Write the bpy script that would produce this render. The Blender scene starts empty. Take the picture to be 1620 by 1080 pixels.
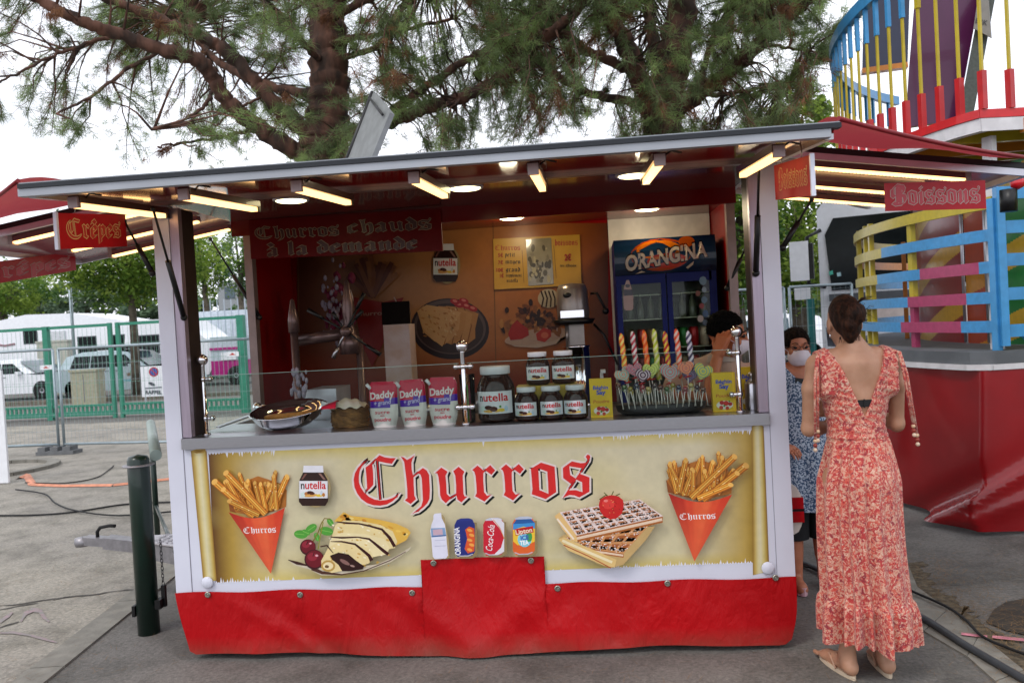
import bpy, bmesh, math, random
import numpy as np
from math import sin, cos, pi, radians, sqrt, atan2, hypot
from mathutils import Vector, Matrix, noise
S = bpy.context.scene
COL = S.collection
rnd = random.Random(7)
# ------------------------------------------------------------------ camera
CC = Vector((2.13199, -3.93205, 1.6))
CF = Vector((-0.092436, 0.995496, -0.021046)).normalized()
CR = Vector((0.994315, 0.091163, -0.055017)).normalized()
CU = CR.cross(CF).normalized()
FPX = 1297.243
cd = bpy.data.cameras.new('camera'); cam = bpy.data.objects.new('camera', cd); COL.objects.link(cam)
cd.sensor_width = 22.3; cd.lens = FPX / 1620 * 22.3; cd.clip_start = 0.05; cd.clip_end = 1500
M3 = Matrix((CR, CU, -CF)).transposed()
cam.matrix_world = Matrix.Translation(CC) @ M3.to_4x4()
cd.dof.use_dof = True; cd.dof.focus_distance = 3.95; cd.dof.aperture_fstop = 3.2
S.camera = cam
# ------------------------------------------------------------------ world, sun, exposure
SUN_EL, SUN_AZ = 52, 215      # overcast: a veiled sun high on the camera side, left
w = bpy.data.worlds.new('World'); S.world = w; w.use_nodes = True
nt = w.node_tree; nt.nodes.clear()
out = nt.nodes.new('ShaderNodeOutputWorld'); bg = nt.nodes.new('ShaderNodeBackground')
sky = nt.nodes.new('ShaderNodeTexSky'); sky.sky_type = 'NISHITA'; sky.sun_disc = False
sky.sun_elevation = radians(SUN_EL); sky.sun_rotation = radians(SUN_AZ); sky.air_density = 1.0; sky.dust_density = 3.0
tc = nt.nodes.new('ShaderNodeTexCoord'); mp = nt.nodes.new('ShaderNodeMapping'); mp.inputs['Scale'].default_value = (1, 1, 2.6)
nz = nt.nodes.new('ShaderNodeTexNoise'); nz.inputs['Scale'].default_value = 2.2; nz.inputs['Detail'].default_value = 7; nz.inputs['Roughness'].default_value = .6
rp = nt.nodes.new('ShaderNodeValToRGB'); rp.color_ramp.elements[0].position = .33; rp.color_ramp.elements[1].position = .56
rp.color_ramp.elements[0].color = (.55, .55, .55, 1); rp.color_ramp.elements[1].color = (1, 1, 1, 1)
mx = nt.nodes.new('ShaderNodeMixRGB'); mx.inputs[2].default_value = (14.0, 14.3, 15.4, 1)
nt.links.new(tc.outputs['Generated'], mp.inputs[0]); nt.links.new(mp.outputs[0], nz.inputs[0]); nt.links.new(nz.outputs[0], rp.inputs[0])
nt.links.new(rp.outputs[0], mx.inputs[0]); nt.links.new(sky.outputs[0], mx.inputs[1]); nt.links.new(mx.outputs[0], bg.inputs[0])
nt.links.new(bg.outputs[0], out.inputs[0]); bg.inputs[1].default_value = 0.10
sl = bpy.data.lights.new('sun', 'SUN'); so = bpy.data.objects.new('sun', sl); COL.objects.link(so)
sl.energy = 1.0; sl.angle = radians(14); sl.color = (1, .96, .9)
az = radians(SUN_AZ)
sd = Vector((sin(az) * cos(radians(SUN_EL)), cos(az) * cos(radians(SUN_EL)), sin(radians(SUN_EL))))
so.rotation_euler = (-sd).to_track_quat('-Z', 'Y').to_euler(); so.location = (0, -10, 30)
S.view_settings.view_transform = 'Standard'; S.view_settings.look = 'None'
S.view_settings.exposure = 0.18; S.view_settings.gamma = 1.0; S.view_settings.use_curve_mapping = False
S.cycles.use_denoising = True
S.cycles.max_bounces = 8; S.cycles.transparent_max_bounces = 24; S.cycles.sample_clamp_indirect = 6
S.cycles.caustics_reflective = False; S.cycles.caustics_refractive = False

# ------------------------------------------------------------------ helpers
def at(u, v, x=None, y=None, z=None):
    """world point of the ray through photo pixel (u, v) on an axis plane: places a thing at a chosen real depth"""
    d = CF + CR * ((u - 810) / FPX) - CU * ((v - 540) / FPX)
    t = (x - CC.x) / d.x if x is not None else (y - CC.y) / d.y if y is not None else (z - CC.z) / d.z
    return CC + d * t
def lin(h):
    if not isinstance(h, str): return tuple(h)[:3]
    h = h.lstrip('#'); r = [int(h[i:i+2], 16) / 255 for i in (0, 2, 4)]
    return tuple(((c + .055) / 1.055) ** 2.4 if c > .04045 else c / 12.92 for c in r)
class MB:
    def __init__(s): s.v = []; s.f = []; s.m = []; s.c = []; s.sm = []
    def add(s, vs, fs, mi=0, col=None, sm=False):
        b = len(s.v); s.v += [tuple(p) for p in vs]
        for f in fs:
            s.f.append(tuple(b + i for i in f)); s.m.append(mi); s.c.append(col); s.sm.append(sm)
        return s
    def box(s, a, b, mi=0, rz=0, piv=None, bev=0):
        x0, y0, z0 = a; x1, y1, z1 = b
        vs = [Vector(p) for p in ((x0,y0,z0),(x1,y0,z0),(x1,y1,z0),(x0,y1,z0),(x0,y0,z1),(x1,y0,z1),(x1,y1,z1),(x0,y1,z1))]
        if rz:
            p = Vector(piv) if piv else (vs[0] + vs[6]) / 2; R = Matrix.Rotation(rz, 3, 'Z'); vs = [R @ (q - p) + p for q in vs]
        return s.add(vs, [(0,3,2,1),(4,5,6,7),(0,1,5,4),(1,2,6,5),(2,3,7,6),(3,0,4,7)], mi)
    def obox(s, c, X, Y, Z, mi=0):
        c, X, Y, Z = map(Vector, (c, X, Y, Z))
        vs = [c + X * a + Y * b + Z * d for d in (-1, 1) for a, b in ((-1,-1),(1,-1),(1,1),(-1,1))]
        return s.add(vs, [(0,3,2,1),(4,5,6,7),(0,1,5,4),(1,2,6,5),(2,3,7,6),(3,0,4,7)], mi)
    def bar(s, p, q, w, h, mi=0, up=(0,0,1)):
        p, q = Vector(p), Vector(q); d = (q - p); L = d.length; d.normalize(); X = d.cross(Vector(up))
        if X.length < 1e-4: X = Vector((1, 0, 0))
        X.normalize(); Z = X.cross(d)
        return s.obox((p + q) / 2, X * (w / 2), d * (L / 2), Z * (h / 2), mi)
    def tube(s, pts, r, n=8, mi=0, cap=True, closed=False):
        pts = [Vector(p) for p in pts]; k = len(pts); rs = r if isinstance(r, (list, tuple)) else [r] * k
        vs = []; N = None
        for i in range(k):
            if closed: t = pts[(i + 1) % k] - pts[i - 1]
            else: t = pts[min(i + 1, k - 1)] - pts[max(i - 1, 0)]
            if t.length < 1e-9: t = Vector((0, 0, 1))
            t.normalize()
            if N is None:
                N = t.orthogonal().normalized()
            N = (N - t * N.dot(t))
            if N.length < 1e-6: N = t.orthogonal()
            N.normalize(); B = t.cross(N)
            for j in range(n):
                a = 2 * pi * j / n; vs.append(pts[i] + (N * cos(a) + B * sin(a)) * rs[i])
        fs = []
        for i in range(k if closed else k - 1):
            i2 = (i + 1) % k
            for j in range(n): fs.append((i*n+j, i*n+(j+1) % n, i2*n+(j+1) % n, i2*n+j))
        s.add(vs, fs, mi, sm=True)
        if cap and not closed:
            b = len(s.v) - k * n
            s.f.append(tuple(b + j for j in range(n - 1, -1, -1))); s.m.append(mi); s.c.append(None); s.sm.append(False)
            s.f.append(tuple(b + (k - 1) * n + j for j in range(n))); s.m.append(mi); s.c.append(None); s.sm.append(False)
        return s
    def lathe(s, prof, c=(0, 0, 0), n=20, mi=0, axis='Z', sx=1, sy=1, sm=True):
        vs = []; c = Vector(c); k = len(prof)
        for r, h in prof:
            for j in range(n):
                a = 2 * pi * j / n; p = (r * cos(a) * sx, r * sin(a) * sy, h)
                if axis == 'Y': p = (p[0], p[2], p[1])
                if axis == 'X': p = (p[2], p[0], p[1])
                vs.append(c + Vector(p))
        fs = [(i*n+j, i*n+(j+1) % n, (i+1)*n+(j+1) % n, (i+1)*n+j) for i in range(k - 1) for j in range(n)]
        s.add(vs, fs, mi, sm=sm)
        b = len(s.v) - k * n
        for ring, rev in ((0, True), (k - 1, False)):
            if prof[ring][0] > 1e-5:
                idx = [b + ring * n + j for j in range(n)]
                s.f.append(tuple(idx[::-1] if rev else idx)); s.m.append(mi); s.c.append(None); s.sm.append(False)
        return s
    def ball(s, c, r, n=12, mi=0, sz=1, sy=1, sx=1):
        prof = [(max(r * sin(pi * i / (n // 2 + 1)), 1e-6), -r * cos(pi * i / (n // 2 + 1)) * sz) for i in range(n // 2 + 2)]
        return s.lathe(prof, c, n, mi, sx=sx, sy=sy)
    def prism(s, poly, y0, y1, mi=0, ax='y', sm=False):
        n = len(poly)
        def P(a, b, t): return (a, t, b) if ax == 'y' else (a, b, t) if ax == 'z' else (t, a, b)
        vs = [P(a, b, y0) for a, b in poly] + [P(a, b, y1) for a, b in poly]
        fs = [tuple(range(n)), tuple(range(2*n-1, n-1, -1))] + [(i, i+n, (i+1) % n + n, (i+1) % n) for i in range(n)]
        return s.add(vs, fs, mi, sm=sm)
    def grid(s, fn, nu, nv, mi=0, col=None, sm=True, closeu=False):
        vs = [fn(i / nu, j / nv) for j in range(nv + 1) for i in range(nu + (0 if closeu else 1))]
        W = nu if closeu else nu + 1
        fs = [(j*W+i, j*W+(i+1) % W, (j+1)*W+(i+1) % W, (j+1)*W+i) for j in range(nv) for i in range(nu)]
        return s.add(vs, fs, mi, col, sm)
    def bounds(s):
        a = np.array(s.v); return a.min(0), a.max(0)
def mesh_from(mb, name, mats, off=Vector((0, 0, 0))):
    me = bpy.data.meshes.new(name)
    vs = np.array(mb.v, dtype=float) - np.array(off)
    me.from_pydata(vs.tolist(), [], mb.f)
    mats = mats if isinstance(mats, (list, tuple)) else [mats]
    for m in mats: me.materials.append(m)
    me.polygons.foreach_set('material_index', mb.m); me.polygons.foreach_set('use_smooth', mb.sm)
    if any(c is not None for c in mb.c):
        at_ = me.color_attributes.new('Col', 'FLOAT_COLOR', 'CORNER')
        cs = []
        for f, c in zip(mb.f, mb.c):
            if c is None: cs += [1, 1, 1, 1] * len(f)
            elif isinstance(c[0], (tuple, list)):
                for k in c: cs += [k[0], k[1], k[2], 1]
            else: cs += [c[0], c[1], c[2], 1] * len(f)
        at_.data.foreach_set('color', cs)
    me.update(); return me
def tag(o, label=None, cat=None, group=None, kind=None):
    if label: o['label'] = label
    if cat: o['category'] = cat
    if group: o['group'] = group
    if kind: o['kind'] = kind
    return o
def thing(name, label, cat, loc=(0, 0, 0), group=None):
    o = bpy.data.objects.new(name, None); COL.objects.link(o); o.location = loc; o.empty_display_size = .1
    return tag(o, label, cat, group)
def worldloc(o):
    p = Vector((0, 0, 0))
    while o is not None: p += o.location; o = o.parent
    return p
def part(name, mb, mats, parent, label=None, kind=None):
    o = bpy.data.objects.new(name, mesh_from(mb, name, mats, worldloc(parent))); COL.objects.link(o); o.parent = parent
    if label: o['label'] = label
    if kind: o['kind'] = kind
    return o
def solo(name, mb, mats, label=None, cat=None, group=None, kind=None):
    lo, hi = mb.bounds(); loc = Vector(((lo[0] + hi[0]) / 2, (lo[1] + hi[1]) / 2, lo[2]))
    if kind == 'structure': loc = Vector((0, 0, 0))
    o = bpy.data.objects.new(name, mesh_from(mb, name, mats, loc)); COL.objects.link(o); o.location = loc
    return tag(o, label, cat, group, kind)
def kids(o): return [c for c in bpy.data.objects if c.parent == o]
def clone(o, loc=None, rz=None, label=None, parent=None, sc=None):
    c = o.copy(); COL.objects.link(c)
    if parent is not None: c.parent = parent
    if loc is not None: c.location = loc
    if rz is not None: c.rotation_euler.z = rz
    if sc is not None: c.scale = (sc, sc, sc)
    if label: c['label'] = label
    for k in kids(o): clone(k, parent=c)
    return c
# ------------------------------------------------------------------ materials
def mat(name, col, rough=.5, metal=0, var=.08, scale=12, bump=0, bscale=None, coat=0, trans=0, ior=1.45, emit=None, estr=0, alpha=None, spec=.5, col2=None, fac=(.4, .65), stretch=None, sheen=0):
    m = bpy.data.materials.new(name); m.use_nodes = True; nt = m.node_tree; b = nt.nodes['Principled BSDF']
    c = lin(col); b.inputs['Roughness'].default_value = rough; b.inputs['Metallic'].default_value = metal
    b.inputs['Coat Weight'].default_value = coat; b.inputs['Coat Roughness'].default_value = .05
    b.inputs['Transmission Weight'].default_value = trans; b.inputs['IOR'].default_value = ior
    b.inputs['Specular IOR Level'].default_value = spec; b.inputs['Sheen Weight'].default_value = sheen
    tc = nt.nodes.new('ShaderNodeTexCoord'); src = tc.outputs['Object']
    if stretch:
        mp = nt.nodes.new('ShaderNodeMapping'); mp.inputs['Scale'].default_value = stretch; nt.links.new(src, mp.inputs[0]); src = mp.outputs[0]
    nz = nt.nodes.new('ShaderNodeTexNoise'); nz.inputs['Scale'].default_value = scale; nz.inputs['Detail'].default_value = 5
    nt.links.new(src, nz.inputs['Vector'])
    rp = nt.nodes.new('ShaderNodeValToRGB'); nt.links.new(nz.outputs[0], rp.inputs[0])
    e = rp.color_ramp.elements; e[0].position, e[1].position = fac
    if col2 is not None: c2 = lin(col2); e[0].color = (*c, 1); e[1].color = (*c2, 1)
    else: e[0].color = (*[k * (1 - var) for k in c], 1); e[1].color = (*[min(1, k * (1 + var)) for k in c], 1)
    nt.links.new(rp.outputs[0], b.inputs['Base Color'])
    if bump:
        n2 = nt.nodes.new('ShaderNodeTexNoise'); n2.inputs['Scale'].default_value = bscale or scale * 4; n2.inputs['Detail'].default_value = 4
        nt.links.new(src, n2.inputs['Vector'])
        bp = nt.nodes.new('ShaderNodeBump'); bp.inputs['Strength'].default_value = bump; bp.inputs['Distance'].default_value = .01
        nt.links.new(n2.outputs[0], bp.inputs['Height']); nt.links.new(bp.outputs[0], b.inputs['Normal'])
    if emit: b.inputs['Emission Color'].default_value = (*lin(emit), 1); b.inputs['Emission Strength'].default_value = estr
    if alpha is not None: b.inputs['Alpha'].default_value = alpha
    return m
def print_mat(name, rough=.35, coat=.0, grain=.05, spec=.5, gain=1.0):
    m = bpy.data.materials.new(name); m.use_nodes = True; nt = m.node_tree; b = nt.nodes['Principled BSDF']
    a = nt.nodes.new('ShaderNodeAttribute'); a.attribute_name = 'Col'
    b.inputs['Roughness'].default_value = rough; b.inputs['Coat Weight'].default_value = coat; b.inputs['Specular IOR Level'].default_value = spec
    tc = nt.nodes.new('ShaderNodeTexCoord'); nz = nt.nodes.new('ShaderNodeTexNoise'); nz.inputs['Scale'].default_value = 25; nz.inputs['Detail'].default_value = 6
    nt.links.new(tc.outputs['Object'], nz.inputs['Vector'])
    mr = nt.nodes.new('ShaderNodeMapRange'); mr.inputs['From Min'].default_value = .3; mr.inputs['From Max'].default_value = .7
    mr.inputs['To Min'].default_value = gain * (1 - grain); mr.inputs['To Max'].default_value = gain * (1 + grain)
    vm = nt.nodes.new('ShaderNodeVectorMath'); vm.operation = 'MULTIPLY'
    nt.links.new(nz.outputs[0], mr.inputs[0]); nt.links.new(a.outputs['Color'], vm.inputs[0]); nt.links.new(mr.outputs[0], vm.inputs[1])
    nt.links.new(vm.outputs[0], b.inputs['Base Color']); return m
PRINT = print_mat('printed_vinyl', .32); PRINT_G = print_mat('printed_gloss', .2, .12, spec=.3); PRINT_M = print_mat('printed_paper', .6)
# ------------------------------------------------------------------ flat print: thin coloured sheets, each a hair above the last
_txt = {}
def text2d(s, bold=0.0):
    k = (s, bold)
    if k not in _txt:
        cu = bpy.data.curves.new('lettering', 'FONT'); cu.body = s; cu.offset = bold; cu.resolution_u = 3
        o = bpy.data.objects.new('lettering', cu); COL.objects.link(o); dg = bpy.context.evaluated_depsgraph_get()
        me = o.evaluated_get(dg).to_mesh(); vs = [(p.co.x, p.co.y) for p in me.vertices]; fs = [tuple(p.vertices) for p in me.polygons]
        o.evaluated_get(dg).to_mesh_clear(); bpy.data.objects.remove(o); bpy.data.curves.remove(cu)
        x0 = min(v[0] for v in vs); x1 = max(v[0] for v in vs); H = max(v[1] for v in vs); L = min(v[1] for v in vs)
        _txt[k] = ([(x - x0, y) for x, y in vs], fs, x1 - x0, H, L)
    return _txt[k]
class Print:
    """draws on a surface: fn(u, v, h) -> point h metres above the surface"""
    def __init__(s, fn, eps=.00016, h0=.0004): s.fn = fn; s.mb = MB(); s.h = h0; s.eps = eps
    def up(s, k=1): s.h += s.eps * k
    def poly(s, pts, col, up=True):
        c = [lin(col(*p)) for p in pts] if callable(col) else lin(col)
        s.mb.add([s.fn(p[0], p[1], s.h) for p in pts], [tuple(range(len(pts)))], 0, c)
        if up: s.up()
    def line(s, pts, wd, col, closed=False, up=True):
        n = len(pts); c = lin(col)
        wds = wd if isinstance(wd, (list, tuple)) else [wd] * n
        L = []; Rr = []
        for i in range(n):
            a = pts[(i - 1) % n] if (closed or i) else pts[i]; b = pts[(i + 1) % n] if (closed or i < n - 1) else pts[i]
            dx, dy = b[0] - a[0], b[1] - a[1]; l = hypot(dx, dy) or 1; nx, ny = -dy / l * wds[i] / 2, dx / l * wds[i] / 2
            L.append((pts[i][0] + nx, pts[i][1] + ny)); Rr.append((pts[i][0] - nx, pts[i][1] - ny))
        vs = [s.fn(p[0], p[1], s.h) for p in L + Rr]
        s.mb.add(vs, [(i, (i + 1) % n, n + (i + 1) % n, n + i) for i in range(n if closed else n - 1)], 0, c)
        if up: s.up()
    def ell(s, c, rx, ry, col, a=0, n=20, up=True):
        s.poly([(c[0] + rx * cos(t) * cos(a) - ry * sin(t) * sin(a), c[1] + rx * cos(t) * sin(a) + ry * sin(t) * cos(a)) for t in [2 * pi * i / n for i in range(n)]], col, up)
    def grid(s, x0, y0, x1, y1, nx, ny, col, warp=None):
        P = lambda i, j: (x0 + (x1 - x0) * i / nx, y0 + (y1 - y0) * j / ny)
        for j in range(ny):
            for i in range(nx):
                q = [P(i, j), P(i + 1, j), P(i + 1, j + 1), P(i, j + 1)]
                if warp: q = [warp(*p) for p in q]
                s.mb.add([s.fn(p[0], p[1], s.h) for p in q], [(0, 1, 2, 3)], 0, [lin(col(*p)) for p in q])
        s.up()
    def text(s, t, x, y, wd, ht, col, ang=0, shear=0, bold=0.01, up=True, arc=0, slope=0):
        """t with its baseline starting at (x, y), wd wide, capitals ht tall; v grows downwards"""
        vs, fs, W, H, L = text2d(t, bold); cap = .73; c = lin(col); ca, sa = cos(ang), sin(ang); q = []
        for a, b in vs:
            a2 = a / W * wd + b / cap * ht * shear; b2 = b / cap * ht + arc * (4 * (a / W) * (1 - a / W)) + slope * a2
            q.append(s.fn(x + a2 * ca + b2 * sa, y + a2 * sa - b2 * ca, s.h))
        s.mb.add(q, fs, 0, c)
        if up: s.up()
    def done(s, name, parent, m=None, label=None): return part(name, s.mb, m or PRINT, parent, label)
# ------------------------------------------------------------------ blackletter alphabet (x-height 1, y up)
def _tr(pts, ox):   # outlines drawn on a 430-unit x-height with a slight rise
    return [((p[0] + ox) / 430, (765 - .041 * ((p[0] + ox) - 400) - p[1]) / 430) for p in pts]
_C = [[(250,205),(190,240),(130,300),(90,370),(75,450),(85,540),(120,620),(170,685),(240,735),(320,760),(400,765),(480,750),(550,710),(600,665),(640,605),(600,640),(550,670),(480,695),(400,702),(330,690),(260,655),(200,600),(160,540),(140,480),(138,410),(150,340),(180,280),(215,235)],
 [(215,600),(240,560),(235,470),(228,380),(220,300),(300,240),(390,150),(450,175),(520,185),(590,185),(540,255),(470,245),(380,225),(350,212),(300,260),(310,330),(315,420),(315,510),(270,560)],
 [(355,215),(368,215),(408,695),(394,695)]]
_h = [[(650,165),(690,180),(725,208),(770,185),(820,150),(795,190),(780,240),(783,320),(800,400),(860,350),(920,305),(965,335),(995,390),(1000,480),(1005,580),(1000,680),(970,740),(920,790),(860,835),(780,868),(850,820),(900,770),(920,700),(915,600),(910,500),(905,430),(890,385),(860,370),(806,418),(808,520),(815,640),(835,685),(770,745),(700,700),(730,670),(728,560),(715,420),(700,300),(690,230)]]
_u = [[(1065,370),(1145,300),(1220,350),(1195,400),(1205,500),(1210,620),(1255,665),(1325,620),(1325,520),(1315,400),(1290,345),(1355,290),(1425,350),(1405,400),(1410,500),(1415,620),(1430,655),(1465,650),(1390,725),(1340,690),(1328,635),(1255,680),(1200,735),(1150,690),(1130,640),(1125,540),(1110,420),(1095,370)]]
_r = [[(55,330),(120,275),(185,330),(200,335),(275,270),(335,335),(290,390),(215,335),(190,370),(190,460),(200,600),(235,645),(290,630),(205,715),(90,650),(110,610),(105,500),(95,400),(80,350)]]
_o = [[(770,315),(895,240),(1060,290),(1070,450),(1080,600),(950,685),(780,625),(790,560),(780,430),(770,315),(860,310),(868,440),(875,575),(985,620),(980,480),(970,350),(860,310)]]
_s = [[(1160,305),(1270,225),(1380,248),(1450,240),(1400,312),(1240,285),(1250,390),(1320,437),(1260,500),(1165,430)],
 [(1450,240),(1468,205),(1438,170),(1460,143),(1490,165),(1482,215),(1250,560),(1160,670),(1230,560)],
 [(1365,375),(1485,420),(1485,595),(1360,665),(1300,640),(1240,635),(1160,670),(1225,578),(1320,575),(1400,600),(1395,480),(1320,445)]]
GL = {}
def _reg(ch, polys, ox):
    P = [_tr(p, ox) for p in polys]; x0 = min(a for p in P for a, b in p); x1 = max(a for p in P for a, b in p)
    GL[ch] = ([[(a - x0, b) for a, b in p] for p in P], x1 - x0)
TITLE = [[_tr(p, ox) for p in polys] for polys, ox in ((_C, 0), (_h, 0), (_u, 0), (_r, 1466), ([[(a + 348, b - 14) for a, b in _r[0]]], 1466), (_o, 1466), (_s, 1466))]
_r0u = [[(1505-1466+a-55, b+14) for a, b in _r[0]]]
for ch, pl, ox in (('C', _C, 0), ('h', _h, 0), ('u', _u, 0), ('r', _r, 1466), ('o', _o, 1466), ('s', _s, 1466)): _reg(ch, pl, ox)
_N = (.125, .095)
def _nib(paths):
    P = []
    for pa in paths:
        for a, b in zip(pa, pa[1:]):
            P.append([(a[0]-_N[0], a[1]-_N[1]), (a[0]+_N[0], a[1]+_N[1]), (b[0]+_N[0], b[1]+_N[1]), (b[0]-_N[0], b[1]-_N[1])])
    return P
_mi = lambda x: [(x-.08,.9),(x,.82),(x,.18),(x+.09,.09)]
_arch = lambda x: [(x-.36,.72),(x-.12,.92),(x,.8),(x,.18),(x+.09,.09)]
_NB = {'i': [_mi(0), [(-.03,1.22),(.03,1.16)]], 'n': [_mi(0), _arch(.42)], 'm': [_mi(0), _arch(.42), _arch(.84)],
 'a': [[(.0,.78),(.16,.92),(.4,.8),(.4,.18),(.49,.09)], [(.4,.55),(.05,.4),(.02,.2),(.16,.08),(.4,.22)]],
 'c': [[(.38,.78),(.2,.92),(.0,.75),(.0,.22),(.16,.08),(.38,.2)]], 'e': [[(.38,.6),(.38,.8),(.2,.92),(.0,.75),(.0,.22),(.16,.08),(.38,.2)], [(.38,.6),(.0,.46)]],
 'd': [[(.0,.7),(.0,.24),(.18,.08),(.42,.22),(.42,.78),(.02,1.3)], [(.0,.7),(.2,.86),(.42,.78)]],
 'l': [[(-.07,1.42),(0,1.32),(0,.18),(.09,.09)]], 'p': [[(-.06,.92),(0,.84),(0,-.32)], [(0,.72),(.2,.92),(.42,.76),(.42,.24),(.2,.08),(0,.18)]],
 't': [[(0,1.15),(0,.18),(.1,.08),(.26,.16)], [(-.12,.86),(.24,.86)]], 'y': [_mi(0), [(.34,.9),(.42,.82),(.42,.1),(.12,-.32)], [(.0,.18),(.2,.09),(.42,.24)]],
 'g': [[(.0,.75),(.0,.28),(.18,.14),(.4,.26)], [(.0,.75),(.2,.92),(.4,.8)], [(.4,.8),(.4,-.1),(.2,-.3),(-.06,-.2)]],
 'b': [[(-.07,1.42),(0,1.32),(0,.2),(.2,.08),(.42,.24),(.42,.76),(.22,.92),(0,.74)]], 'x': [[(0,.9),(.4,.09)], [(.4,.9),(0,.09)]],
 'B': [[(.18,1.3),(.18,.12)], [(.42,1.3),(.42,.12)], [(-.16,1.12),(.1,1.4),(.6,1.32),(.72,1.12),(.62,.86),(.3,.74)], [(.3,.74),(.72,.66),(.8,.36),(.6,.1),(.12,.04),(-.16,.18)], [(-.2,1.15),(-.22,.72),(-.05,.58)]]}
for ch, pa in _NB.items():
    P = _nib(pa); x0 = min(a for p in P for a, b in p); x1 = max(a for p in P for a, b in p); GL[ch] = ([[(a - x0, b) for a, b in p] for p in P], x1 - x0)
for ch, base, acc in (('ê', 'e', [[(.02,1.1),(.2,1.32)], [(.2,1.32),(.4,1.1)]]), ('à', 'a', [[(.05,1.4),(.28,1.12)]]), ('é', 'e', [[(.1,1.1),(.32,1.35)]])):
    P = _nib(acc); P = [[(a + .12, b) for a, b in p] for p in P]; GL[ch] = (GL[base][0] + P, GL[base][1])
def gothic(pr, t, x, y, wd, xh, fill, edge=None, ew=0, ang=0, shadow=None, gap=.1):
    """blackletter word, baseline start (x, y), total width wd, x-height xh; edge = outline colour of width ew"""
    adv = 0; lay = []
    for ch in t:
        if ch == ' ': adv += .55; continue
        P, W = GL[ch]; lay.append((adv, P)); adv += W + gap
    k = wd / (adv - gap); ca, sa = cos(ang), sin(ang)
    def T(p, a): X = (p[0] + a) * k; Y = p[1] * xh; return (x + X * ca + Y * sa, y + X * sa - Y * ca)
    allp = [[T(p, a) for p in q] for a, P in lay for q in P]
    if edge:
        for q in allp: pr.line(q, ew * 2, edge, closed=True, up=False); pr.h += 1e-6
        pr.up()
    for q in allp: pr.poly(q, fill, up=False); pr.h += 2e-6
    pr.up()
# ------------------------------------------------------------------ shared materials
WHITE = mat('white_lacquer', '#d2d4e2', .28, var=.03, scale=3, coat=.25)
STEEL = mat('brushed_steel', '#b4b4ba', .28, 1, var=.06, scale=30, stretch=(1, 30, 30)); ALU = mat('aluminium', '#c4c4cc', .36, .85, var=.05)
CHROME = mat('chrome', '#e0e0e4', .06, 1, var=.01); BLACK = mat('black_plastic', '#0c0c0e', .4, var=.1); DARK = mat('dark_rubber', '#161618', .7, var=.2, bump=.2)
REDG = mat('red_gloss_panel', '#8a060b', .10, var=.04, scale=4, coat=.3); REDM = mat('red_wall_panel', '#7c0407', .3, var=.06, scale=4, spec=.15)
def tarp(name, col, rough=.42): return mat(name, col, rough, var=.10, scale=3, bump=.22, bscale=14, spec=.35)
RTARP = tarp('red_tarpaulin', '#ae0e17'); GLASS = None
def glass_mat(name, tint=(.93, .97, .95), alpha=.12, rough=.02):
    m = bpy.data.materials.new(name); m.use_nodes = True; nt = m.node_tree; nt.nodes.clear()
    o = nt.nodes.new('ShaderNodeOutputMaterial'); t = nt.nodes.new('ShaderNodeBsdfTransparent'); g = nt.nodes.new('ShaderNodeBsdfGlossy')
    t.inputs[0].default_value = (*tint, 1); g.inputs['Roughness'].default_value = rough; mix = nt.nodes.new('ShaderNodeMixShader'); fr = nt.nodes.new('ShaderNodeFresnel')
    fr.inputs[0].default_value = 1.22; ad = nt.nodes.new('ShaderNodeMath'); ad.operation = 'ADD'; ad.inputs[1].default_value = alpha * .02
    nt.links.new(fr.outputs[0], ad.inputs[0]); nt.links.new(ad.outputs[0], mix.inputs[0]); nt.links.new(t.outputs[0], mix.inputs[1]); nt.links.new(g.outputs[0], mix.inputs[2]); nt.links.new(mix.outputs[0], o.inputs[0])
    return m
GLASS = glass_mat('clear_glass')
TUBE = mat('warm_tube_glow', '#ffe9c0', .4, emit='#ffc680', estr=2.6); LAMPW = mat('downlight_glow', '#fff8d0', .4, emit='#ffecb4', estr=6); LAMPS = mat('soffit_light_glow', '#fff8d0', .4, emit='#ffe29c', estr=22)
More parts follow.
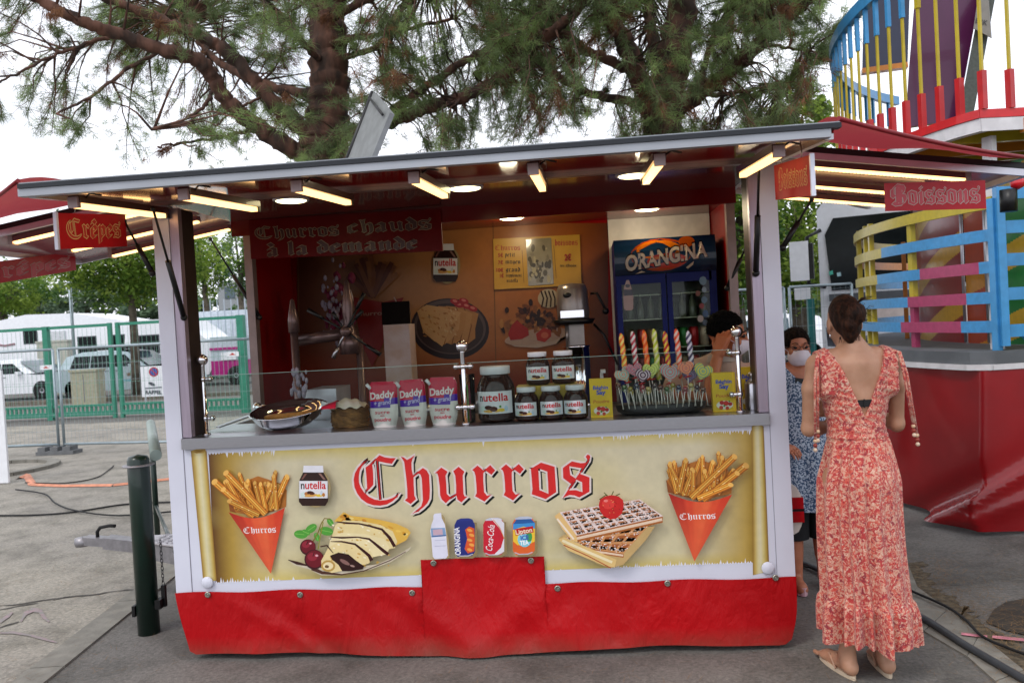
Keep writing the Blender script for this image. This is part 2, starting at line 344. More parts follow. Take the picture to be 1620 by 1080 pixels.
# ------------------------------------------------------------------ ground
def asphalt(name, col, col2, bumpy=.5):
    m = bpy.data.materials.new(name); m.use_nodes = True; nt = m.node_tree; b = nt.nodes['Principled BSDF']; b.inputs['Roughness'].default_value = .88
    tc = nt.nodes.new('ShaderNodeTexCoord')
    def nzz(sc, det=6, ro=.6):
        n = nt.nodes.new('ShaderNodeTexNoise'); n.inputs['Scale'].default_value = sc; n.inputs['Detail'].default_value = det; n.inputs['Roughness'].default_value = ro
        nt.links.new(tc.outputs['Object'], n.inputs['Vector']); return n
    big = nzz(.55, 8, .65); fine = nzz(48, 4, .75); med = nzz(2.6, 9, .7); vo = nt.nodes.new('ShaderNodeTexVoronoi'); vo.inputs['Scale'].default_value = 42; nt.links.new(tc.outputs['Object'], vo.inputs['Vector'])
    r = nt.nodes.new('ShaderNodeValToRGB'); e = r.color_ramp.elements; e[0].position = .35; e[1].position = .68; e[0].color = (*lin(col), 1); e[1].color = (*lin(col2), 1); nt.links.new(big.outputs[0], r.inputs[0])
    r2 = nt.nodes.new('ShaderNodeValToRGB'); e = r2.color_ramp.elements; e[0].position = .3; e[1].position = .75; e[0].color = (.58, .58, .58, 1); e[1].color = (1.42, 1.40, 1.36, 1); nt.links.new(fine.outputs[0], r2.inputs[0])
    r3 = nt.nodes.new('ShaderNodeValToRGB'); e = r3.color_ramp.elements; e[0].position = .06; e[1].position = .13; e[0].color = (1.75, 1.7, 1.6, 1); e[1].color = (1, 1, 1, 1)
    nt.links.new(vo.outputs['Distance'], r3.inputs[0])
    m1 = nt.nodes.new('ShaderNodeVectorMath'); m1.operation = 'MULTIPLY'; m2 = nt.nodes.new('ShaderNodeVectorMath'); m2.operation = 'MULTIPLY'
    nt.links.new(r.outputs[0], m1.inputs[0]); nt.links.new(r2.outputs[0], m1.inputs[1]); nt.links.new(m1.outputs[0], m2.inputs[0]); nt.links.new(r3.outputs[0], m2.inputs[1]); r4 = nt.nodes.new('ShaderNodeValToRGB'); e = r4.color_ramp.elements; e[0].position = .36; e[1].position = .56; e[0].color = (.64, .63, .61, 1); e[1].color = (1.06, 1.04, 1.04, 1); nt.links.new(med.outputs[0], r4.inputs[0]); m3 = nt.nodes.new('ShaderNodeVectorMath'); m3.operation = 'MULTIPLY'; nt.links.new(m2.outputs[0], m3.inputs[0]); nt.links.new(r4.outputs[0], m3.inputs[1]); nt.links.new(m3.outputs[0], b.inputs['Base Color'])
    bp = nt.nodes.new('ShaderNodeBump'); bp.inputs['Strength'].default_value = bumpy; bp.inputs['Distance'].default_value = .006; nt.links.new(fine.outputs[0], bp.inputs['Height']); nt.links.new(bp.outputs[0], b.inputs['Normal'])
    return m
ASPH = asphalt('asphalt', '#5c5b59', '#74726e', .9); ASPL = asphalt('pale_asphalt', '#827f79', '#989489', .5)
KERB = mat('kerb_stone', '#7d7a72', .85, var=.14, scale=9, bump=.3); CRACK = mat('crack_dark', '#4a4743', .95)
mb = MB(); mb.grid(lambda a, b: ((a - .5) * 700, (b - .5) * 700, 0), 8, 8); solo('ground', mb, ASPH, kind='structure')
def sheet(name, pts, z, m):
    mb = MB(); mb.add([(p[0], p[1], z) for p in pts], [tuple(range(len(pts)))]); return solo(name, mb, m, kind='structure')
G = lambda u, v: at(u, v, z=0)
# paler yard on the left, beyond the flush kerb
k0, k1 = G(40, 1085), G(205, 955); dk = (k1 - k0); far = k0 + dk * 9.5
sheet('paved_yard', [(-60, -12), (k0.x - dk.x * 3, k0.y - dk.y * 3), (k1.x, k1.y), (far.x, far.y), (far.x + 1.2, 12.4), (-60, 12.9)], .004, ASPL)
mb = MB(); nrm = Vector((dk.y, -dk.x, 0)).normalized() * .085
for i in range(-2, 10):     # flush kerb stones
    a = k0 + dk.normalized() * (i * 1.0 + .2); b = k0 + dk.normalized() * (i * 1.0 + 1.19)
    kb = MB(); kb.obox((a + b) / 2 + Vector((0, 0, -.04)), nrm, (b - a) / 2, (0, 0, .052)); o = solo('kerb_stone', kb, KERB, kind='structure')
mb = MB(); random.seed(3)
def crack(p, ang, n, w, zz=.0085):
    x, y = p; pts = [(x, y)]; a = ang
    for _ in range(n):
        a += random.uniform(-.55, .55); a = ang + (a - ang) * .7; x += cos(a) * .055; y += sin(a) * .055; pts.append((x, y))
    pr = Print(lambda u, v, h: (u, v, zz)); pr.line(pts, [w * random.uniform(.3, 1) for _ in pts], '#1c1b1a'); mb.add(pr.mb.v, pr.mb.f)
    return pts
for (u, v, a, n) in ((110, 945, 3.7, 14), (60, 955, 3.3, 10), (30, 985, 3.9, 9), (84, 950, .4, 9)): p = G(u, v); crack((p.x, p.y), a, n, .024)
solo('ground_cracks', mb, CRACK, kind='structure')
PINK = mat('spray_paint_pink', '#938083', .8, var=.25, scale=20, col2='#85807d', fac=(.4, .6)); PINK2 = mat('spray_paint_bright', '#c07a88', .8, var=.25, scale=20)
mb = MB(); pr = Print(lambda u, v, h: (*G(u, v)[:2], .009))
pr.line([(33, 985), (40, 972), (52, 966), (64, 968), (70, 978), (78, 985)], [2, 6, 7, 7, 6, 3], '#ffffff'); pr.line([(0, 1003), (20, 1002), (45, 1006), (68, 1012), (90, 1018)], [2, 4, 3, 4, 2], '#ffffff'); pr.line([(0, 985), (14, 975), (20, 970)], [5, 5, 2], '#ffffff')
mb.add(pr.mb.v, pr.mb.f); solo('paint_mark', mb, PINK, kind='structure')
mb = MB(); pr = Print(lambda u, v, h: (*G(u, v)[:2], .014)); pr.line([(1521, 1006), (1562, 1011)], 4, '#ffffff'); pr.line([(1570, 1011), (1622, 1016)], 4.5, '#ffffff'); mb.add(pr.mb.v, pr.mb.f); solo('paint_mark', mb, PINK2, kind='structure')
# right-hand kerb edge: a pale concrete gutter strip turning round a planting hole
r = [G(1436, 892), G(1452, 930), G(1500, 965), G(1550, 1005), G(1620, 1062), G(1700, 1130)]
l = [G(1400, 930), G(1424, 965), G(1462, 1000), G(1530, 1040), G(1575, 1080), G(1620, 1150)]
for i in range(5):
    kb = MB(); q = [l[i], l[i+1], r[i+1], r[i]]; c = sum((Vector(p) for p in q), Vector()) / 4; q = [c + (Vector(p) - c) * .985 for p in q]
    kb.prism([(p.x, p.y) for p in q], -.03, .008 + .001 * (i % 2), ax='z'); solo('kerb_stone', kb, KERB, kind='structure')
DIRT = mat('pine_litter', '#453d31', .95, col2='#665c4b', scale=30, bump=.6)
r2 = [p + Vector((.10, .045, 0)) for p in r]; rr_ = random.Random(2); densify = lambda L, am: [(L[i].lerp(L[i+1], k / 14)) + Vector((rr_.uniform(-am, am), rr_.uniform(-am, am), 0)) for i in range(len(L) - 1) for k in range(14)] + [L[-1]]
mb = MB(); q = densify(r, .004) + densify(r2, .035)[::-1]; mb.add([(p.x, p.y, .0055) for p in q], [tuple(range(len(q)))]); solo('ground_litter', mb, DIRT, kind='structure')
DAMP = mat('damp_patch', '#2c2823', .7, col2='#38332c', scale=6, bump=.4)
mb = MB(); pr = Print(lambda u, v, h: (*G(u, v)[:2], .0072)); pr.poly([(1560, 985), (1573, 965), (1592, 953), (1640, 945), (1700, 960), (1680, 1010), (1620, 1005), (1590, 998)], '#ffffff'); mb.add(pr.mb.v, pr.mb.f); solo('damp_patch', mb, DAMP, kind='structure')
# fallen pine needles: uncountable
rn = random.Random(11); mb = MB()
for i in range(5200):
    if i % 3 == 0: x, y = rn.uniform(-3.5, 6), rn.uniform(-2.2, 4)
    elif i % 3 == 1:
        j = rn.random() * 4.99; a = r[int(j)]; b = r[int(j) + 1]; t = j - int(j); p = a.lerp(b, t); x, y = p.x + rn.gauss(.12, .13), p.y + rn.gauss(.05, .1)
    else: x, y = rn.choice([(4.6, .9), (5.0, 1.2), (2.2, -.75), (3.3, .4), (-1.6, 1.3), (3.5, -.6), (-.5, -.4)]); x += rn.gauss(0, .35); y += rn.gauss(0, .3)
    a = rn.uniform(0, pi); L = rn.uniform(.03, .08); dx, dy = cos(a) * L, sin(a) * L; z = .012 + rn.random() * .01
    mb.add([(x - dy * .014, y + dx * .014, z), (x + dy * .014, y - dx * .014, z), (x + dx, y + dy, z + .004)], [(0, 1, 2)])
solo('fallen_pine_needles', mb, mat('dead_needles', '#6a5133', .9, col2='#8a6c46', scale=3), kind='stuff', label='scattered dry brown pine needles lying on the asphalt', cat='pine needles')
# left yard: gutter lines, road, far pavement
sheet('road', [(-80, 14.2), (-80, 19.2), (40, 18.2), (40, 13.4)], .006, asphalt('road_asphalt', '#6c6a66', '#7b7974', .2))
kb = MB(); kb.add([], []); kb.bar((-60, 9.6, .0), (0, 8.9, .0), .22, .03); solo('gutter', kb, KERB, kind='structure')
kb = MB(); kb.bar((-80, 19.3, .03), (40, 18.4, .03), .35, .18); solo('far_kerb', kb, mat('far_kerb_stone', '#6a6358', .9, var=.2), kind='structure')
# round kerb island at the left edge
kb = MB(); c = G(-10, 745); ns = 20
for i in range(ns):
    a0, a1 = 2*pi*i/ns, 2*pi*(i+.96)/ns; ro, ri = .80, .64
    kb = MB(); kb.prism([(c.x+ri*cos(a0), c.y+ri*sin(a0)), (c.x+ro*cos(a0), c.y+ro*sin(a0)), (c.x+ro*cos(a1), c.y+ro*sin(a1)), (c.x+ri*cos(a1), c.y+ri*sin(a1))], -.02, .05, ax='z'); solo('kerb_stone', kb, KERB, kind='structure')
# cables
def cable(px, rad, m, label, z=None, group=None, name='cable'):
    pts = [G(u, v) for u, v in px]; P = []
    for i in range(len(pts) - 1):
        p0 = pts[max(i-1, 0)]; p1 = pts[i]; p2 = pts[i+1]; p3 = pts[min(i+2, len(pts)-1)]
        for k in range(6):
            t = k / 6; P.append(.5 * ((2*p1) + (p2-p0)*t + (2*p0-5*p1+4*p2-p3)*t*t + (3*p1-p0-3*p2+p3)*t**3))
    P.append(pts[-1]); zz = (z if z else rad + .009)
    mb = MB(); mb.tube([(p.x, p.y, zz) for p in P], rad, 7); return solo(name, mb, m, label, 'cable', group)
GRC = mat('grey_cable_sheath', '#3c4044', .5, var=.1)
cable([(1258, 893), (1290, 905), (1400, 960), (1460, 985), (1530, 1030), (1640, 1095)], .017, GRC, 'thick grey cable running past the feet of the woman in the dress', group='cables on the asphalt')
cable([(1262, 900), (1400, 925), (1450, 945), (1500, 968), (1530, 990), (1560, 1018), (1640, 1050)], .007, DARK, 'thin black cable lying beside the thick grey cable at the right', z=.026, group='cables on the asphalt')
cable([(-10, 818), (60, 817), (120, 812), (200, 800), (290, 796)], .009, DARK, 'black cable crossing the yard behind the trailer coupling, nearer of the two', group='cables on the asphalt')
cable([(25, 778), (70, 785), (88, 800), (120, 812), (190, 820), (290, 812)], .008, DARK, 'looped black cable crossing the yard from the orange strip', group='cables on the asphalt', z=.03)
cable([(40, 765), (100, 766), (150, 758), (172, 745), (180, 738)], .007, DARK, 'short black cable end curving up the yard by the kerb ring', group='cables on the asphalt')
ORG = mat('orange_hose', '#c98568', .7, var=.15)
mb = MB(); pts = [G(u, v) for u, v in ((30, 758), (42, 752), (52, 768), (100, 770), (180, 769), (290, 757))]
for i in range(5):
    a, b = pts[i], pts[i+1]; d = (b - a).normalized(); n = Vector((d.y, -d.x, 0)) * .045
    mb.add([a - n + Vector((0,0,.01)), a + n + Vector((0,0,.01)), b + n + Vector((0,0,.01)), b - n + Vector((0,0,.01)), a + Vector((0,0,.03)), b + Vector((0,0,.03))], [(0,4,5,3), (4,1,2,5)])
solo('cable_ramp', mb, ORG, 'flat orange strip laid across the yard on the left', 'cable cover')
# ------------------------------------------------------------------ the food trailer
W, H0, HC, HT, D, D2 = 3.042, .345, 1.12, 2.285, 1.824, 1.125
TR = thing('food_trailer', 'white and red churros trailer with open serving hatch and parchment banner', 'food trailer', (1.52, .9, 0))
MAUVE = mat('anodised_frame', '#a99cab', .35, .6, var=.06, scale=4, stretch=(20, 20, 1)); DKJ = mat('dark_jamb', '#3a302c', .4, .3, var=.15); CEIL = mat('ceiling_laminate', '#74403a', .12, var=.03, coat=.3)
SOFR = mat('soffit_red', '#700408', .2, var=.05, spec=.3); FLOORM = mat('trailer_floor', '#2b2b2e', .6)
# lower body: front apron panel, side panels
mb = MB(); mb.box((.085, 0, H0 - .05), (W - .085, .03, 1.062)); part('front_panel', mb, WHITE, TR)
for x0, x1 in ((0, .082), (W - .082, W)):
    mb = MB(); mb.box((x0, -.004, H0 - .03), (x1, .05, HT)); part('corner_post', mb, WHITE, TR)
for x0 in (0, W - .03):
    mb = MB(); mb.box((x0, .053, .3), (x0 + .03, D + .03, 1.1)); part('side_panel', mb, WHITE, TR)
    xa = .0 if x0 == 0 else W - .03
    mb = MB(); mb.box((xa + .001, D2 + .02, 1.103), (xa + .029, D + .03, 2.30)); part('side_wall', mb, [WHITE], TR)
    xi = .031 if x0 == 0 else W - .033
    mb = MB(); mb.box((xi, D2 + .02, 1.03), (xi + .002, D - .002, 2.30)); part('side_lining', mb, REDM, TR)
    mb = MB(); mb.box((xa, D2 - .045, 1.103), (xa + .05 if x0 == 0 else xa + .03, D2 + .018, 2.28))
    if x0: mb = MB(); mb.box((W - .05, D2 - .045, 1.103), (W, D2 + .018, 2.28))
    part('rear_post', mb, mat('rear_post_metal', '#8d7b78', .4, .4), TR)
    # inner steel stile beside the corner post and its dark jamb
    a, b = (.084, .13) if x0 == 0 else (W - .13, W - .084)
    mb = MB(); mb.box((a, .002, HC + .003), (b, .04, 2.27)); part('window_stile', mb, MAUVE, TR)
    a, b = (.075, .13) if x0 == 0 else (W - .13, W - .075)
    mb = MB(); mb.box((a, .043, HC + .003), (b, .16, 2.27)); part('jamb', mb, DKJ, TR)
mb = MB(); mb.box((0, D + .002, .3), (W, D + .03, 2.30)); part('rear_wall', mb, WHITE, TR)
mb = MB(); mb.box((.031, D - .012, .3), (W - .031, D, 2.30)); part('back_lining', mb, REDM, TR)
mb = MB(); mb.box((.031, .032, .36), (W - .031, D - .014, .42)); part('floor', mb, FLOORM, TR)
mb = MB(); mb.box((-.01, .0, 2.325), (W + .01, D + .04, 2.40)); part('roof', mb, WHITE, TR)
mb = MB(); mb.box((.033, .032, 2.308), (W - .033, .838, 2.323)); part('ceiling', mb, CEIL, TR)
mb = MB(); mb.box((.033, .862, 2.285), (W - .033, D - .014, 2.323)); part('soffit', mb, SOFR, TR)
mb = MB(); mb.box((.033, .84, 2.217), (W - .033, .86, 2.3235)); part('pelmet', mb, SOFR, TR)
mb = MB(); mb.box((.0, -.012, 2.286), (W, .03, 2.324)); part('hatch_hinge', mb, mat('hinge_rail', '#b9a49c', .3, .5), TR)
# counter
mb = MB(); mb.box((.088, -.028, 1.066), (W - .088, .55, HC)); part('counter', mb, STEEL, TR)
mb = MB(); mb.box((.034, 1.28, .98), (W - .034, D - .014, 1.02)); mb.box((.034, 1.30, .42), (W - .034, 1.32, .978)); part('back_counter', mb, mat('back_counter_top', '#8b8580', .35), TR)
# roof hatch lid propped open
A, B_, C_, D_ = at(590, 145, y=1.3), at(617, 178, y=.8), at(562, 256, y=.8), at(516, 262, y=1.3); D_.z = C_.z = 2.42
nn = (B_ - A).cross(D_ - A).normalized() * .03
mb = MB(); mb.add([A, B_, C_, D_, A + nn, B_ + nn, C_ + nn, D_ + nn], [(0,3,2,1),(4,5,6,7),(0,1,5,4),(1,2,6,5),(2,3,7,6),(3,0,4,7)])
RH = part('roof_hatch_lid', mb, mat('weathered_grey_lid', '#757877', .5, var=.12), TR, label='grey roof hatch lid propped open')
mb = MB(); a, b = A.lerp(B_, .12), A.lerp(B_, .88); mb.tube([a - nn * .6 + (D_ - A) * .05, b - nn * .6 + (D_ - A) * .05], .008); mb.tube([A, D_], .016)
part('lid_bracket', mb, BLACK, RH)
# serving hatch (front flap) held up by gas struts
ZE, YE = 2.222, -.86
def flapz(y): return 2.30 + (ZE - 2.30) * (y / YE)
mb = MB(); mb.add([(-.05, YE + .03, flapz(YE + .03)), (W + .02, YE + .03, flapz(YE + .03)), (W + .02, -.014, 2.30), (-.05, -.014, 2.30),
    (-.05, YE + .03, flapz(YE + .03) + .03), (W + .02, YE + .03, flapz(YE + .03) + .03), (W + .02, -.014, 2.33), (-.05, -.014, 2.33)], [(0,3,2,1),(4,5,6,7),(0,1,5,4),(1,2,6,5),(2,3,7,6),(3,0,4,7)])
HATCH = part('serving_hatch', mb, REDG, TR)
mb = MB(); mb.box((-.08, YE - .008, ZE - .012), (W + .0, YE + .028, ZE + .018)); part('edge_profile', mb, mat('grey_edge_profile', '#9fa3aa', .4, .3, var=.08, scale=3), HATCH)
mb = MB(); mb.box((-.075, YE - .016, ZE + .0185), (W + .035, YE + .027, ZE + .036)); part('rubber_seal', mb, mat('blue_black_rubber', '#10161f', .35), HATCH)
mb = MB(); mb.box((-.07, YE - .012, ZE + .0365), (W + .03, YE + .03, ZE + .041)); part('top_trim', mb, mat('grey_top_trim', '#8b9096', .4, .3), HATCH)
for sx in (-1, 1):
    x = -.046 if sx < 0 else W + .004
    mb = MB(); mb.bar((x, YE + .03, ZE - .004), (x, -.02, 2.29), .03, .02); part('side_profile', mb, ALU, HATCH)
# side flaps
def side_flap(s):
    x0 = 0 if s < 0 else W; x1 = -1.12 if s < 0 else W + 1.10; z0, z1 = 2.335, 2.165; y0, y1 = .0, 1.12
    mb = MB(); t = .025
    vs = [(x0, y0, z0), (x1, y0, z1), (x1, y1, z1), (x0, y1, z0)]; vs += [(a, b, c + t) for a, b, c in vs]
    mb.add(vs, [(0,1,2,3),(7,6,5,4),(0,4,5,1),(1,5,6,2),(2,6,7,3),(3,7,4,0)])
    o = part('side_hatch', mb, mat('side_hatch_panel', '#9d6a70', .25, var=.08, coat=.3), TR, label='open %s side hatch sloping outward' % ('left' if s < 0 else 'right'))
    mb = MB(); mb.bar((x0, y0 - .012, z0 - .012), (x1, y0 - .012, z1 - .012), .02, .03); part('edge_profile', mb, ALU, o)
    mb = MB(); mb.bar((x0, y0 - .012, z0 + .018), (x1, y0 - .012, z1 + .018), .024, .026); part('rubber_seal', mb, BLACK, o)
    mb = MB(); mb.bar((x0, y1 + .012, z0 - .0), (x1, y1 + .012, z1 - .0), .02, .04); part('edge_profile', mb, ALU, o)
    mb = MB(); mb.bar((x1, y0, z1), (x1, y1, z1), .03, .05); part('edge_profile', mb, ALU, o)
    return o
SFL, SFR = side_flap(-1), side_flap(1)
# corner tarpaulins stretched between the front hatch and the side hatches
AWN = mat('awning_tarpaulin', '#9c2a34', .45, var=.12, scale=3, bump=.15, bscale=10)
nt_ = AWN.node_tree; tr_ = nt_.nodes.new('ShaderNodeBsdfTranslucent'); tr_.inputs[0].default_value = (*lin('#a83a42'), 1); mx_ = nt_.nodes.new('ShaderNodeMixShader'); mx_.inputs[0].default_value = .35; nt_.links.new(nt_.nodes['Principled BSDF'].outputs[0], mx_.inputs[1]); nt_.links.new(tr_.outputs[0], mx_.inputs[2]); nt_.links.new(mx_.outputs[0], nt_.nodes['Material Output'].inputs[0])
def corner_tarp(s):
    h = Vector((-.06 if s < 0 else W + .03, -.03, 2.378)); f = Vector((-.08 if s < 0 else W + .03, YE, 2.275)); o = Vector((-1.15 if s < 0 else W + 1.12, -.03, 2.215)); top = Vector((0, 0, .05))
    mb = MB(); n = 12; vs = []; idx = {}
    for i in range(n + 1):
        for j in range(n + 1 - i):
            a, b = i / n, j / n; p = h * (1 - a - b) + f * a + o * b; p.z += .04 * (a * (1 - a - b)) * 2 - .016 * a * b * 4 + .010 * sin(9 * a + 13 * b)
            idx[i, j] = len(vs); vs.append(p)
    fs = [(idx[i, j], idx[i+1, j], idx[i, j+1]) for i in range(n) for j in range(n - i)] + [(idx[i+1, j], idx[i+1, j+1], idx[i, j+1]) for i in range(n) for j in range(n - i - 1)]
    mb.add(vs, fs, sm=True); c = part('corner_tarpaulin', mb, AWN, TR)
    mb = MB(); mb.tube([f.lerp(o, t) + Vector((0, 0, -.016 * t * (1 - t) * 4)) for t in [i / 10 for i in range(11)]], .009, 6); part('hem', mb, AWN, c)
corner_tarp(-1); corner_tarp(1)
# gas struts
for a, b, ya, yb in (((242, 330), (291, 502), -.36, -.01), ((1201, 258), (1196, 432), -.3, -.01), ((1284, 316), (1238, 392), .05, .06), ((1191, 368), (1150, 456), 1.06, 1.1), ((333, 378), (411, 502), 1.08, 1.1), ((197, 350), (241, 432), .05, .06)):
    p, q = at(*a, y=ya), at(*b, y=yb); mb = MB(); m = p.lerp(q, .46); mb.tube([p, m], .006, 8); mb.tube([m, q], .0135, 10); mb.ball(q, .018, 8); mb.ball(p, .012, 8); part('gas_strut', mb, BLACK, TR)
# skirt tarpaulin with a raised tab, snap fasteners
SK = lambda x: (at(667, 883, y=0).z if 1.262 < x < 1.866 else H0)
FOLDS = [(-.010, .22, 1.6, .05), (.008, .42, 1.2, .06), (-.010, 1.12, 1.3, .05), (.010, 1.02, 1.0, .06), (-.009, 1.92, -1.3, .045), (.009, 2.05, -1.1, .06), (-.008, 2.5, -.8, .06), (.008, 1.5, .3, .09), (-.007, .7, -.9, .05), (.007, 2.8, .9, .05)]
def skirt_y(x, z):
    t = max(0, (H0 - z) / .33); return -.016 - .012 * t * (1 + .5 * sin(x * 5.1)) + .020 * t * sin(x * 2.3 + 1) + sum(A * math.exp(-(((x - cx_) + (z - .35) * sl_) / wd_) ** 2) * min(1, t * 3) for A, cx_, sl_, wd_ in FOLDS) + .008 * t * sin(x * 11 + z * 9) - .004 * sin(x * 17 + 6 * z) * (1 - abs(2 * t - 1) if t < 1 else 0)
xs = sorted(set([i * W / 84 for i in range(85)] + [1.2619, 1.2621, 1.8659, 1.8661]))
mb = MB(); nr = 14; tops = [SK(x) + .004 * sin(x * 13) * (1 if abs(x - 1.56) > .33 else .6) for x in xs]
vs = []
for j in range(nr + 1):
    for x, tz in zip(xs, tops):
        xx = x + (.055 * (1 - x / .3) * (j / nr) ** 1.3 if x < .3 else -.03 * (1 - (W - x) / .2) * (j / nr) ** 3 if W - x < .2 else 0)
        zb = .022 + .012 * sin(x * 3.1 + .4) + (.02 * max(0, 1 - x / .05) ** 2) + (.03 * max(0, 1 - (W - x) / .06) ** 2)
        z = tz + (zb - tz) * j / nr; vs.append((xx, skirt_y(x, z), z))
n = len(xs); mb.add(vs, [(j*n+i, (j+1)*n+i, (j+1)*n+i+1, j*n+i+1) for j in range(nr) for i in range(n - 1)], sm=True)
m = mat('skirt_tarpaulin', '#ae0710', .42, var=.08, scale=2.5, spec=.3); nt_ = m.node_tree; b_ = nt_.nodes['Principled BSDF']; tcn = nt_.nodes.new('ShaderNodeTexCoord')
def _n(sc, st, det=5):
    mp_ = nt_.nodes.new('ShaderNodeMapping'); mp_.inputs['Scale'].default_value = st; mp_.inputs['Rotation'].default_value = (0, .5, 0); nt_.links.new(tcn.outputs['Object'], mp_.inputs[0]); n_ = nt_.nodes.new('ShaderNodeTexNoise'); n_.inputs['Scale'].default_value = sc; n_.inputs['Detail'].default_value = det; n_.inputs['Distortion'].default_value = .8; nt_.links.new(mp_.outputs[0], n_.inputs['Vector']); return n_
cr = _n(5, (1, 1, .35)); cr2 = _n(22, (1, 1, .6), 6); ad = nt_.nodes.new('ShaderNodeMath'); ad.operation = 'MULTIPLY_ADD'; ad.inputs[1].default_value = .18; nt_.links.new(cr2.outputs[0], ad.inputs[0]); nt_.links.new(cr.outputs[0], ad.inputs[2])
bp_n = nt_.nodes.new('ShaderNodeBump'); bp_n.inputs['Strength'].default_value = .55; bp_n.inputs['Distance'].default_value = .05; nt_.links.new(ad.outputs[0], bp_n.inputs['Height']); nt_.links.new(bp_n.outputs[0], b_.inputs['Normal'])
sp_ = nt_.nodes.new('ShaderNodeSeparateXYZ'); nt_.links.new(tcn.outputs['Object'], sp_.inputs[0]); mr_ = nt_.nodes.new('ShaderNodeMapRange'); mr_.inputs['From Min'].default_value = .12; mr_.inputs['From Max'].default_value = .0; nt_.links.new(sp_.outputs[2], mr_.inputs[0])
dn = _n(9, (1, 1, 1), 8); mm = nt_.nodes.new('ShaderNodeMath'); mm.operation = 'MULTIPLY'; mm.use_clamp = True; nt_.links.new(mr_.outputs[0], mm.inputs[0]); nt_.links.new(dn.outputs[0], mm.inputs[1]); dm = nt_.nodes.new('ShaderNodeMixRGB'); dm.inputs[2].default_value = (*lin('#6a4c3e'), 1)
nt_.links.new(mm.outputs[0], dm.inputs[0]); old = b_.inputs['Base Color'].links[0].from_socket; nt_.links.new(old, dm.inputs[1]); nt_.links.new(dm.outputs[0], b_.inputs['Base Color'])
SKIRT = part('skirt', mb, m, TR)
for s in (0, 1):
    mb = MB(); xx = .012 if s == 0 else W - .012
    mb.grid(lambda a, b: (xx + (.062 * b ** 1.3 if s == 0 else -.035 * b ** 2) + .006 * sin(a * 14) * b, .01 + a * 1.82, H0 + (.03 - H0) * b), 24, 6); part('side_skirt', mb, RTARP, SKIRT)
FAST = mat('nickel_snap', '#a9a79c', .3, .9)
for u, v in ((329, 940), (475, 940), (652, 937), (686, 890), (840, 886), (882, 930), (1056, 922), (1227, 913)):
    p = at(u, v, y=-.02); mb = MB(); mb.lathe([(.015, 0), (.015, -.004), (.010, -.007), (.009, -.004), (.004, -.004), (.003, -.010), (0.0001, -.011)], (p.x, -.021, p.z), 16, axis='Y'); mb.box((p.x - .003, -.034, p.z - .008), (p.x + .003, -.030, p.z + .008)); part('snap_fastener', mb, FAST, SKIRT)
for u in (1215, 328):
    p = at(u, 898 if u > 500 else 921, y=-.012); mb = MB(); mb.lathe([(.030, 0), (.030, -.004), (.026, -.008), (.0001, -.009)], (p.x, -.010, p.z), 24, axis='Y'); part('cover_cap', mb, WHITE, TR)
# drawbar, coupling, jockey plate
GALV = mat('galvanised', '#908e92', .42, .6, var=.12, scale=25)
mb = MB(); mb.bar((-.02, .62, .30), (-.62, .86, .335), .05, .10); mb.bar((-.02, 1.18, .30), (-.62, .94, .335), .05, .10); mb.bar((-.55, .9, .335), (-.92, .9, .385), .09, .07); DB = part('drawbar', mb, GALV, TR)
mb = MB(); mb.add([(0.0, .60, .357), (0.0, 1.2, .357), (-.66, .97, .392), (-.66, .83, .392), (0, .6, .365), (0, 1.2, .365), (-.66, .97, .40), (-.66, .83, .40)], [(0,1,2,3),(7,6,5,4),(0,4,5,1),(1,5,6,2),(2,6,7,3),(3,7,4,0)])
CHK = mat('checker_plate', '#c3bfc4', .35, .7, var=.1); part('checker_plate', mb, CHK, DB)
mb = MB()
for i in range(13):
    for j in range(6):
        x = -.03 - i * .045; y = .9 + (j - 2.5) * .045 * (1 - .25 * i / 13); s = 1 if (i + j) % 2 else -1; z = .3665 + .035 * (-x) / .66 * 1.0 + .001
        mb.obox((x, y, z + .002), Vector((.012, .012 * s, 0)), Vector((-.003 * s, .003, 0)), (0, 0, .0015))
part('tread_pattern', mb, CHK, DB, kind='stuff')
mb = MB(); mb.bar((-.90, .9, .385), (-1.06, .9, .40), .075, .05); mb.lathe([(.045, 0), (.05, .02), (.045, .05), (.0001, .06)], (-1.08, .9, .365), 14); CP = part('coupling', mb, GALV, DB)
mb = MB(); mb.tube([(-.98, .9, .41), (-.98, .9, .45), (-.96, .9, .475), (-.90, .9, .485), (-.86, .9, .482)], .011, 8); part('handle', mb, DARK, CP)
# wheel, mudguard and tail lamp seen at the right rear
mb = MB(); mb.lathe([(.20, -.08), (.29, -.09), (.31, -.05), (.31, .05), (.29, .09), (.2, .08)], (1.7, D - .1, .31), 28, axis='Y'); wl = part('wheel', mb, DARK, TR)
mb = MB(); mb.lathe([(.0001, .05), (.06, .06), (.19, .03), (.2, .08)], (1.7, D - .1, .31), 20, axis='Y'); part('rim', mb, GALV, wl)
p = at(1262, 830, y=.35)
mb = MB()
mb.grid(lambda a, b: (W + .078 * sin(pi * min(1, b * 1.0)) ** .4 * (1 - .4 * a), .10 + a * .4, .50 + b * .27), 4, 10); mb.add([(W, .10, .5 + .27 * i / 10) for i in range(11)] + [(W + .078 * sin(pi * min(1, i / 10)) ** .4, .10, .5 + .27 * i / 10) for i in range(11)], [(i, 11 + i, 12 + i, i + 1) for i in range(10)])
lb = part('lamp_housing', mb, mat('cream_plastic', '#d8d2c8', .35), TR)
mb = MB(); mb.box((W + .01, .090, .575), (W + .076, .20, .695)); part('tail_lamp', mb, mat('red_lens', '#a8101a', .15, coat=.6), TR)
mb = MB(); mb.box((W + .008, .0895, .628), (W + .078, .201, .640)); part('lens_divider', mb, BLACK, TR)
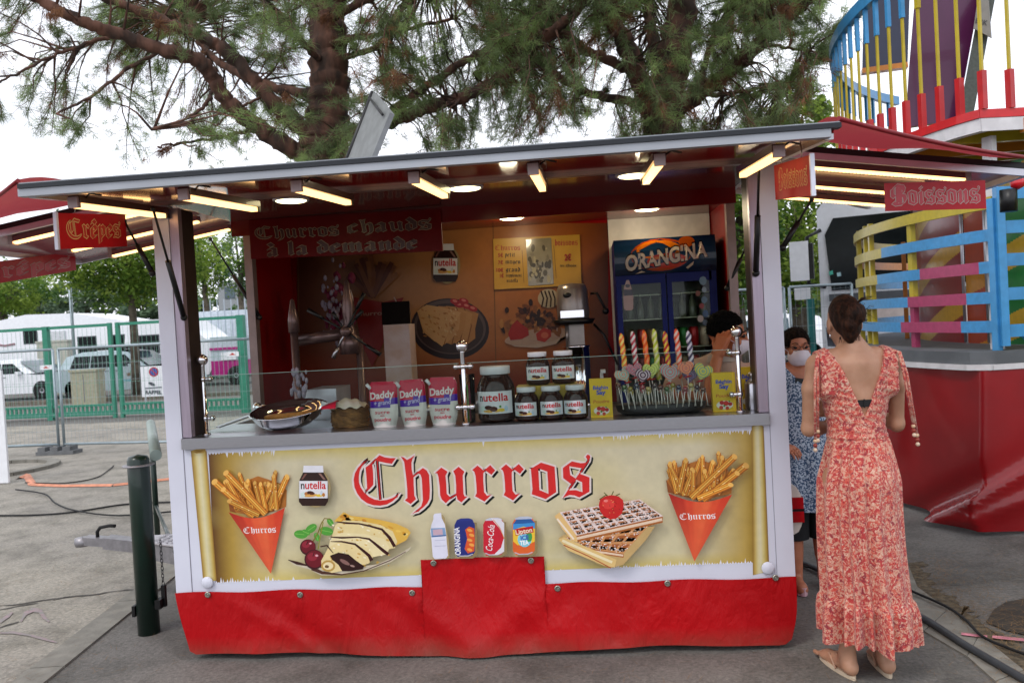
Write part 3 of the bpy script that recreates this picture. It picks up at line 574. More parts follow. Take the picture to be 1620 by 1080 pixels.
# exterior trim seams on the posts
for x in (.0835, W - .0835):
    mb = MB(); mb.box((x - .0015, -.002, H0), (x + .0015, .0, 1.06)); part('panel_seam', mb, mat('seam_grey', '#8f8c98', .5), TR)
# ------------------------------------------------------------------ hatch lamps: battens under the flaps
LB = mat('lamp_batten_brown', '#4a2422', .35, var=.1, coat=.3); CAP = mat('lamp_end_cap', '#b9a3a4', .35)
lamp0 = None
for i, x in enumerate((.07, .54, 1.01, 1.485, 1.955, 2.44, 2.885)):
    z0, z1 = flapz(-.74) - .012, 2.278; ln = ['first batten lamp under the front hatch from the left, over the crêpes sign', 'second batten lamp from the left under the front hatch', 'third batten lamp from the left under the front hatch', 'fourth batten lamp from the left under the front hatch', 'short looking batten lamp at the middle right of the front hatch, end on', 'sixth batten lamp from the left, over the drinks fridge', 'last batten lamp on the right beside the post and the boissons sign'][i]
    if lamp0 is None:
        lamp0 = thing('batten_lamp', ln, 'lamp', (x, -.74, z0), 'batten lamps under the hatch'); a = Vector((x, -.74, z0 - .012)); b = Vector((x, -.015, z1 - .022))
        mb = MB(); mb.bar(a, b, .05, .03); part('housing', mb, LB, lamp0)
        mb = MB(); off = Vector((0, 0, -.026)); mb.bar(a + (b - a) * .02 + off, a + (b - a) * .98 + off, .030, .020); part('tube', mb, TUBE, lamp0)
        for t in (0.0, 1.0): mb = MB(); c = a.lerp(b, t); d = (b - a).normalized() * .012; mb.obox(c + Vector((0, 0, -.014)), (.021, 0, 0), d, (0, 0, .022)); part('end_cap', mb, CAP if t == 0 else BLACK, lamp0)
        mb = MB(); mb.tube([a + Vector((.02, .05, .01)), a + Vector((.05, .03, .025)), a + Vector((.09, .05, .018))], .004, 6); part('wire', mb, BLACK, lamp0)
    else: clone(lamp0, loc=(x, -.74, z0), label=ln)
lampL = None
def strip_lamp(x0, x1, y, label):
    s = -1 if x0 < 1 else 1; zz = lambda x: 2.335 - (.17 / 1.11) * (abs(x) if s < 0 else x - W) - .004
    t = thing('strip_lamp', label, 'lamp', (x0, y, zz(x0)), 'LED strip lamps under the side hatches'); a, b = Vector((x0, y, zz(x0) - .016)), Vector((x1, y, zz(x1) - .016))
    mb = MB(); mb.bar(a, b, .05, .028); part('housing', mb, mat('strip_housing', '#8c5458', .3, coat=.3), t)
    mb = MB(); n = 46
    for k in range(n):
        p = a.lerp(b, (k + .5) / n) + Vector((0, 0, -.020)); mb.obox(p, (b - a) / n * .36, (0, .012, 0), (0, 0, .006))
    mb.bar(a + Vector((0, -.018, -.012)), b + Vector((0, -.018, -.012)), .012, .020); part('led_strip', mb, TUBE, t)
    mb = MB(); mb.obox(b, (.012, 0, 0), (0, .03, 0), (0, 0, .028)); part('end_cap', mb, CAP, t)
for y, n in ((.13, 'front'), (.62, 'middle'), (1.03, 'rear')):
    strip_lamp(W + .12, W + .90, y, n + ' strip lamp under the right side hatch, behind the boissons signs')
    strip_lamp(-.06, -.84, y, n + ' strip lamp under the left side hatch, behind the crêpes signs')
# ceiling downlights (lit)
dl = None
for k, (x, y, z) in enumerate(((.644, .2, 2.308), (1.553, .2, 2.308), (2.40, .18, 2.308), (1.686, 1.315, 2.285), (2.545, 1.33, 2.285))):
    lb_ = ['round ceiling light near the left post', 'round ceiling light over the middle of the counter', 'round ceiling light in front of the drinks fridge', 'round light under the soffit above the price board', 'round light under the soffit above the fridge'][k]
    r_ = .093 if z > 2.3 else .085
    t = thing('ceiling_light', lb_, 'ceiling light', (x, y, z), 'round ceiling lights in the trailer')
    mb = MB(); mb.lathe([(r_, 0), (r_, -.008), (r_ - .012, -.012), (r_ - .012, -.004)], (x, y, z), 28); part('rim', mb, WHITE, t)
    mb = MB(); mb.lathe([(r_ - .013, -.004), (r_ - .02, -.014), (.0001, -.018)], (x, y, z), 28); part('diffuser', mb, LAMPW if z > 2.3 else LAMPS, t)
    if z > 2.3: continue
    pl = bpy.data.lights.new('lamp_light', 'POINT'); pl.energy = 4.0; pl.shadow_soft_size = .06; pl.specular_factor = 0; pl.color = (1, .84, .58); po = bpy.data.objects.new('lamp_light', pl); COL.objects.link(po); po.parent = t; po.location = (0, 0, -.06)
# ------------------------------------------------------------------ signs
SIGNR = mat('sign_red', '#b8121c', .55, spec=.2)
def hang_sign(x, y0, y1, ztl, ztr, h, word, label, flip=1):
    t = thing('hanging_sign', label, 'sign', (x, (y0 + y1) / 2, min(ztl, ztr) - h), 'small hanging signs under the front hatch')
    s = 1 if x < 1.5 else -1          # side that faces the camera
    P = lambda q, r_, hh: (x + s * (.004 + hh), y0 + (y1 - y0) * q, ztl + (ztr - ztl) * q - h * r_)
    mb = MB(); vs = [(x + dx, y, z) for dx in (-.004, .004) for y, z in ((y0, ztl), (y1, ztr), (y1, ztr - h), (y0, ztl - h))]
    mb.add(vs, [(0,1,2,3),(7,6,5,4),(0,4,5,1),(1,5,6,2),(2,6,7,3),(3,7,4,0)]); part('board', mb, SIGNR, t)
    # printed from the viewer's left to right
    Q = (lambda u, v, hh: P(u, v, hh)) if s > 0 else (lambda u, v, hh: P(1 - u, v, hh))
    pr = Print(Q, eps=.0003); wd = (y1 - y0); k = wd / h
    f2 = Print(lambda u, v, hh: Q(u / k, v, hh), eps=.0003)
    f2.text  # (metric: both axes in sign heights)
    gothic(f2, word, k * .12, .72, k * .78, .40, '#c02c1c', edge='#e6d88e', ew=.022); f2.done('lettering', t, PRINT_M)
    mb = MB(); mb.box((x - .008, y0 - .008, ztl - h - .002), (x + .008, y0 + .006, ztl + .004)); part('end_profile', mb, WHITE, t)
    for q in (.25, .8):
        p = P(q, 0, 0); mb = MB(); mb.tube([(x, p[1], p[2]), (x + .004, p[1], p[2] + .02), (x, p[1], flapz(min(p[1], -.02)))], .0022, 5); part('hook', mb, FAST, t)
hang_sign(2.988, -.80, -.22, 2.163, 2.231, .150, 'Boissons', 'small red boissons sign hanging beside the right corner post')
hang_sign(-.175, -.50, .05, 2.20, 2.262, .160, 'Crêpes', 'small red crêpes sign hanging left of the left corner post')
def big_sign(fn, wd, h, word, label, name, fillc='#c23a48', group='larger signs on the side hatches'):
    c = Vector(fn(0, 0, 0)); t = thing(name, label, 'sign', c, group)
    mb = MB(); vs = [fn(u, v, hh) for hh in (-.003, -.0002) for u, v in ((0, 0), (wd, 0), (wd, h), (0, h))]; mb.add(vs, [(0,1,2,3),(7,6,5,4),(0,4,5,1),(1,5,6,2),(2,6,7,3),(3,7,4,0)]); part('board', mb, tarp('sign_vinyl', '#b81426', .3), t)
    pr = Print(fn, eps=.0003); gothic(pr, word, wd * .06, h * .80, wd * .88, h * .50, fillc, edge='#b8b0a6', ew=h * .024); pr.done('lettering', t, PRINT); return t
def fb(u, v, h): x0, x1 = 3.505, 3.940; return (x0 + u, -.055 - h, 2.145 - .04 * u - v)
big_sign(fb, .437, .127, 'Boissons', 'larger red boissons sign hung under the right side hatch', 'hanging_sign')
def fc(u, v, h): return (-1.05 + h, .02 + u, 2.052 + .165 * u - v)
big_sign(fc, .95, .118, 'Crêpes', 'larger red crêpes sign along the outer edge of the left side hatch', 'hanging_sign')
def fs_(u, v, h): return (.155 + u, .815 - h, 2.318 - .02 * u - v)
t = thing('fascia_sign', 'dark red sign reading Churros chauds à la demande under the ceiling', 'sign', (.7, .82, 2.06))
mb = MB(); vs = [fs_(u, v, hh) for hh in (-.02, -.0002) for u, v in ((0, .012), (1.16, .0), (1.16, .245), (0, .245))]; mb.add(vs, [(0,1,2,3),(7,6,5,4),(0,4,5,1),(1,5,6,2),(2,6,7,3),(3,7,4,0)]); part('board', mb, mat('fascia_red', '#620408', .35, spec=.15), t)
pr = Print(fs_, eps=.0003)
gothic(pr, 'Churros', .035, .128, .51, .052, '#3a100e', edge='#8f8168', ew=.0035); gothic(pr, 'chauds', .60, .118, .50, .055, '#3a100e', edge='#8f8168', ew=.0035)
gothic(pr, 'à', .10, .235, .07, .055, '#3a100e', edge='#8f8168', ew=.0035); gothic(pr, 'la', .23, .232, .12, .055, '#3a100e', edge='#8f8168', ew=.0035); gothic(pr, 'demande', .41, .228, .60, .055, '#3a100e', edge='#8f8168', ew=.0035)
pr.done('lettering', t)
# ------------------------------------------------------------------ printed banner on the front panel
def mixc(a, b, t):
    a, b = lin(a), lin(b); t = max(0, min(1, t)); return tuple(x + (y - x) * t for x, y in zip(a, b))
def shade(c, k): return tuple(min(1, x * k) for x in lin(c))
def front(u, v, h): p = at(u, v, y=0); return (p.x, -h - .0006, p.z)
PB = Print(front, eps=.00012); ra = random.Random(5)
q00, q10, q11, q01 = (330, 717), (1194, 680), (1194, 889), (341, 921)
def bil(s, t): return (q00[0]*(1-s)*(1-t) + q10[0]*s*(1-t) + q11[0]*s*t + q01[0]*(1-s)*t, q00[1]*(1-s)*(1-t) + q10[1]*s*(1-t) + q11[1]*s*t + q01[1]*(1-s)*t)
def pcol(s, t):
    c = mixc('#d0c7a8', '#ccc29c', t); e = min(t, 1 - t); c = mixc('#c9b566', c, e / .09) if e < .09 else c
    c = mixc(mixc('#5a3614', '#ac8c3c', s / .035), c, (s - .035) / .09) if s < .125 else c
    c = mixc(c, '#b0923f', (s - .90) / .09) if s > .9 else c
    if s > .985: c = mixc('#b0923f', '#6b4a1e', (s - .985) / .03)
    n = noise.noise((s * 14, t * 5, 1)) * .035 + noise.noise((s * 40, t * 14, 4)) * .03
    w = noise.noise((s * 5, t * 3, 9)); c = mixc(c, '#cdbd74', max(0, w - .2) * .8)
    return shade(c, 1 + n)
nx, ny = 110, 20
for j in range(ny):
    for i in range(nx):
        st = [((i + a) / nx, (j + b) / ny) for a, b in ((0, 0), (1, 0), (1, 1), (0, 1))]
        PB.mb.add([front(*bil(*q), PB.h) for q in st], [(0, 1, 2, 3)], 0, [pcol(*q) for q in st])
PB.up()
WH = '#dcdde8'
for side in (0, 1):       # ragged edges
    s = 0.0
    while s < .995:
        dns = 1 if (s < .12 or s > .72) else .25
        wdt = ra.uniform(.002, .006); a = bil(s, side); b = bil(s + wdt, side); dpt = ra.uniform(2, 9) * (1 if ra.random() < .5 else .35) * (1 if side == 0 else -1)
        m = bil(s + wdt * ra.uniform(.3, .7), side)
        if ra.random() < dns: PB.poly([(a[0], a[1] - 1 * (1 if side == 0 else -1)), (b[0], b[1] - 1 * (1 if side == 0 else -1)), (m[0], m[1] + dpt)], WH, up=False)
        s += wdt * (1.1 if dns == 1 else 4)
PB.up()
def roll(x0t, x1t, yt, x0b, x1b, yb, cols):
    n = len(cols) - 1
    for i in range(n):
        a, b = i / n, (i + 1) / n
        pts = [(x0t+(x1t-x0t)*a, yt - 3 * sin(pi*a)), (x0t+(x1t-x0t)*b, yt - 3 * sin(pi*b)), (x0b+(x1b-x0b)*b, yb + 3 - 6 * b), (x0b+(x1b-x0b)*a, yb + 3 - 6 * a)]
        PB.mb.add([front(*p, PB.h) for p in pts], [(0,1,2,3)], 0, [lin(cols[i]), lin(cols[i+1]), lin(cols[i+1]), lin(cols[i])])
    PB.up()
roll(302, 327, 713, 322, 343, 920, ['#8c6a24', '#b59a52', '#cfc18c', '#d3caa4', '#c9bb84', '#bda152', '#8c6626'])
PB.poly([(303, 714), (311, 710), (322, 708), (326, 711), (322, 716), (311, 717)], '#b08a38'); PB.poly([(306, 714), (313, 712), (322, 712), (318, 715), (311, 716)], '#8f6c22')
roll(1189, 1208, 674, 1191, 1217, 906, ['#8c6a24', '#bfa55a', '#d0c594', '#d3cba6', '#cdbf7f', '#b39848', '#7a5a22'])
# title
PB.up(2)
def tmap(p, dx=0, dy=0):    # back from letter units to photo pixels
    X = p[0] * 430; Y = 765 - .041 * (X - 400) - p[1] * 430; return (550 + X / 7.714 + dx, 700 + Y / 7.714 + dy)
for k in (2, 1, 0):
    for L in TITLE:
        for P in L:
            if k == 2: PB.poly([tmap(p, 3.6, 3.2) for p in P], '#12201a', up=False); PB.line([tmap(p, 3.4, 3.0) for p in P], 4.4, '#12201a', closed=True, up=False)
            if k == 1: PB.line([tmap(p) for p in P], 6.4, '#e2d4cf', closed=True, up=False)
            if k == 0: PB.poly([tmap(p) for p in P], '#d42424', up=False)
            PB.h += 3e-6
    PB.up(3)
PB.poly([(927.5, 722), (930, 718.5), (933, 719.5), (934, 723), (931, 727), (928.5, 726)], '#d42424')
# churro cones
def cone(mir, ax, ay, L, Rr, tip, wordx, wordy, ww):
    """L, Rr = rim ends; sticks fan out above"""
    ra = random.Random(8 if mir < 0 else 9); cx = (L[0] + Rr[0]) / 2; cy = (L[1] + Rr[1]) / 2; hw = (Rr[0] - L[0]) / 2
    PB.poly([(L[0] - 2, L[1] - 18), (L[0] + 14, cy - 40), (cx, cy - 52), (Rr[0] - 8, cy - 40), (Rr[0] + 1, Rr[1] - 26), Rr, (cx, cy + 12), L], '#b06c28')
    PB.poly([(L[0] - 3, L[1] - 20), (L[0] + 3, L[1] - 10), (L[0] + 10, L[1] + 2), L], '#8a4a1c')
    st = []
    for i in range(30):
        f = i / 29; bx = cx + (ra.random() - .5) * hw * 1.5; by = cy + 4 + ra.random() * 4 - abs(bx - cx) * .2; a = radians(90 + mir * (-8) + ra.uniform(-28, 34) * mir); ln = ra.uniform(34, 62)
        st.append((bx, by, bx + cos(a) * ln, by - sin(a) * ln, ra.uniform(7, 10)))
    st += [(cx - mir * -8, cy + 8, cx + mir * (hw + 22), cy - 44, 12), (cx + mir * -14, cy + 7, cx + mir * (hw + 4), cy - 58, 11), (cx + mir * 4, cy + 10, cx + mir * (hw + 8), cy - 32, 10), (cx - mir * 4, cy + 8, cx + mir * (hw - 2), cy - 14, 10)]
    for (a, b, c, d, wd) in st:
        k = ra.uniform(.75, 1.1); PB.line([(a, b), (c, d)], wd, shade('#a85f1c', k)); ux, uy = c - a, d - b; l = hypot(ux, uy); nx_, ny_ = -uy / l, ux / l
        for o, cc in ((-.30, '#e09a35'), (-.02, '#f0bc55'), (.26, '#d98a2c')):
            PB.line([(a + nx_ * wd * o, b + ny_ * wd * o), (c + nx_ * wd * o, d + ny_ * wd * o)], wd * .19, shade(cc, k), up=False)
        PB.up(); PB.ell((c, d), wd * .46, wd * .34, shade('#ecb65c', k), a=atan2(nx_ * 1, -ny_ * -1), n=10)
        for _ in range(4):
            t = ra.random(); PB.ell((a + (c-a)*t + ra.uniform(-.3, .3)*wd, b + (d-b)*t), 1.2, .8, ra.choice(['#f8dc9a', '#8a4a16', '#fbe6b4']), n=5, up=False)
        PB.up()
    n = 14; rim = [(L[0] + (Rr[0] - L[0]) * i / n, L[1] + (Rr[1] - L[1]) * i / n + 13 * sin(pi * i / n)) for i in range(n + 1)]
    gr = ['#a5231a', '#b52c1e', '#cf4228', '#dd5a34', '#e0643a', '#d84c2a', '#cf3a22', '#c93620']
    for i in range(n):
        f0 = gr[int(i / n * 7)]; f1 = gr[int((i + 1) / n * 7)]
        PB.mb.add([front(*rim[i], PB.h), front(*rim[i+1], PB.h), front(*tip, PB.h)], [(0,1,2)], 0, [lin(f0), lin(f1), lin('#d85a38')])
    PB.up(2); gothic(PB, 'Churros', wordx, wordy, ww, 7.4, '#ece6e6', ang=0.03 * -1)
cone(-1, 0, 0, (364, 808), (453, 801), (431, 905), 388, 842, 51)
cone(1, 0, 0, (1056, 777), (1156, 779), (1097, 884), 1074, 819, 56)
# jars, bottle and cans
def label_art(P, x, y, w, h, k=1):
    """hazelnut label: white band, red and black word, little still life"""
    P.poly([(x, y), (x + w, y), (x + w, y + h), (x, y + h)], '#e4e4e8'); P.text('n', x + w * .06, y + h * .46, w * .13, h * .46, '#141414', bold=.02)
    P.text('utella', x + w * .21, y + h * .46, w * .73, h * .46, '#c8141c', bold=.02)
    P.poly([(x + w*.06, y + h*.95), (x + w*.04, y + h*.72), (x + w*.16, y + h*.62), (x + w*.28, y + h*.7), (x + w*.3, y + h*.95)], '#cfe0dc')
    P.ell((x + w*.27, y + h*.74), w*.09, h*.11, '#b3733c', n=9); P.ell((x + w*.42, y + h*.72), w*.15, h*.13, '#3a1608', a=.3, n=10); P.ell((x + w*.42, y + h*.84), w*.24, h*.09, '#d8a052', a=-.1, n=10)
    P.ell((x + w*.45, y + h*.75), w*.09, h*.06, '#54200c', n=8); P.ell((x + w*.70, y + h*.84), w*.13, h*.08, '#e3c23c', n=9); P.ell((x + w*.78, y + h*.70), w*.04, h*.15, '#c9d6e0', a=.2, n=8); P.ell((x + w*.86, y + h*.8), w*.05, h*.12, '#c07a38', n=8)
def jar_print(P, x0, y0, x1, y1):
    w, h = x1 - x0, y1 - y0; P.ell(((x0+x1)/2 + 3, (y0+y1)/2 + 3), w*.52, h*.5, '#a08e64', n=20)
    P.poly([(x0+w*.15, y0+h*.16), (x0+w*.83, y0+h*.16), (x0+w*.97, y0+h*.34), (x1, y0+h*.5), (x1, y0+h*.88), (x0+w*.9, y1), (x0+w*.12, y1), (x0, y0+h*.9), (x0, y0+h*.42), (x0+w*.03, y0+h*.34)], '#2a120c')
    P.poly([(x0+w*.16, y0), (x0+w*.82, y0), (x0+w*.84, y0+h*.17), (x0+w*.14, y0+h*.17)], '#e2e2ea'); P.poly([(x0+w*.2, y0+h*.2), (x0+w*.28, y0+h*.2), (x0+w*.14, y0+h*.34), (x0+w*.08, y0+h*.34)], '#7c5148')
    P.poly([(x0+w*.66, y0+h*.19), (x0+w*.74, y0+h*.19), (x0+w*.92, y0+h*.35), (x0+w*.84, y0+h*.35)], '#8e6a60'); label_art(P, x0 + w*.01, y0 + h*.38, w * .97, h*.43)
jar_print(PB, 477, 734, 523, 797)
# water bottle
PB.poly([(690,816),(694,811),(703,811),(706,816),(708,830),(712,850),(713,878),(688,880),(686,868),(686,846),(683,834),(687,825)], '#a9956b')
PB.poly([(688,812),(690,809),(700,808),(701,816),(706,826),(708,840),(709,856),(711,874),(708,879),(690,880),(687,876),(685,850),(683,836),(685,826),(688,818)], '#dcdcec')
PB.poly([(684,832),(706,831),(708,844),(685,846)], '#7f9fc4'); PB.poly([(687,834),(702,833),(703,842),(688,843)], '#c9a9b8'); PB.line([(685,845),(708,843)], 1.6, '#3b5a96'); PB.line([(690,851),(707,850)], .8, '#b4b4cc'); PB.line([(690,860),(708,859)], .8, '#b4b4cc')
def can_print(x0, y0, x1, y1, body, top='#c8c8d6', rim='#b8b8c4'):
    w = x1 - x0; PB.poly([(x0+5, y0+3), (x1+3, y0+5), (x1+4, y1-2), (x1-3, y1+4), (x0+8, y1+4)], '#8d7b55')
    PB.poly([(x0+w*.12, y0+1), (x0+w*.3, y0-1.5), (x0+w*.7, y0-2), (x1-w*.12, y0), (x1, y0+8), (x1, y1-6), (x1-w*.14, y1), (x0+w*.16, y1+1.5), (x0+w*.02, y1-5), (x0, y0+9)], body)
    PB.poly([(x0+w*.12, y0+1), (x0+w*.3, y0-1.5), (x0+w*.7, y0-2), (x1-w*.12, y0), (x1-w*.1, y0+2), (x0+w*.1, y0+3)], top); PB.line([(x0+w*.1, y1-2.5), (x0+w*.3, y1+.3), (x0+w*.7, y1-.2), (x1-w*.1, y1-3)], 1.6, rim)
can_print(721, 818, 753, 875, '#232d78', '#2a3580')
PB.poly([(738,834),(744,829),(752,832),(753,850),(752,868),(742,871),(737,864),(741,848)], '#d8582a')
for a in range(5): PB.ell((745 + (a % 2) * 3, 835 + a * 7.6), 4.6, 2.4, '#eda04a', n=8, a=.3)
PB.text('ORANGINA', 731, 873, 43, 9.0, '#e6e6ee', ang=-pi/2 - .06, bold=.03)
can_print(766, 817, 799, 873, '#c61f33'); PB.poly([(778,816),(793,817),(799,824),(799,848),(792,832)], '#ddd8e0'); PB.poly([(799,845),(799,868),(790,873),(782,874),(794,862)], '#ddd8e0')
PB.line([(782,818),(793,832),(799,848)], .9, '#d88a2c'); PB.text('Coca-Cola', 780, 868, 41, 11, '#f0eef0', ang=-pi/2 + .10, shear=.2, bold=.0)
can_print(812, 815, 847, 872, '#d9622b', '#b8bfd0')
PB.poly([(813,824),(847,823),(847,842),(813,846)], '#3f8fd0'); PB.poly([(818,818),(841,817),(847,823),(813,825)], '#285a9c'); PB.poly([(813,834),(829,829),(847,832),(847,852),(836,858),(820,858),(813,852)], '#edc23c'); PB.ell((831, 849), 11, 12, '#7ec8dc', n=14); PB.ell((838, 845), 5, 8, '#3c9a50', n=10)
PB.poly([(815,833),(844,828),(845,838),(817,843)], '#b9141c'); PB.text('Lipton', 817.5, 841.5, 26, 7.5, '#f2e6c8', ang=-.17, bold=.02); PB.text('ICE', 825, 850, 13, 7, '#3a5ab0', bold=.04, ang=-.1); PB.text('TEA', 824, 858, 14, 7, '#f0f4f8', bold=.04, ang=-.1)
# crepe with cherries
PB.poly([(461,881),(470,884),(490,889),(505,893),(540,895),(600,888),(630,875),(654,860),(650,866),(622,884),(590,896),(545,905),(512,905),(495,896),(470,889)], '#c7bca6')
PB.line([(461,881),(475,886),(492,890)], [1,5,2], '#3a1c18'); PB.line([(498,894),(514,901),(545,904),(580,898),(620,882),(645,868)], [6,5,2,1.5,1.5,1], '#4c2c22')
for (x, y, r_, a) in ((481, 841, 11, .1), (497, 832, 10, -.6), (521, 836, 11, .2), (527, 822, 7, 1.0), (506, 845, 7, 1.2), (489, 838, 7, .4)): PB.ell((x, y), r_, r_ * .62, '#4f9a38', a=a, n=14); PB.line([(x - r_*.8*cos(a), y - r_*.8*sin(a)), (x + r_*.8*cos(a), y + r_*.8*sin(a))], .8, '#8cc860')
PB.line([(500, 852), (508, 838), (513, 824), (518, 816), (527, 817)], 1.7, '#7a6a28'); PB.line([(508, 864), (511, 845), (516, 822)], 1.5, '#8a8a30')
for c, r_ in (((492, 861), 12.5), ((502, 880), 15.5)):
    PB.ell(c, r_, r_, '#3c0a14', n=22); PB.ell((c[0] + .6, c[1] - .8), r_ * .9, r_ * .88, '#6a1220', n=20); PB.ell((c[0] - 3, c[1] - 4), r_ * .5, r_ * .42, '#8e2434', n=14); PB.ell((c[0] + 4, c[1] - 6), r_ * .16, r_ * .12, '#dca0a8', n=8); PB.line([(c[0], c[1] - r_ * .7), (c[0] - 2, c[1] - r_ * .3)], 1.4, '#2a0810')
ra = random.Random(21)
def crepe_fold(base, tip, w0, w1, col):
    (x0, y0), (x1, y1) = base, tip; n = 10; up = []; dn = []
    for i in range(n + 1):
        t = i / n; w = w0 + (w1 - w0) * t; up.append((x0 + (x1-x0)*t, y0 + (y1-y0)*t - w/2 + ra.uniform(-1, 1))); dn.append((x0 + (x1-x0)*t, y0 + (y1-y0)*t + w/2))
    PB.poly(up + dn[::-1], col)
PB.poly([(533,820),(548,806),(560,812),(580,814),(605,818),(630,824),(648,832),(653,838),(646,850),(630,858),(615,850),(560,830)], '#dcb04c')
for i in range(26): x = ra.uniform(540, 650); PB.ell((x, 812 + (x - 540) * .27 + ra.uniform(-5, 6)), ra.uniform(3, 6), ra.uniform(1.5, 3), ra.choice(['#e6bf58', '#cf9532', '#e9cd7c', '#c8862c']), a=ra.uniform(-.3, 1), n=7, up=False)
PB.up()
PB.poly([(535,826),(548,819),(575,820),(606,826),(625,836),(632,852),(628,862),(600,868),(560,866),(528,850)], '#e2cf98')
PB.poly([(527,846),(545,838),(580,840),(612,848),(620,862),(616,872),(585,878),(550,876),(525,862)], '#e6d6a6')
PB.poly([(524,862),(540,852),(566,856),(588,862),(594,876),(588,886),(560,895),(530,901),(514,896),(513,882)], '#e3cf98')
for i in range(60): x, y = ra.uniform(526, 620), ra.uniform(824, 890); PB.ell((x, y), ra.uniform(1, 3.4), ra.uniform(.8, 1.8), ra.choice(['#d2a852', '#efe3be', '#caa050', '#f2e9cc']), a=.3, n=6, up=False)
PB.up()
for pts, wd in (([(537,821),(552,823),(572,824),(590,828),(608,833),(620,846),(628,860)], [1.5,3,2.4,3,3.5,5,5]), ([(528,845),(545,846),(570,845),(588,848),(598,856),(610,866),(618,872)], [1.5,3,2,3,4,5,5]), ([(528,852),(545,852),(566,856),(576,864),(588,874),(592,882)], [1,2.5,3,4,5,6]), ([(512,860),(522,858),(532,870)], [2,2.5,1])):
    PB.line(pts, wd, '#38100e')
PB.ell((524, 890), 11, 9, '#b8934a', n=14); PB.ell((524, 890), 8, 6, '#ead9ac', n=12); PB.ell((522, 891), 3.4, 2.5, '#6a4a28', n=8)
PB.poly([(527,874),(540,869),(556,872),(568,882),(580,890),(578,895),(560,898),(546,898),(540,888),(530,880)], '#2a0c0a'); PB.ell((550, 884), 9, 3, '#84605a', a=.5, n=10); PB.ell((562, 890), 4, 1.6, '#a08078', a=.3, n=8)
# waffles with strawberry
def waffle(q, nx, ny, rim, dk, lt, thick, ry):
    a, b, c, d = q
    B = lambda s, t: (a[0]*(1-s)*(1-t)+b[0]*s*(1-t)+c[0]*s*t+d[0]*(1-s)*t, a[1]*(1-s)*(1-t)+b[1]*s*(1-t)+c[1]*s*t+d[1]*(1-s)*t)
    PB.poly([(d[0]-1, d[1]), (c[0]+1, c[1]), (c[0]+1, c[1]+thick), (d[0]+2, d[1]+thick)], '#a8622c'); PB.poly([(a[0], a[1]), d, (d[0]+2, d[1]+thick), (a[0]-1, a[1]+thick)], '#d8b47c')
    PB.line([(d[0], d[1]+thick*.5), (c[0], c[1]+thick*.5)], thick*.42, '#e2c8ae')
    PB.poly([B(-.01,-.01), B(1.01,-.01), B(1.01,1.01), B(-.01,1.01)], rim); e = .055
    for i in range(nx):
        for j in range(ny):
            s0, s1, t0, t1 = (i + .16) / nx, (i + .9) / nx, (j + .16) / ny, (j + .88) / ny; PB.poly([B(s0,t0), B(s1,t0), B(s1,t1), B(s0,t1)], dk, up=False)
            PB.poly([B(s0,t0+.45*(t1-t0)), B(s1,t0+.5*(t1-t0)), B(s1,t1), B(s0,t1)], lt, up=False); PB.h += 5e-6
    PB.up()
    for _ in range(int(nx * ny * 16)):
        p = B(ra.random(), ra.random()); PB.ell(p, ra.uniform(.7, 1.9), ra.uniform(.4, 1.1), ra.choice(['#eee2e0', '#f2ecec', '#b06a42', '#dcc0ae', '#e8dcd8']), a=-.2, n=5, up=False)
    PB.up()
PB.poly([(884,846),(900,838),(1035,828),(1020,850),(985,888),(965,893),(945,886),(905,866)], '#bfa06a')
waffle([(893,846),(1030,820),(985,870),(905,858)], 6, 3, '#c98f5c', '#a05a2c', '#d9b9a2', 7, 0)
PB.poly([(884,848),(893,845),(975,880),(972,892),(955,889),(900,866)], '#d9b878'); PB.line([(890,850),(930,868),(968,884)], 4, '#eadcb4'); PB.line([(892,857),(930,874),(966,893)], 1.6, '#a8502a')
waffle([(887,806),(1010,786),(1046,812),(912,842)], 8, 5, '#e2cdc6', '#a8683c', '#e0cfcb', 10, 0)
PB.poly([(878,812),(886,806),(912,842),(914,853),(905,850),(890,832)], '#dfb878'); PB.line([(882,816),(908,848)], 3, '#ecdcc8')
c = (966, 797); PB.line([(948, 786), (958, 779), (966, 784)], 1.5, '#4c5a24'); PB.line([(966, 782), (970, 773)], 1.5, '#4c5a24'); PB.line([(968, 783), (980, 777)], 1.5, '#4c5a24'); PB.line([(955, 775), (964, 783)], 1.3, '#4c5a24')
PB.poly([(947,795),(949,786),(957,781),(967,779),(978,781),(985,787),(986,797),(983,808),(975,815),(965,817),(955,812),(949,804)], '#c4201f'); PB.ell((962, 793), 10, 8, '#da3a34', n=14); PB.ell((958, 788), 3.5, 2.2, '#eb8078', n=9)
for i in range(24): a = ra.random() * 6.3; r_ = ra.uniform(2, 15); PB.ell((966 + cos(a) * r_, 798 + sin(a) * r_), .9, .6, ra.choice(['#e8a060', '#8a1414']), n=5, up=False)
PB.done('banner', TR, PRINT_G if False else PRINT, label='parchment banner reading Churros with printed food and drinks')
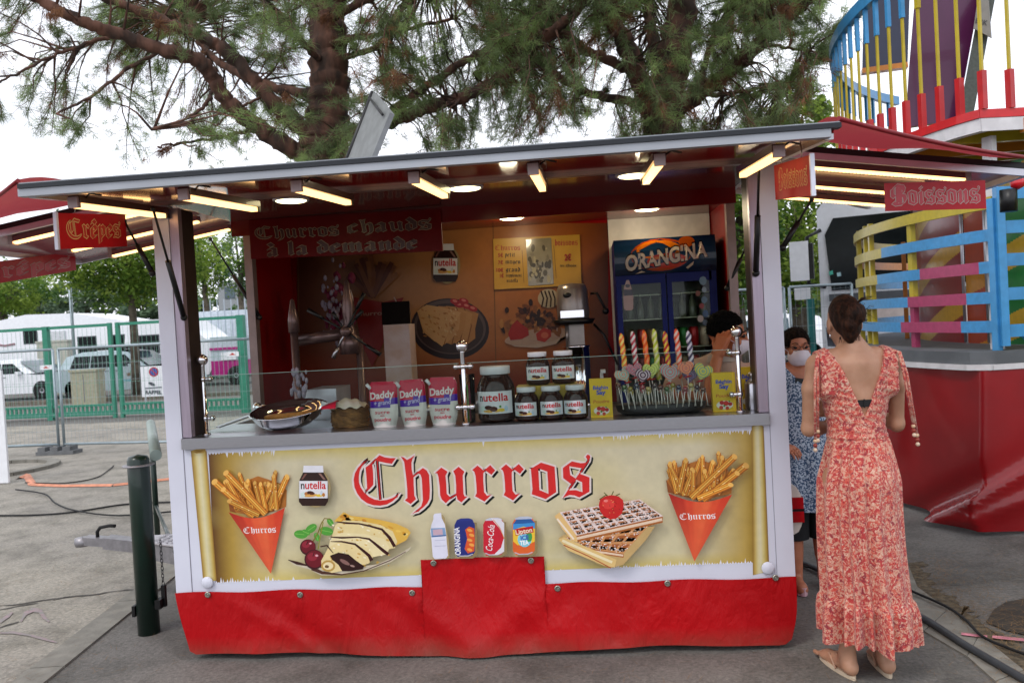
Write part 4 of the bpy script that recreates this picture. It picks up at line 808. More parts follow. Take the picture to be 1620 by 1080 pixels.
# ------------------------------------------------------------------ mural on the back wall
YB = D - .0125
def back(u, v, h): p = at(u, v, y=YB); return (p.x, YB - h - .001, p.z)
PM = Print(back, eps=.0004); rm = random.Random(12)
def mcol(u, v):
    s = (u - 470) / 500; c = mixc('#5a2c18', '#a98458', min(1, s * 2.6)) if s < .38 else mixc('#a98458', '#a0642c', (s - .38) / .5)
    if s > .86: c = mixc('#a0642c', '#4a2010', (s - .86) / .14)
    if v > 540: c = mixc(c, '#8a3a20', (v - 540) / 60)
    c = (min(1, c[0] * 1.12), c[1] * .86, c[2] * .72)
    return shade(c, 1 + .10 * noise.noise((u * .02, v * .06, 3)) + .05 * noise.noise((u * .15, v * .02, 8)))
x0 = at(470, 480, y=YB).x
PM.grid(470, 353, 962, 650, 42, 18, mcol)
for u in (470, 780): PM.line([(u, 356), (u + 6, 640)], 1.6, '#7a5230')
# dark plate with folded crepes
PM.ell((712, 520), 62, 48, '#2c2226', n=36, a=.1); PM.ell((712, 517), 57, 43, '#5c4a48', n=36, a=.1); PM.ell((712, 519), 53, 39, '#3a2c2c', n=36, a=.1)
for dx, c in ((34, '#b5804a'), (22, '#c08c54'), (10, '#bb864e'), (-2, '#c79660')): PM.poly([(662+dx*.9, 492), (672+dx, 484), (700+dx, 486), (730+dx*.8, 496), (728+dx*.7, 520), (718+dx, 535), (705+dx, 545), (690+dx, 540), (672+dx, 525)], c); PM.line([(700+dx, 486), (712+dx, 515), (705+dx, 545)], 1.5, '#85532c')
PM.poly([(664,490),(675,482),(700,486),(730,494),(712,520),(700,548),(684,536),(668,516)], '#cfa069')
for i in range(60): x, y = rm.uniform(668, 724), rm.uniform(488, 535); PM.ell((x, y), rm.uniform(1, 4), rm.uniform(.6, 1.5), rm.choice(['#a9713c', '#dcb784', '#b98048']), a=rm.uniform(0, 1.5), n=6, up=False)
PM.up()
for x, y in ((726, 482), (738, 484), (748, 488), (734, 476), (720, 477)): PM.ell((x, y), 8, 4.5, '#a8222a', a=.3, n=10); PM.ell((x, y - 1), 4, 2, '#d87a70', a=.3, n=8)
# strawberry dessert on a white plate
PM.poly([(800,541),(806,532),(850,544),(898,532),(902,512),(915,500),(900,530),(880,544),(850,550),(815,548)], '#c0aa9c'); PM.ell((850, 532), 52, 12, '#b89c8c', a=-.15, n=24)
for i in range(90):
    x = rm.gauss(846, 20); y = 500 - abs(rm.gauss(0, 13)) + abs(x - 846) * .3 + rm.uniform(0, 22)
    PM.ell((x, y), rm.uniform(3, 8), rm.uniform(2, 4), rm.choice(['#7a4420', '#4a2212', '#b87f44', '#2c120a', '#8c5630']), a=rm.uniform(0, 3), n=7, up=False); PM.h += 4e-6
PM.up(); PM.ell((868, 472), 17, 15, '#b9a88c', n=18)
for k in range(4): PM.line([(856 + k*6, 460), (860 + k*6, 472), (857 + k*7, 486)], 2.4, '#2a120a', up=False)
PM.up(); PM.poly([(818,506),(826,513),(836,520),(837,530),(826,536),(808,538),(804,528),(810,514)], '#a32420'); PM.poly([(848,528),(860,518),(872,522),(872,532),(862,541),(850,538)], '#b03026'); PM.ell((862, 530), 6, 5, '#cf6a50', n=10)
jar_print(PM, 686, 386, 725, 446)
# dim red churros cone and pink stripes on the left
PM.poly([(560,470),(608,478),(640,470),(618,520),(590,580),(572,540)], '#8a1c18')
for i in range(26): a = rm.uniform(-1.0, 1.0); PM.line([(592, 470), (592 + sin(a) * 50, 470 - cos(a) * rm.uniform(40, 72))], 7, rm.choice(['#6a3a24', '#7c4a2c', '#8c5a34', '#5a2c1c'])); 
PM.text('churros', 566, 500, 46, 7, '#b08a7c', ang=-.05, bold=.02)
for i in range(5): PM.line([(625 + i * 6, 470 + i * 12), (640 + i * 4, 500 + i * 14), (628 + i * 3, 530)], 2, '#b09a90')
PM.done('mural', TR, print_mat('mural_laminate', .3, .0, .05, .2, .62), label='food mural with crêpes and dessert')
# price board
def board(u, v, h): p = at(u, v, y=YB - .02); return (p.x, YB - .02 - h, p.z)
pt = thing('price_board', 'yellow price board listing churros and boissons on the back wall', 'price board', board(850, 452, 0))
mb = MB(); vs = [board(u, v, hh) for hh in (-.018, -.0004) for u, v in ((780, 378), (917, 371), (920, 451), (782, 458))]; mb.add(vs, [(0,1,2,3),(7,6,5,4),(0,4,5,1),(1,5,6,2),(2,6,7,3),(3,7,4,0)]); part('board', mb, mat('board_yellow', '#a87f20', .35, var=.08, scale=5), pt)
pr = Print(board, eps=.0004); RD = '#8a1c12'; BK = '#2a1a10'
gothic(pr, 'Churros', 783, 396, 40, 6, RD); gothic(pr, 'boissons', 878, 389, 36, 7, RD, ang=-.03)
for t_, y, w_, x in (('petit', 406.5, 16, 799), ('moyen', 417.5, 24, 799.5), ('grand', 430, 23, 800), ('supplément', 438, 25, 800.5), ('nutella', 446.5, 18, 801.5)):
    try: gothic(pr, t_, x, y, w_, 5.4 if w_ < 25 and t_ != 'nutella' else 4, BK)
    except KeyError: pr.text(t_, x, y, w_, 5, BK)
for t_, y, x, w_ in (('5€', 406.5, 788, 8), ('7€', 418, 788, 8), ('10€', 430, 785.5, 11), ('1€', 439, 791, 6)): pr.text(t_, x, y, w_, 6, RD, bold=.03)
pr.text('2€', 893, 412, 11, 10, RD, bold=.04); pr.text('au choix', 886, 422, 26, 5, BK, bold=.01)
pr.line([(826, 396), (829, 447)], .6, BK); pr.line([(876, 388), (880, 440)], .6, BK); pr.done('lettering', pt, PRINT_M)
pr = Print(board, eps=.0004, h0=.004)
pf = MB(); vs = [board(u, v, hh) for hh in (0.0004, .006) for u, v in ((832, 379), (872, 376), (876, 449), (836, 452))]; pf.add(vs, [(0,1,2,3),(7,6,5,4),(0,4,5,1),(1,5,6,2),(2,6,7,3),(3,7,4,0)])
fr = part('picture_frame', pf, mat('grey_picture', '#77705a', .18, coat=.6, var=.1), pt, label='grey glazed picture in the middle of the board')
pr.h = .0068
for i in range(46): pr.ell((rm.uniform(837, 870), rm.uniform(392, 444)), rm.uniform(1.5, 4), rm.uniform(2, 7), rm.choice(['#4a4434', '#6a6350', '#3e3a30', '#8c8468']), n=7, a=rm.uniform(-.2, .2), up=False); pr.h += 8e-6
pr.done('picture_print', fr, PRINT_G)
# white panel and red strip behind the fridge
mb = MB(); p0, p1 = at(961, 345, y=YB - .012), at(1122, 345, y=YB - .012); mb.box((p0.x, YB - .014, 1.021), (p1.x, YB - .001, 2.284)); part('white_panel', mb, mat('white_wall_panel', '#c9c4bc', .4), TR)
# ------------------------------------------------------------------ things on the serving counter
def gx(u, v=640, y=.1): return at(u, v, y=y).x
NUT = mat('hazelnut_spread', '#2c130b', .12, var=.1, coat=.25, spec=.3); LIDW = mat('white_lid', '#dcdce0', .35)
def front_curve(cx, cy, z0, R, half):     # print surface wrapped on the camera side of a cylinder; u metres along the arc, v metres up
    return lambda u, v, h: (cx + (R + h) * sin(u / R), cy - (R + h) * cos(u / R), z0 + v)
def jar(name, label, cx, cy, z0, w, H, group):
    R = w / 2; t = thing(name, label, 'jar', (cx, cy, z0), group); q = .90
    mb = MB(); pr = [(R*.80, 0), (R*.93, .006), (R, H*.07), (R, H*.60), (R*.94, H*.68), (R*.80, H*.78), (R*.70, H*.83), (R*.70, H*.86)]
    mb.lathe(pr, (cx, cy, z0), 26, sy=q); part('glass_body', mb, NUT, t)
    mb = MB(); mb.lathe([(R*.76, H*.855), (R*.79, H*.865), (R*.79, H*.985), (R*.76, H), (.0001, H)], (cx, cy, z0), 30, sy=q); part('lid', mb, LIDW, t)
    hw = R * 1.1; zl0, zl1 = H * .16, H * .56; Rr = R + .001; f = front_curve(cx, cy, z0, Rr, hw)
    L = 2 * hw; Hh = zl1 - zl0; P = Print(lambda u, v, h: ((cx + (Rr + h) * sin((u - .5) * L / Rr)), cy - (Rr + h) * q * cos((u - .5) * L / Rr) - h * .3, z0 + zl1 - v * Hh), eps=.00025)
    for i in range(10):
        a, b = i / 10, (i + 1) / 10; P.mb.add([P.fn(a, 0, P.h), P.fn(b, 0, P.h), P.fn(b, 1, P.h), P.fn(a, 1, P.h)], [(0, 1, 2, 3)], 0, lin('#dfe0e4'))
    P.h += .0008; P.text('n', .13, .43, .10, .36, '#141414', bold=.02); P.text('utella', .25, .43, .62, .36, '#c8141c', bold=.02)
    P.ell((.22, .78), .09, .15, '#c9dcd6', n=10); P.ell((.38, .72), .11, .10, '#3a1608', n=10, a=.4); P.ell((.5, .78), .10, .12, '#4a1c0c', n=9); P.ell((.45, .88), .22, .07, '#dcae5c', n=10); P.ell((.68, .84), .10, .08, '#e3c23c', n=9); P.ell((.80, .78), .05, .14, '#b7cfe0', n=8); P.ell((.66, .68), .03, .06, '#4a8a3c', n=6)
    P.done('label', t, PRINT_G); t.rotation_euler.z = rnd.uniform(-.22, .22); return t
p = at(786, 662, y=.13); jar('spread_jar', 'large hazelnut spread jar, biggest of the jars, beside the middle chrome post', p.x, .16, HC, .192, .275, 'hazelnut spread jars on the counter')
for i, u in enumerate((833, 872, 911)):
    jar('spread_jar', ['small spread jar in the bottom row, next to the large jar', 'small spread jar in the middle of the bottom row', 'small spread jar in the bottom row, beside the yellow sugar carton'][i], gx(u), .12, HC, .120, .165, 'hazelnut spread jars on the counter')
for i, u in enumerate((850, 891)):
    jar('spread_jar', ['upper left one of the two small spread jars stacked on top', 'upper right one of the two small spread jars stacked on top'][i], gx(u, 575, .2), .21, HC + .168, .122, .165, 'hazelnut spread jars on the counter')
mb = MB(); x = gx(868, 600, .24); mb.box((x - .16, .15, HC + .001), (x + .14, .29, HC + .166)); solo('display_box', mb, mat('box_yellow', '#b59a2c', .5), 'pale yellow box carrying the two upper spread jars', 'box')
# sugar pouches
PW = mat('pouch_white', '#d9d2cc', .32, coat=.2)
def pouch(u0, u1, label, y=.10, dz=0):
    x0, x1 = gx(u0, 640, y), gx(u1, 640, y); w = x1 - x0; H = .228 + dz; t = thing('sugar_pouch', label, 'sugar pouch', ((x0+x1)/2, y, HC), 'sugar pouches on the counter')
    prof = lambda b: .034 * (1 - b) ** .6 + .003                       # thickness shrinks to the top seal
    outl = lambda b: (w * (.40 + .10 * min(1, b / .25)) if b < .25 else w * .5) * (1 - max(0, b - .86) / .14 * .16)
    cx = (x0 + x1) / 2
    def srf(a, b, s): X = (a - .5) * 2; return (cx + X * outl(b), y - s * prof(b) * (1 - X * X) ** .5 * (1 + .05 * sin(9 * b + 5 * a)), HC + b * H - (.012 * (X > .5) * b if 0 else 0))
    mb = MB(); mb.grid(lambda a, b: srf(a, b, 1), 14, 14); mb.grid(lambda a, b: srf(1 - a, b, -1), 10, 10); part('bag', mb, PW, t)
    P = Print(lambda u, v, h: (lambda q: (q[0], q[1] - h, q[2]))(srf(u, 1 - v, 1)), eps=.0005, h0=.0010)
    nx, ny = 14, 14
    for j in range(ny):
        for i in range(nx):
            cs = []
            for a, b in ((0,0),(1,0),(1,1),(0,1)):
                v_ = (j + b) / ny; u_ = (i + a) / nx; vv = v_ + .07 * (u_ - .5)
                cs.append(((i+a)/nx, v_))
            vv = (j + .5) / ny + .07 * ((i + .5) / nx - .5); c = '#b80836' if vv < .40 else '#481a9c' if vv < .555 else None
            if c: P.mb.add([P.fn(*q, P.h) for q in cs], [(0,1,2,3)], 0, lin(c))
    P.up(); P.mb.add([P.fn(.02, .06, P.h), P.fn(.4, .05, P.h), P.fn(.3, .2, P.h), P.fn(.02, .3, P.h)], [(0,1,2,3)], 0, lin('#c81034')); P.up()
    P.text('Daddy', .06, .385, .86, .155, '#e2d4d4', bold=.03, ang=-.06); P.text('+ grand', .20, .52, .60, .10, '#c9bfe4', shear=.2, bold=.01, ang=-.06)
    P.text('sucre', .24, .70, .52, .085, '#c4213f', bold=.01, shear=.15); P.text('en', .44, .755, .14, .045, '#c4213f'); P.text('poudre', .20, .86, .62, .085, '#c4213f', bold=.01, shear=.15)
    P.done('print', t, PRINT_G)
    mb = MB(); zc = HC + H * .90; mb.tube([(cx - w * .43, y - .004, zc - .012), (cx - w * .43 - .022, y - .004, zc + .012)], .009, 10); part('spout_cap', mb, LIDW, t); t.rotation_euler = (rnd.uniform(-.03, .03), rnd.uniform(-.03, .03), rnd.uniform(-.12, .12))
pouch(584, 630, 'left pink and white sugar pouch of the standing three'); pouch(633, 676, 'middle pink and white sugar pouch of the standing three', dz=.004); pouch(678, 724, 'right pink and white sugar pouch, beside the middle chrome post', dz=.008)
# crepe stack with a bag lying on top
CRB = mat('crepe_brown', '#6b4523', .75, col2='#9a6a38', scale=30, bump=.4)
cx = gx(553, 640, .2); st = thing('crepe_stack', 'stack of brown crêpes beside the first sugar pouch', 'crêpe stack', (cx, .2, HC))
for k in range(16):
    mb = MB(); r_ = .098 + rnd.uniform(-.004, .004); ox, oy = rnd.uniform(-.004, .004), rnd.uniform(-.004, .004)
    mb.grid(lambda a, b: (cx + ox + cos(2*pi*a) * r_ * (1 - .0 * b), .2 + oy + sin(2*pi*a) * r_ * .9, HC + .002 + k * .0062 + b * .005 + .0015 * sin(6 * 2 * pi * a + k)), 26, 1, closeu=True)
    b0 = len(mb.v); mb.add([mb.v[26 + i] for i in range(26)], [tuple(range(26))]); part('crepe', mb, CRB, st)
mb = MB(); zt = HC + .104
mb.grid(lambda a, b: (cx - .005 + (a - .5) * .19, .17 + (b - .5) * .15, zt + .042 * sin(pi * min(1, max(0, a))) ** .6 * sin(pi * b) ** .5 + .006 * sin(a * 20 + b * 9)), 16, 12)
mb2 = MB(); mb2.tube([(cx - .085, .12, zt + .018), (cx - .118, .115, zt + .032)], .010, 10); mb3 = MB(); mb3.grid(lambda a, b: (cx - .105 + a * .075, .10 + (b - .5) * .09, zt + .004 + .038 * sin(pi * b) ** .5 * (.4 + .6 * a)), 8, 8)
lp = thing('sugar_pouch', 'opened sugar pouch lying on top of the crêpe stack', 'sugar pouch', (cx, .17, zt), 'sugar pouches on the counter'); part('bag', mb, mat('pouch_cream', '#d8cdb8', .35, col2='#dcc8c0', coat=.3), lp); part('spout_cap', mb2, LIDW, lp); part('bag_shoulder', mb3, mat('pouch_red', '#b81836', .3, coat=.3), lp)
# steel pan with a churro
p = at(452, 676, y=.10); pc = (gx(452, 665, .12), .16)
pn = thing('steel_pan', 'wide polished steel pan at the left end of the counter', 'pan', (pc[0], pc[1], HC))
mb = MB(); R = .198; tilt = .05
prof = [(.10, .0), (.13, .004), (.165, .030), (R, .075), (R + .006, .078), (R, .080), (.163, .036), (.13, .010), (.0001, .006)]
vs = MB(); vs.lathe(prof, (0, 0, 0), 36, sy=.72)
mb.add([(pc[0] + x, pc[1] + y, HC + z * 1.0 + tilt * x + .030 + .26 * y) for x, y, z in vs.v], vs.f, sm=True); mb.sm = [True] * len(mb.f); part('bowl', mb, CHROME, pn)
hx, hz = pc[0] - R * .96, HC + .085
mb = MB(); mb.tube([(hx + .06, pc[1] + .17, hz + .016), (hx - .02, pc[1] + .2, hz + .02), (hx - .04, pc[1] + .2, hz + .02)], .015, 10); mb.ball((hx - .055, pc[1] + .2, hz + .02), .027, 14); part('handle', mb, CHROME, pn)
mb = MB(); ch = []
for k in range(15): a = k / 14; ch.append((pc[0] - .13 + a * .30, pc[1] - .015 + .03 * (2*a - 1) ** 2, HC + .066 + .016 * a))
mb.tube(ch, [.010] + [.016] * 13 + [.010], 10); solo('churro', mb, mat('fried_churro', '#b8702c', .55, col2='#d08a3c', scale=40, bump=.8), 'single golden churro lying in the steel pan', 'churro')
# griddle frame behind the pan and steel slope
mb = MB(); mb.bar((.15, .25, HC + .02), (.42, .60, HC + .11), .04, .008); mb.bar((.40, .30, HC + .075), (.62, .5, HC + .075), .10, .006); solo('griddle_lid', mb, ALU, 'slanted metal griddle lid behind the steel pan', 'griddle lid')
mb = MB(); x = gx(500, 600, .7); mb.prism([(x - .13, HC - .1), (x + .14, HC - .1), (x + .14, HC + .17), (x - .03, HC + .17)], .62, .9); solo('metal_fryer', mb, mat('fryer_steel', '#c4c6d0', .3, .7), 'slope sided steel fryer behind the crêpe stack', 'fryer')
# chrome posts with glass: the sneeze guard
GU = thing('glass_guard', 'low glass sneeze guard with three chrome ball topped posts', 'glass guard', (1.5, .1, HC))
for u, yy in ((325, .10), (737, .07), (1172, .08)):
    x = at(u, 660, y=yy).x; mb = MB(); mb.lathe([(.022, 0), (.022, .006), (.011, .010), (.011, .355), (.012, .36)], (x, yy, HC), 16); po = part('post', mb, CHROME, GU)
    mb = MB(); mb.ball((x, yy, HC + .385), .030, 18); part('ball_finial', mb, CHROME, po)
    for zc in (.085, .285):
        mb = MB()
        for dx in ((-.03, .03) if u == 737 else (.032,) if u < 600 else (-.032,)): mb.tube([(x, yy, HC + zc), (x + dx * 1.2, yy, HC + zc)], .010, 10); mb.ball((x + dx * 1.2, yy, HC + zc), .015, 10)
        mb.ball((x, yy, HC + zc), .017, 12); part('clamp', mb, CHROME, po)
GE = mat('glass_edge', '#9fbfb2', .15, trans=.3)
for a, b in ((at(325, 660, y=.1).x + .035, at(737, 660, y=.07).x - .02), (at(737, 660, y=.07).x + .02, at(1172, 660, y=.08).x - .035)):
    mb = MB(); mb.box((a, .066, HC + .012), (b, .070, HC + .300)); gp = part('glass_pane', mb, GLASS, GU); mb = MB(); mb.box((a, .0655, HC + .3005), (b, .0705, HC + .303)); part('pane_edge', mb, GE, gp)
# tumbler of pink straws
x = gx(741, 640, .17); t = thing('straw_tumbler', 'clear tumbler of pink and orange sticks behind the middle chrome post', 'tumbler', (x, .17, HC))
mb = MB(); mb.lathe([(.028, .0), (.033, .002), (.040, .24), (.038, .24), (.031, .004)], (x, .17, HC), 20); part('glass', mb, GLASS, t)
for k in range(14):
    a = k * 2.4; r0 = .018; mb = MB(); c = ('#a81850', '#c86a2c', '#6a9a4a', '#c83a70', '#d8b8a0')[k % 5]; mb.tube([(x + r0*cos(a), .17 + r0*sin(a), HC + .004), (x + .030*cos(a), .17 + .03*sin(a), HC + .17 + .01 * (k % 4))], .005, 6); part('stick', mb, mat('stick_colour', c, .4), t)
# steel shaker
x = gx(1190, 620, .15); mb = MB(); mb.lathe([(.034, 0), (.035, .003), (.035, .125), (.030, .135), (.010, .14), (.010, .160), (.016, .165), (.016, .178), (.0001, .186)], (x, .15, HC), 22); solo('steel_shaker', mb, STEEL, 'brushed steel shaker in front of the right yellow carton', 'shaker')
# yellow sugar cartons
CY = mat('carton_yellow', '#dcb61c', .45)
def carton(u0, u1, y, label, h=.190, k=0):
    x0, x1 = gx(u0, 640, y), gx(u1, 640, y); t = thing('sugar_carton', label, 'sugar carton', ((x0+x1)/2, y + .02, HC), 'yellow sugar cartons on the counter')
    mb = MB(); mb.box((x0, y, HC + .001), (x1, y + .045, HC + h)); part('carton', mb, CY, t)
    P = Print(lambda u, v, hh: (x0 + u * (x1 - x0), y - hh, HC + h - v * h), eps=.0003)
    P.text('Béghin', .16, .27, .68, .10, '#2848b0', bold=.03); P.text('Say', .30, .40, .42, .11, '#2848b0', bold=.04); P.text('Poudre', .14, .62, .72, .085, '#b8541c', shear=.2, bold=.01)
    P.ell((.5, .82), .36, .11, '#e4dfd0', n=18)
    for (a, b, r_, c) in ((.38, .76, .10, '#b81c1c'), (.56, .78, .12, '#c8281c'), (.74, .80, .09, '#a81818'), (.34, .88, .09, '#d0442c'), (.60, .90, .08, '#c03a20'), (.48, .84, .05, '#4a8a34'), (.70, .73, .04, '#4a8a34')): P.ell((a, b), r_, r_ * .55, c, n=10)
    P.done('print', t, PRINT_M)
carton(934, 969, .09, 'yellow sugar carton between the spread jars and the lollipops'); carton(1128, 1165, .10, 'yellow sugar carton left of the right chrome post', .19); carton(1170, 1206, .20, 'yellow sugar carton tucked behind the steel shaker', .205)
# lollipop display
xa, xb = gx(973, 640, .17), gx(1119, 640, .17); xm = (xa + xb) / 2
mb = MB(); mb.lathe([(.19, 0), (.215, .015), (.225, .05), (.215, .052), (.0001, .050)], (xm, .19, HC), 34, sy=.42); solo('display_tray', mb, BLACK, 'oval black tray holding the lollipops', 'tray')
PALC = ['#d84a2c', '#e8b83c', '#d8c8c0', '#c02850', '#5aa070', '#e87830', '#7ab8a8', '#c8d850', '#5a4a7a', '#e8e0dc']
def lolly_mats(i):
    a, b = (('#e87428', '#f0d060'), ('#d8d0cc', '#b03040'), ('#e85a20', '#f08a40'), ('#b8c83c', '#e0e0a0'), ('#e8c040', '#c03030'), ('#e85838', '#e8c8b8'), ('#4a4260', '#d8d4e0'))[i % 7]
    m = bpy.data.materials.new('twist_sugar'); m.use_nodes = True; nt = m.node_tree; bs = nt.nodes['Principled BSDF']; bs.inputs['Roughness'].default_value = .2
    tc = nt.nodes.new('ShaderNodeTexCoord'); mp = nt.nodes.new('ShaderNodeMapping'); mp.inputs['Rotation'].default_value = (0, .9, 0); wv = nt.nodes.new('ShaderNodeTexWave'); wv.inputs['Scale'].default_value = 14; wv.bands_direction = 'Z'
    r = nt.nodes.new('ShaderNodeValToRGB'); r.color_ramp.interpolation = 'CONSTANT'; r.color_ramp.elements[1].position = .5; r.color_ramp.elements[0].color = (*lin(a), 1); r.color_ramp.elements[1].color = (*lin(b), 1)
    nt.links.new(tc.outputs['Object'], mp.inputs[0]); nt.links.new(mp.outputs[0], wv.inputs[0]); nt.links.new(wv.outputs['Color'], r.inputs[0]); nt.links.new(r.outputs[0], bs.inputs['Base Color']); return m
STK = mat('lolly_stick', '#e0dcd4', .5); BOW = mat('red_bow', '#a8101c', .4); WRAP = glass_mat('wrapper_film', (.95, .95, .95), .3, .15)
adj = ['first', 'second', 'third', 'fourth', 'fifth', 'sixth', 'seventh']; tw = ['orange and yellow', 'white and red', 'orange', 'lime green', 'yellow and red striped', 'orange and pink', 'violet and white']
for i, (u, vt) in enumerate(((984, 527), (1015, 522), (1033, 522), (1050, 520), (1068, 524), (1068 + 0, 521), (1087, 522))):
    u = (982, 1000, 1018, 1034, 1051, 1069, 1088)[i]; vt = (527, 524, 522, 520, 524, 520, 523)[i]
    pt_ = at(u, vt, y=.24); pb = (at(u + 9, 600, y=.24).x, .24, HC + .16); t = thing('twist_lollipop', tw[i] + ' twisted stick lollipop, %s from the left in the back row' % adj[i], 'lollipop', (pb[0], .24, HC + .03), 'lollipops on the tray')
    mb = MB(); n = 22; ns = 12; P0, P1 = Vector(pb), Vector(pt_); vs = []
    for k in range(n + 1):
        f = k / n; c = P0.lerp(P1, f)
        for j in range(ns):
            a = 2*pi*j/ns; r_ = (.0125 + .003 * cos(3 * (a - f * 9))) * (1 if f < .93 else (1.02 - f) / .09 * .9 + .1); vs.append(c + Vector((r_ * cos(a), r_ * sin(a), 0)))
    mb.add(vs, [(k*ns+j, k*ns+(j+1) % ns, (k+1)*ns+(j+1) % ns, (k+1)*ns+j) for k in range(n) for j in range(ns)], sm=True); part('candy', mb, lolly_mats(i), t)
    mb = MB(); mb.tube([P0, (P0.x + .01, .22, HC + .05)], .0028, 6); part('stick', mb, STK, t)
def swirl_mat(i):
    pa = (('#7ab8a8', '#d8e0dc', '#d87850'), ('#c03a60', '#e8d0c8', '#8a4a70'), ('#3a4a5a', '#b84050', '#c8c0cc'), ('#c8d850', '#e8e8b0', '#98a830'), ('#c8303c', '#e8dcd8', '#60a8a8'), ('#e87040', '#f0d8b0', '#c03838'), ('#3a2c50', '#a890b8', '#604878'), ('#d0d850', '#e8784c', '#60b890'))[i % 8]
    m = bpy.data.materials.new('swirl_sugar'); m.use_nodes = True; nt = m.node_tree; bs = nt.nodes['Principled BSDF']; bs.inputs['Roughness'].default_value = .2; bs.inputs['Coat Weight'].default_value = .5
    tc = nt.nodes.new('ShaderNodeTexCoord'); wv = nt.nodes.new('ShaderNodeTexWave'); wv.wave_type = 'RINGS'; wv.rings_direction = 'Y'; wv.inputs['Scale'].default_value = 26; wv.inputs['Distortion'].default_value = 1.5
    r = nt.nodes.new('ShaderNodeValToRGB'); r.color_ramp.interpolation = 'CONSTANT'; r.color_ramp.elements[1].position = .35; e = r.color_ramp.elements.new(.68)
    for k in range(3): r.color_ramp.elements[k].color = (*lin(pa[k]), 1)
    nt.links.new(tc.outputs['Object'], wv.inputs[0]); nt.links.new(wv.outputs['Color'], r.inputs[0]); nt.links.new(r.outputs[0], bs.inputs['Base Color']); return m
def heart(c, s, tilt, i, label, y):
    t = thing('heart_lollipop', label, 'lollipop', (c[0], y, c[2]), 'lollipops on the tray'); pts = []
    for k in range(28):
        a = 2*pi*k/28; X = 16 * sin(a) ** 3; Z = 13*cos(a) - 5*cos(2*a) - 2*cos(3*a) - cos(4*a); X, Z = X / 17 * s, Z / 17 * s; pts.append((c[0] + X*cos(tilt) - Z*sin(tilt), c[2] + X*sin(tilt) + Z*cos(tilt)))
    mb = MB(); mc = (sum(p[0] for p in pts)/28, sum(p[1] for p in pts)/28); inn = [(mc[0] + (p[0]-mc[0])*.82, mc[1] + (p[1]-mc[1])*.82) for p in pts]
    mb.prism(pts, y - .005, y + .005); mb.prism(inn, y - .009, y + .009); part('candy', mb, swirl_mat(i), t)
    b = (c[0] + s*sin(tilt), c[2] - s*cos(tilt)); mb = MB(); mb.tube([(b[0], y, b[1]), (b[0] + rnd.uniform(-.012, .012), y + .01, HC + .052)], .0026, 6); part('stick', mb, STK, t)
    mb = MB(); mb.tube([(b[0] - .018, y - .006, b[1] - .004), (b[0], y - .010, b[1]), (b[0] + .018, y - .006, b[1] + .003)], [.002, .005, .002], 6); part('bow', mb, BOW, t)
hn = ['teal and orange', 'pink', 'dark blue', 'lime', 'red and white', 'orange and cream', 'dark violet', 'green and orange']
for i, (u, v, s, tl) in enumerate(((986, 592, .046, .5), (1003, 584, .042, .1), (1017, 593, .042, -.2), (1030, 585, .046, .05), (1060, 588, .056, -.1), (1085, 582, .042, .2), (1091, 594, .040, -.1), (1112, 587, .050, -.35))):
    p = at(u, v, y=.17 - .02 * (i % 3)); heart(p, s, tl, i, hn[i] + ' swirled heart lollipop in the upper row', .17 - .02 * (i % 3))
ORD = ['first', 'second', 'third', 'fourth', 'fifth', 'sixth', 'seventh', 'eighth', 'ninth', 'tenth', 'eleventh', 'twelfth', 'thirteenth', 'fourteenth', 'last']
for i in range(15):     # small wrapped lollies low in the tray
    u = 978 + i * 9.6; v = 609 + (i % 3) * 3; y = .10 + .015 * (i % 2); p = at(u, v, y=y); col = ('#5a2a24', '#3a5a34', '#8a7a20', '#2a3a5a', '#8a2a3a', '#b0a060', '#3a2a3a')[i % 7]
    t = thing('small_lollipop', 'small wrapped lollipop, %s from the left in the low front row of the tray' % ORD[i], 'lollipop', (p.x, y, HC + .03), 'small wrapped lollipops on the tray')
    mb = MB(); mb.ball((p.x, y, p.z), .014, 8, sz=.9); mb.add([(p.x - .016, y, p.z - .01), (p.x + .016, y, p.z - .01), (p.x + rnd.uniform(-.01, .01), y, p.z - .032)], [(0, 1, 2)]); part('candy', mb, mat('wrapped_candy', col, .15, coat=.8, col2='#b8b0a0', scale=90, fac=(.5, .7)), t)
    b = at(u + (8 if i < 5 else 2 if i < 10 else -4), 641, y=y); mb = MB(); mb.tube([(p.x, y, p.z - .01), (b.x, y - .01, HC + .035)], .0022, 5); part('stick', mb, STK, t)
    mb = MB(); b2 = at(u + 4, 640, y=y + .02); mb.tube([(p.x + .012, y + .02, p.z - .004), (b2.x + .01, y + .01, HC + .035)], .0022, 5); part('stick', mb, STK, t)
# ------------------------------------------------------------------ behind the counter
BB = 1.021
# drinks fridge
fx0, fx1, fy, fz0, fz1 = 2.325, 2.955, 1.30, .43, 2.093; FRB = mat('fridge_blue', '#0c1c66', .4, var=.08, spec=.2)
FD = thing('drinks_fridge', 'dark blue two door drinks fridge with an Orangina header', 'fridge', (2.64, 1.45, fz0))
mb = MB(); mb.box((fx0, fy + .03, fz0), (fx0 + .03, D - .03, fz1)); mb.box((fx1 - .03, fy + .03, fz0), (fx1, D - .03, fz1)); mb.box((fx0, D - .05, fz0), (fx1, D - .03, fz1)); mb.box((fx0 + .031, fy + .03, fz1 - .23), (fx1 - .031, D - .051, fz1)); mb.box((fx0 + .031, fy + .03, fz0), (fx1 - .031, D - .051, fz0 + .2)); part('cabinet', mb, FRB, FD)
mb = MB(); mb.box((fx0 + .031, D - .056, fz0 + .2), (fx1 - .031, D - .0505, fz1 - .231)); part('back_liner', mb, mat('fridge_liner', '#6a7462', .5), FD)
hz0 = fz1 - .225
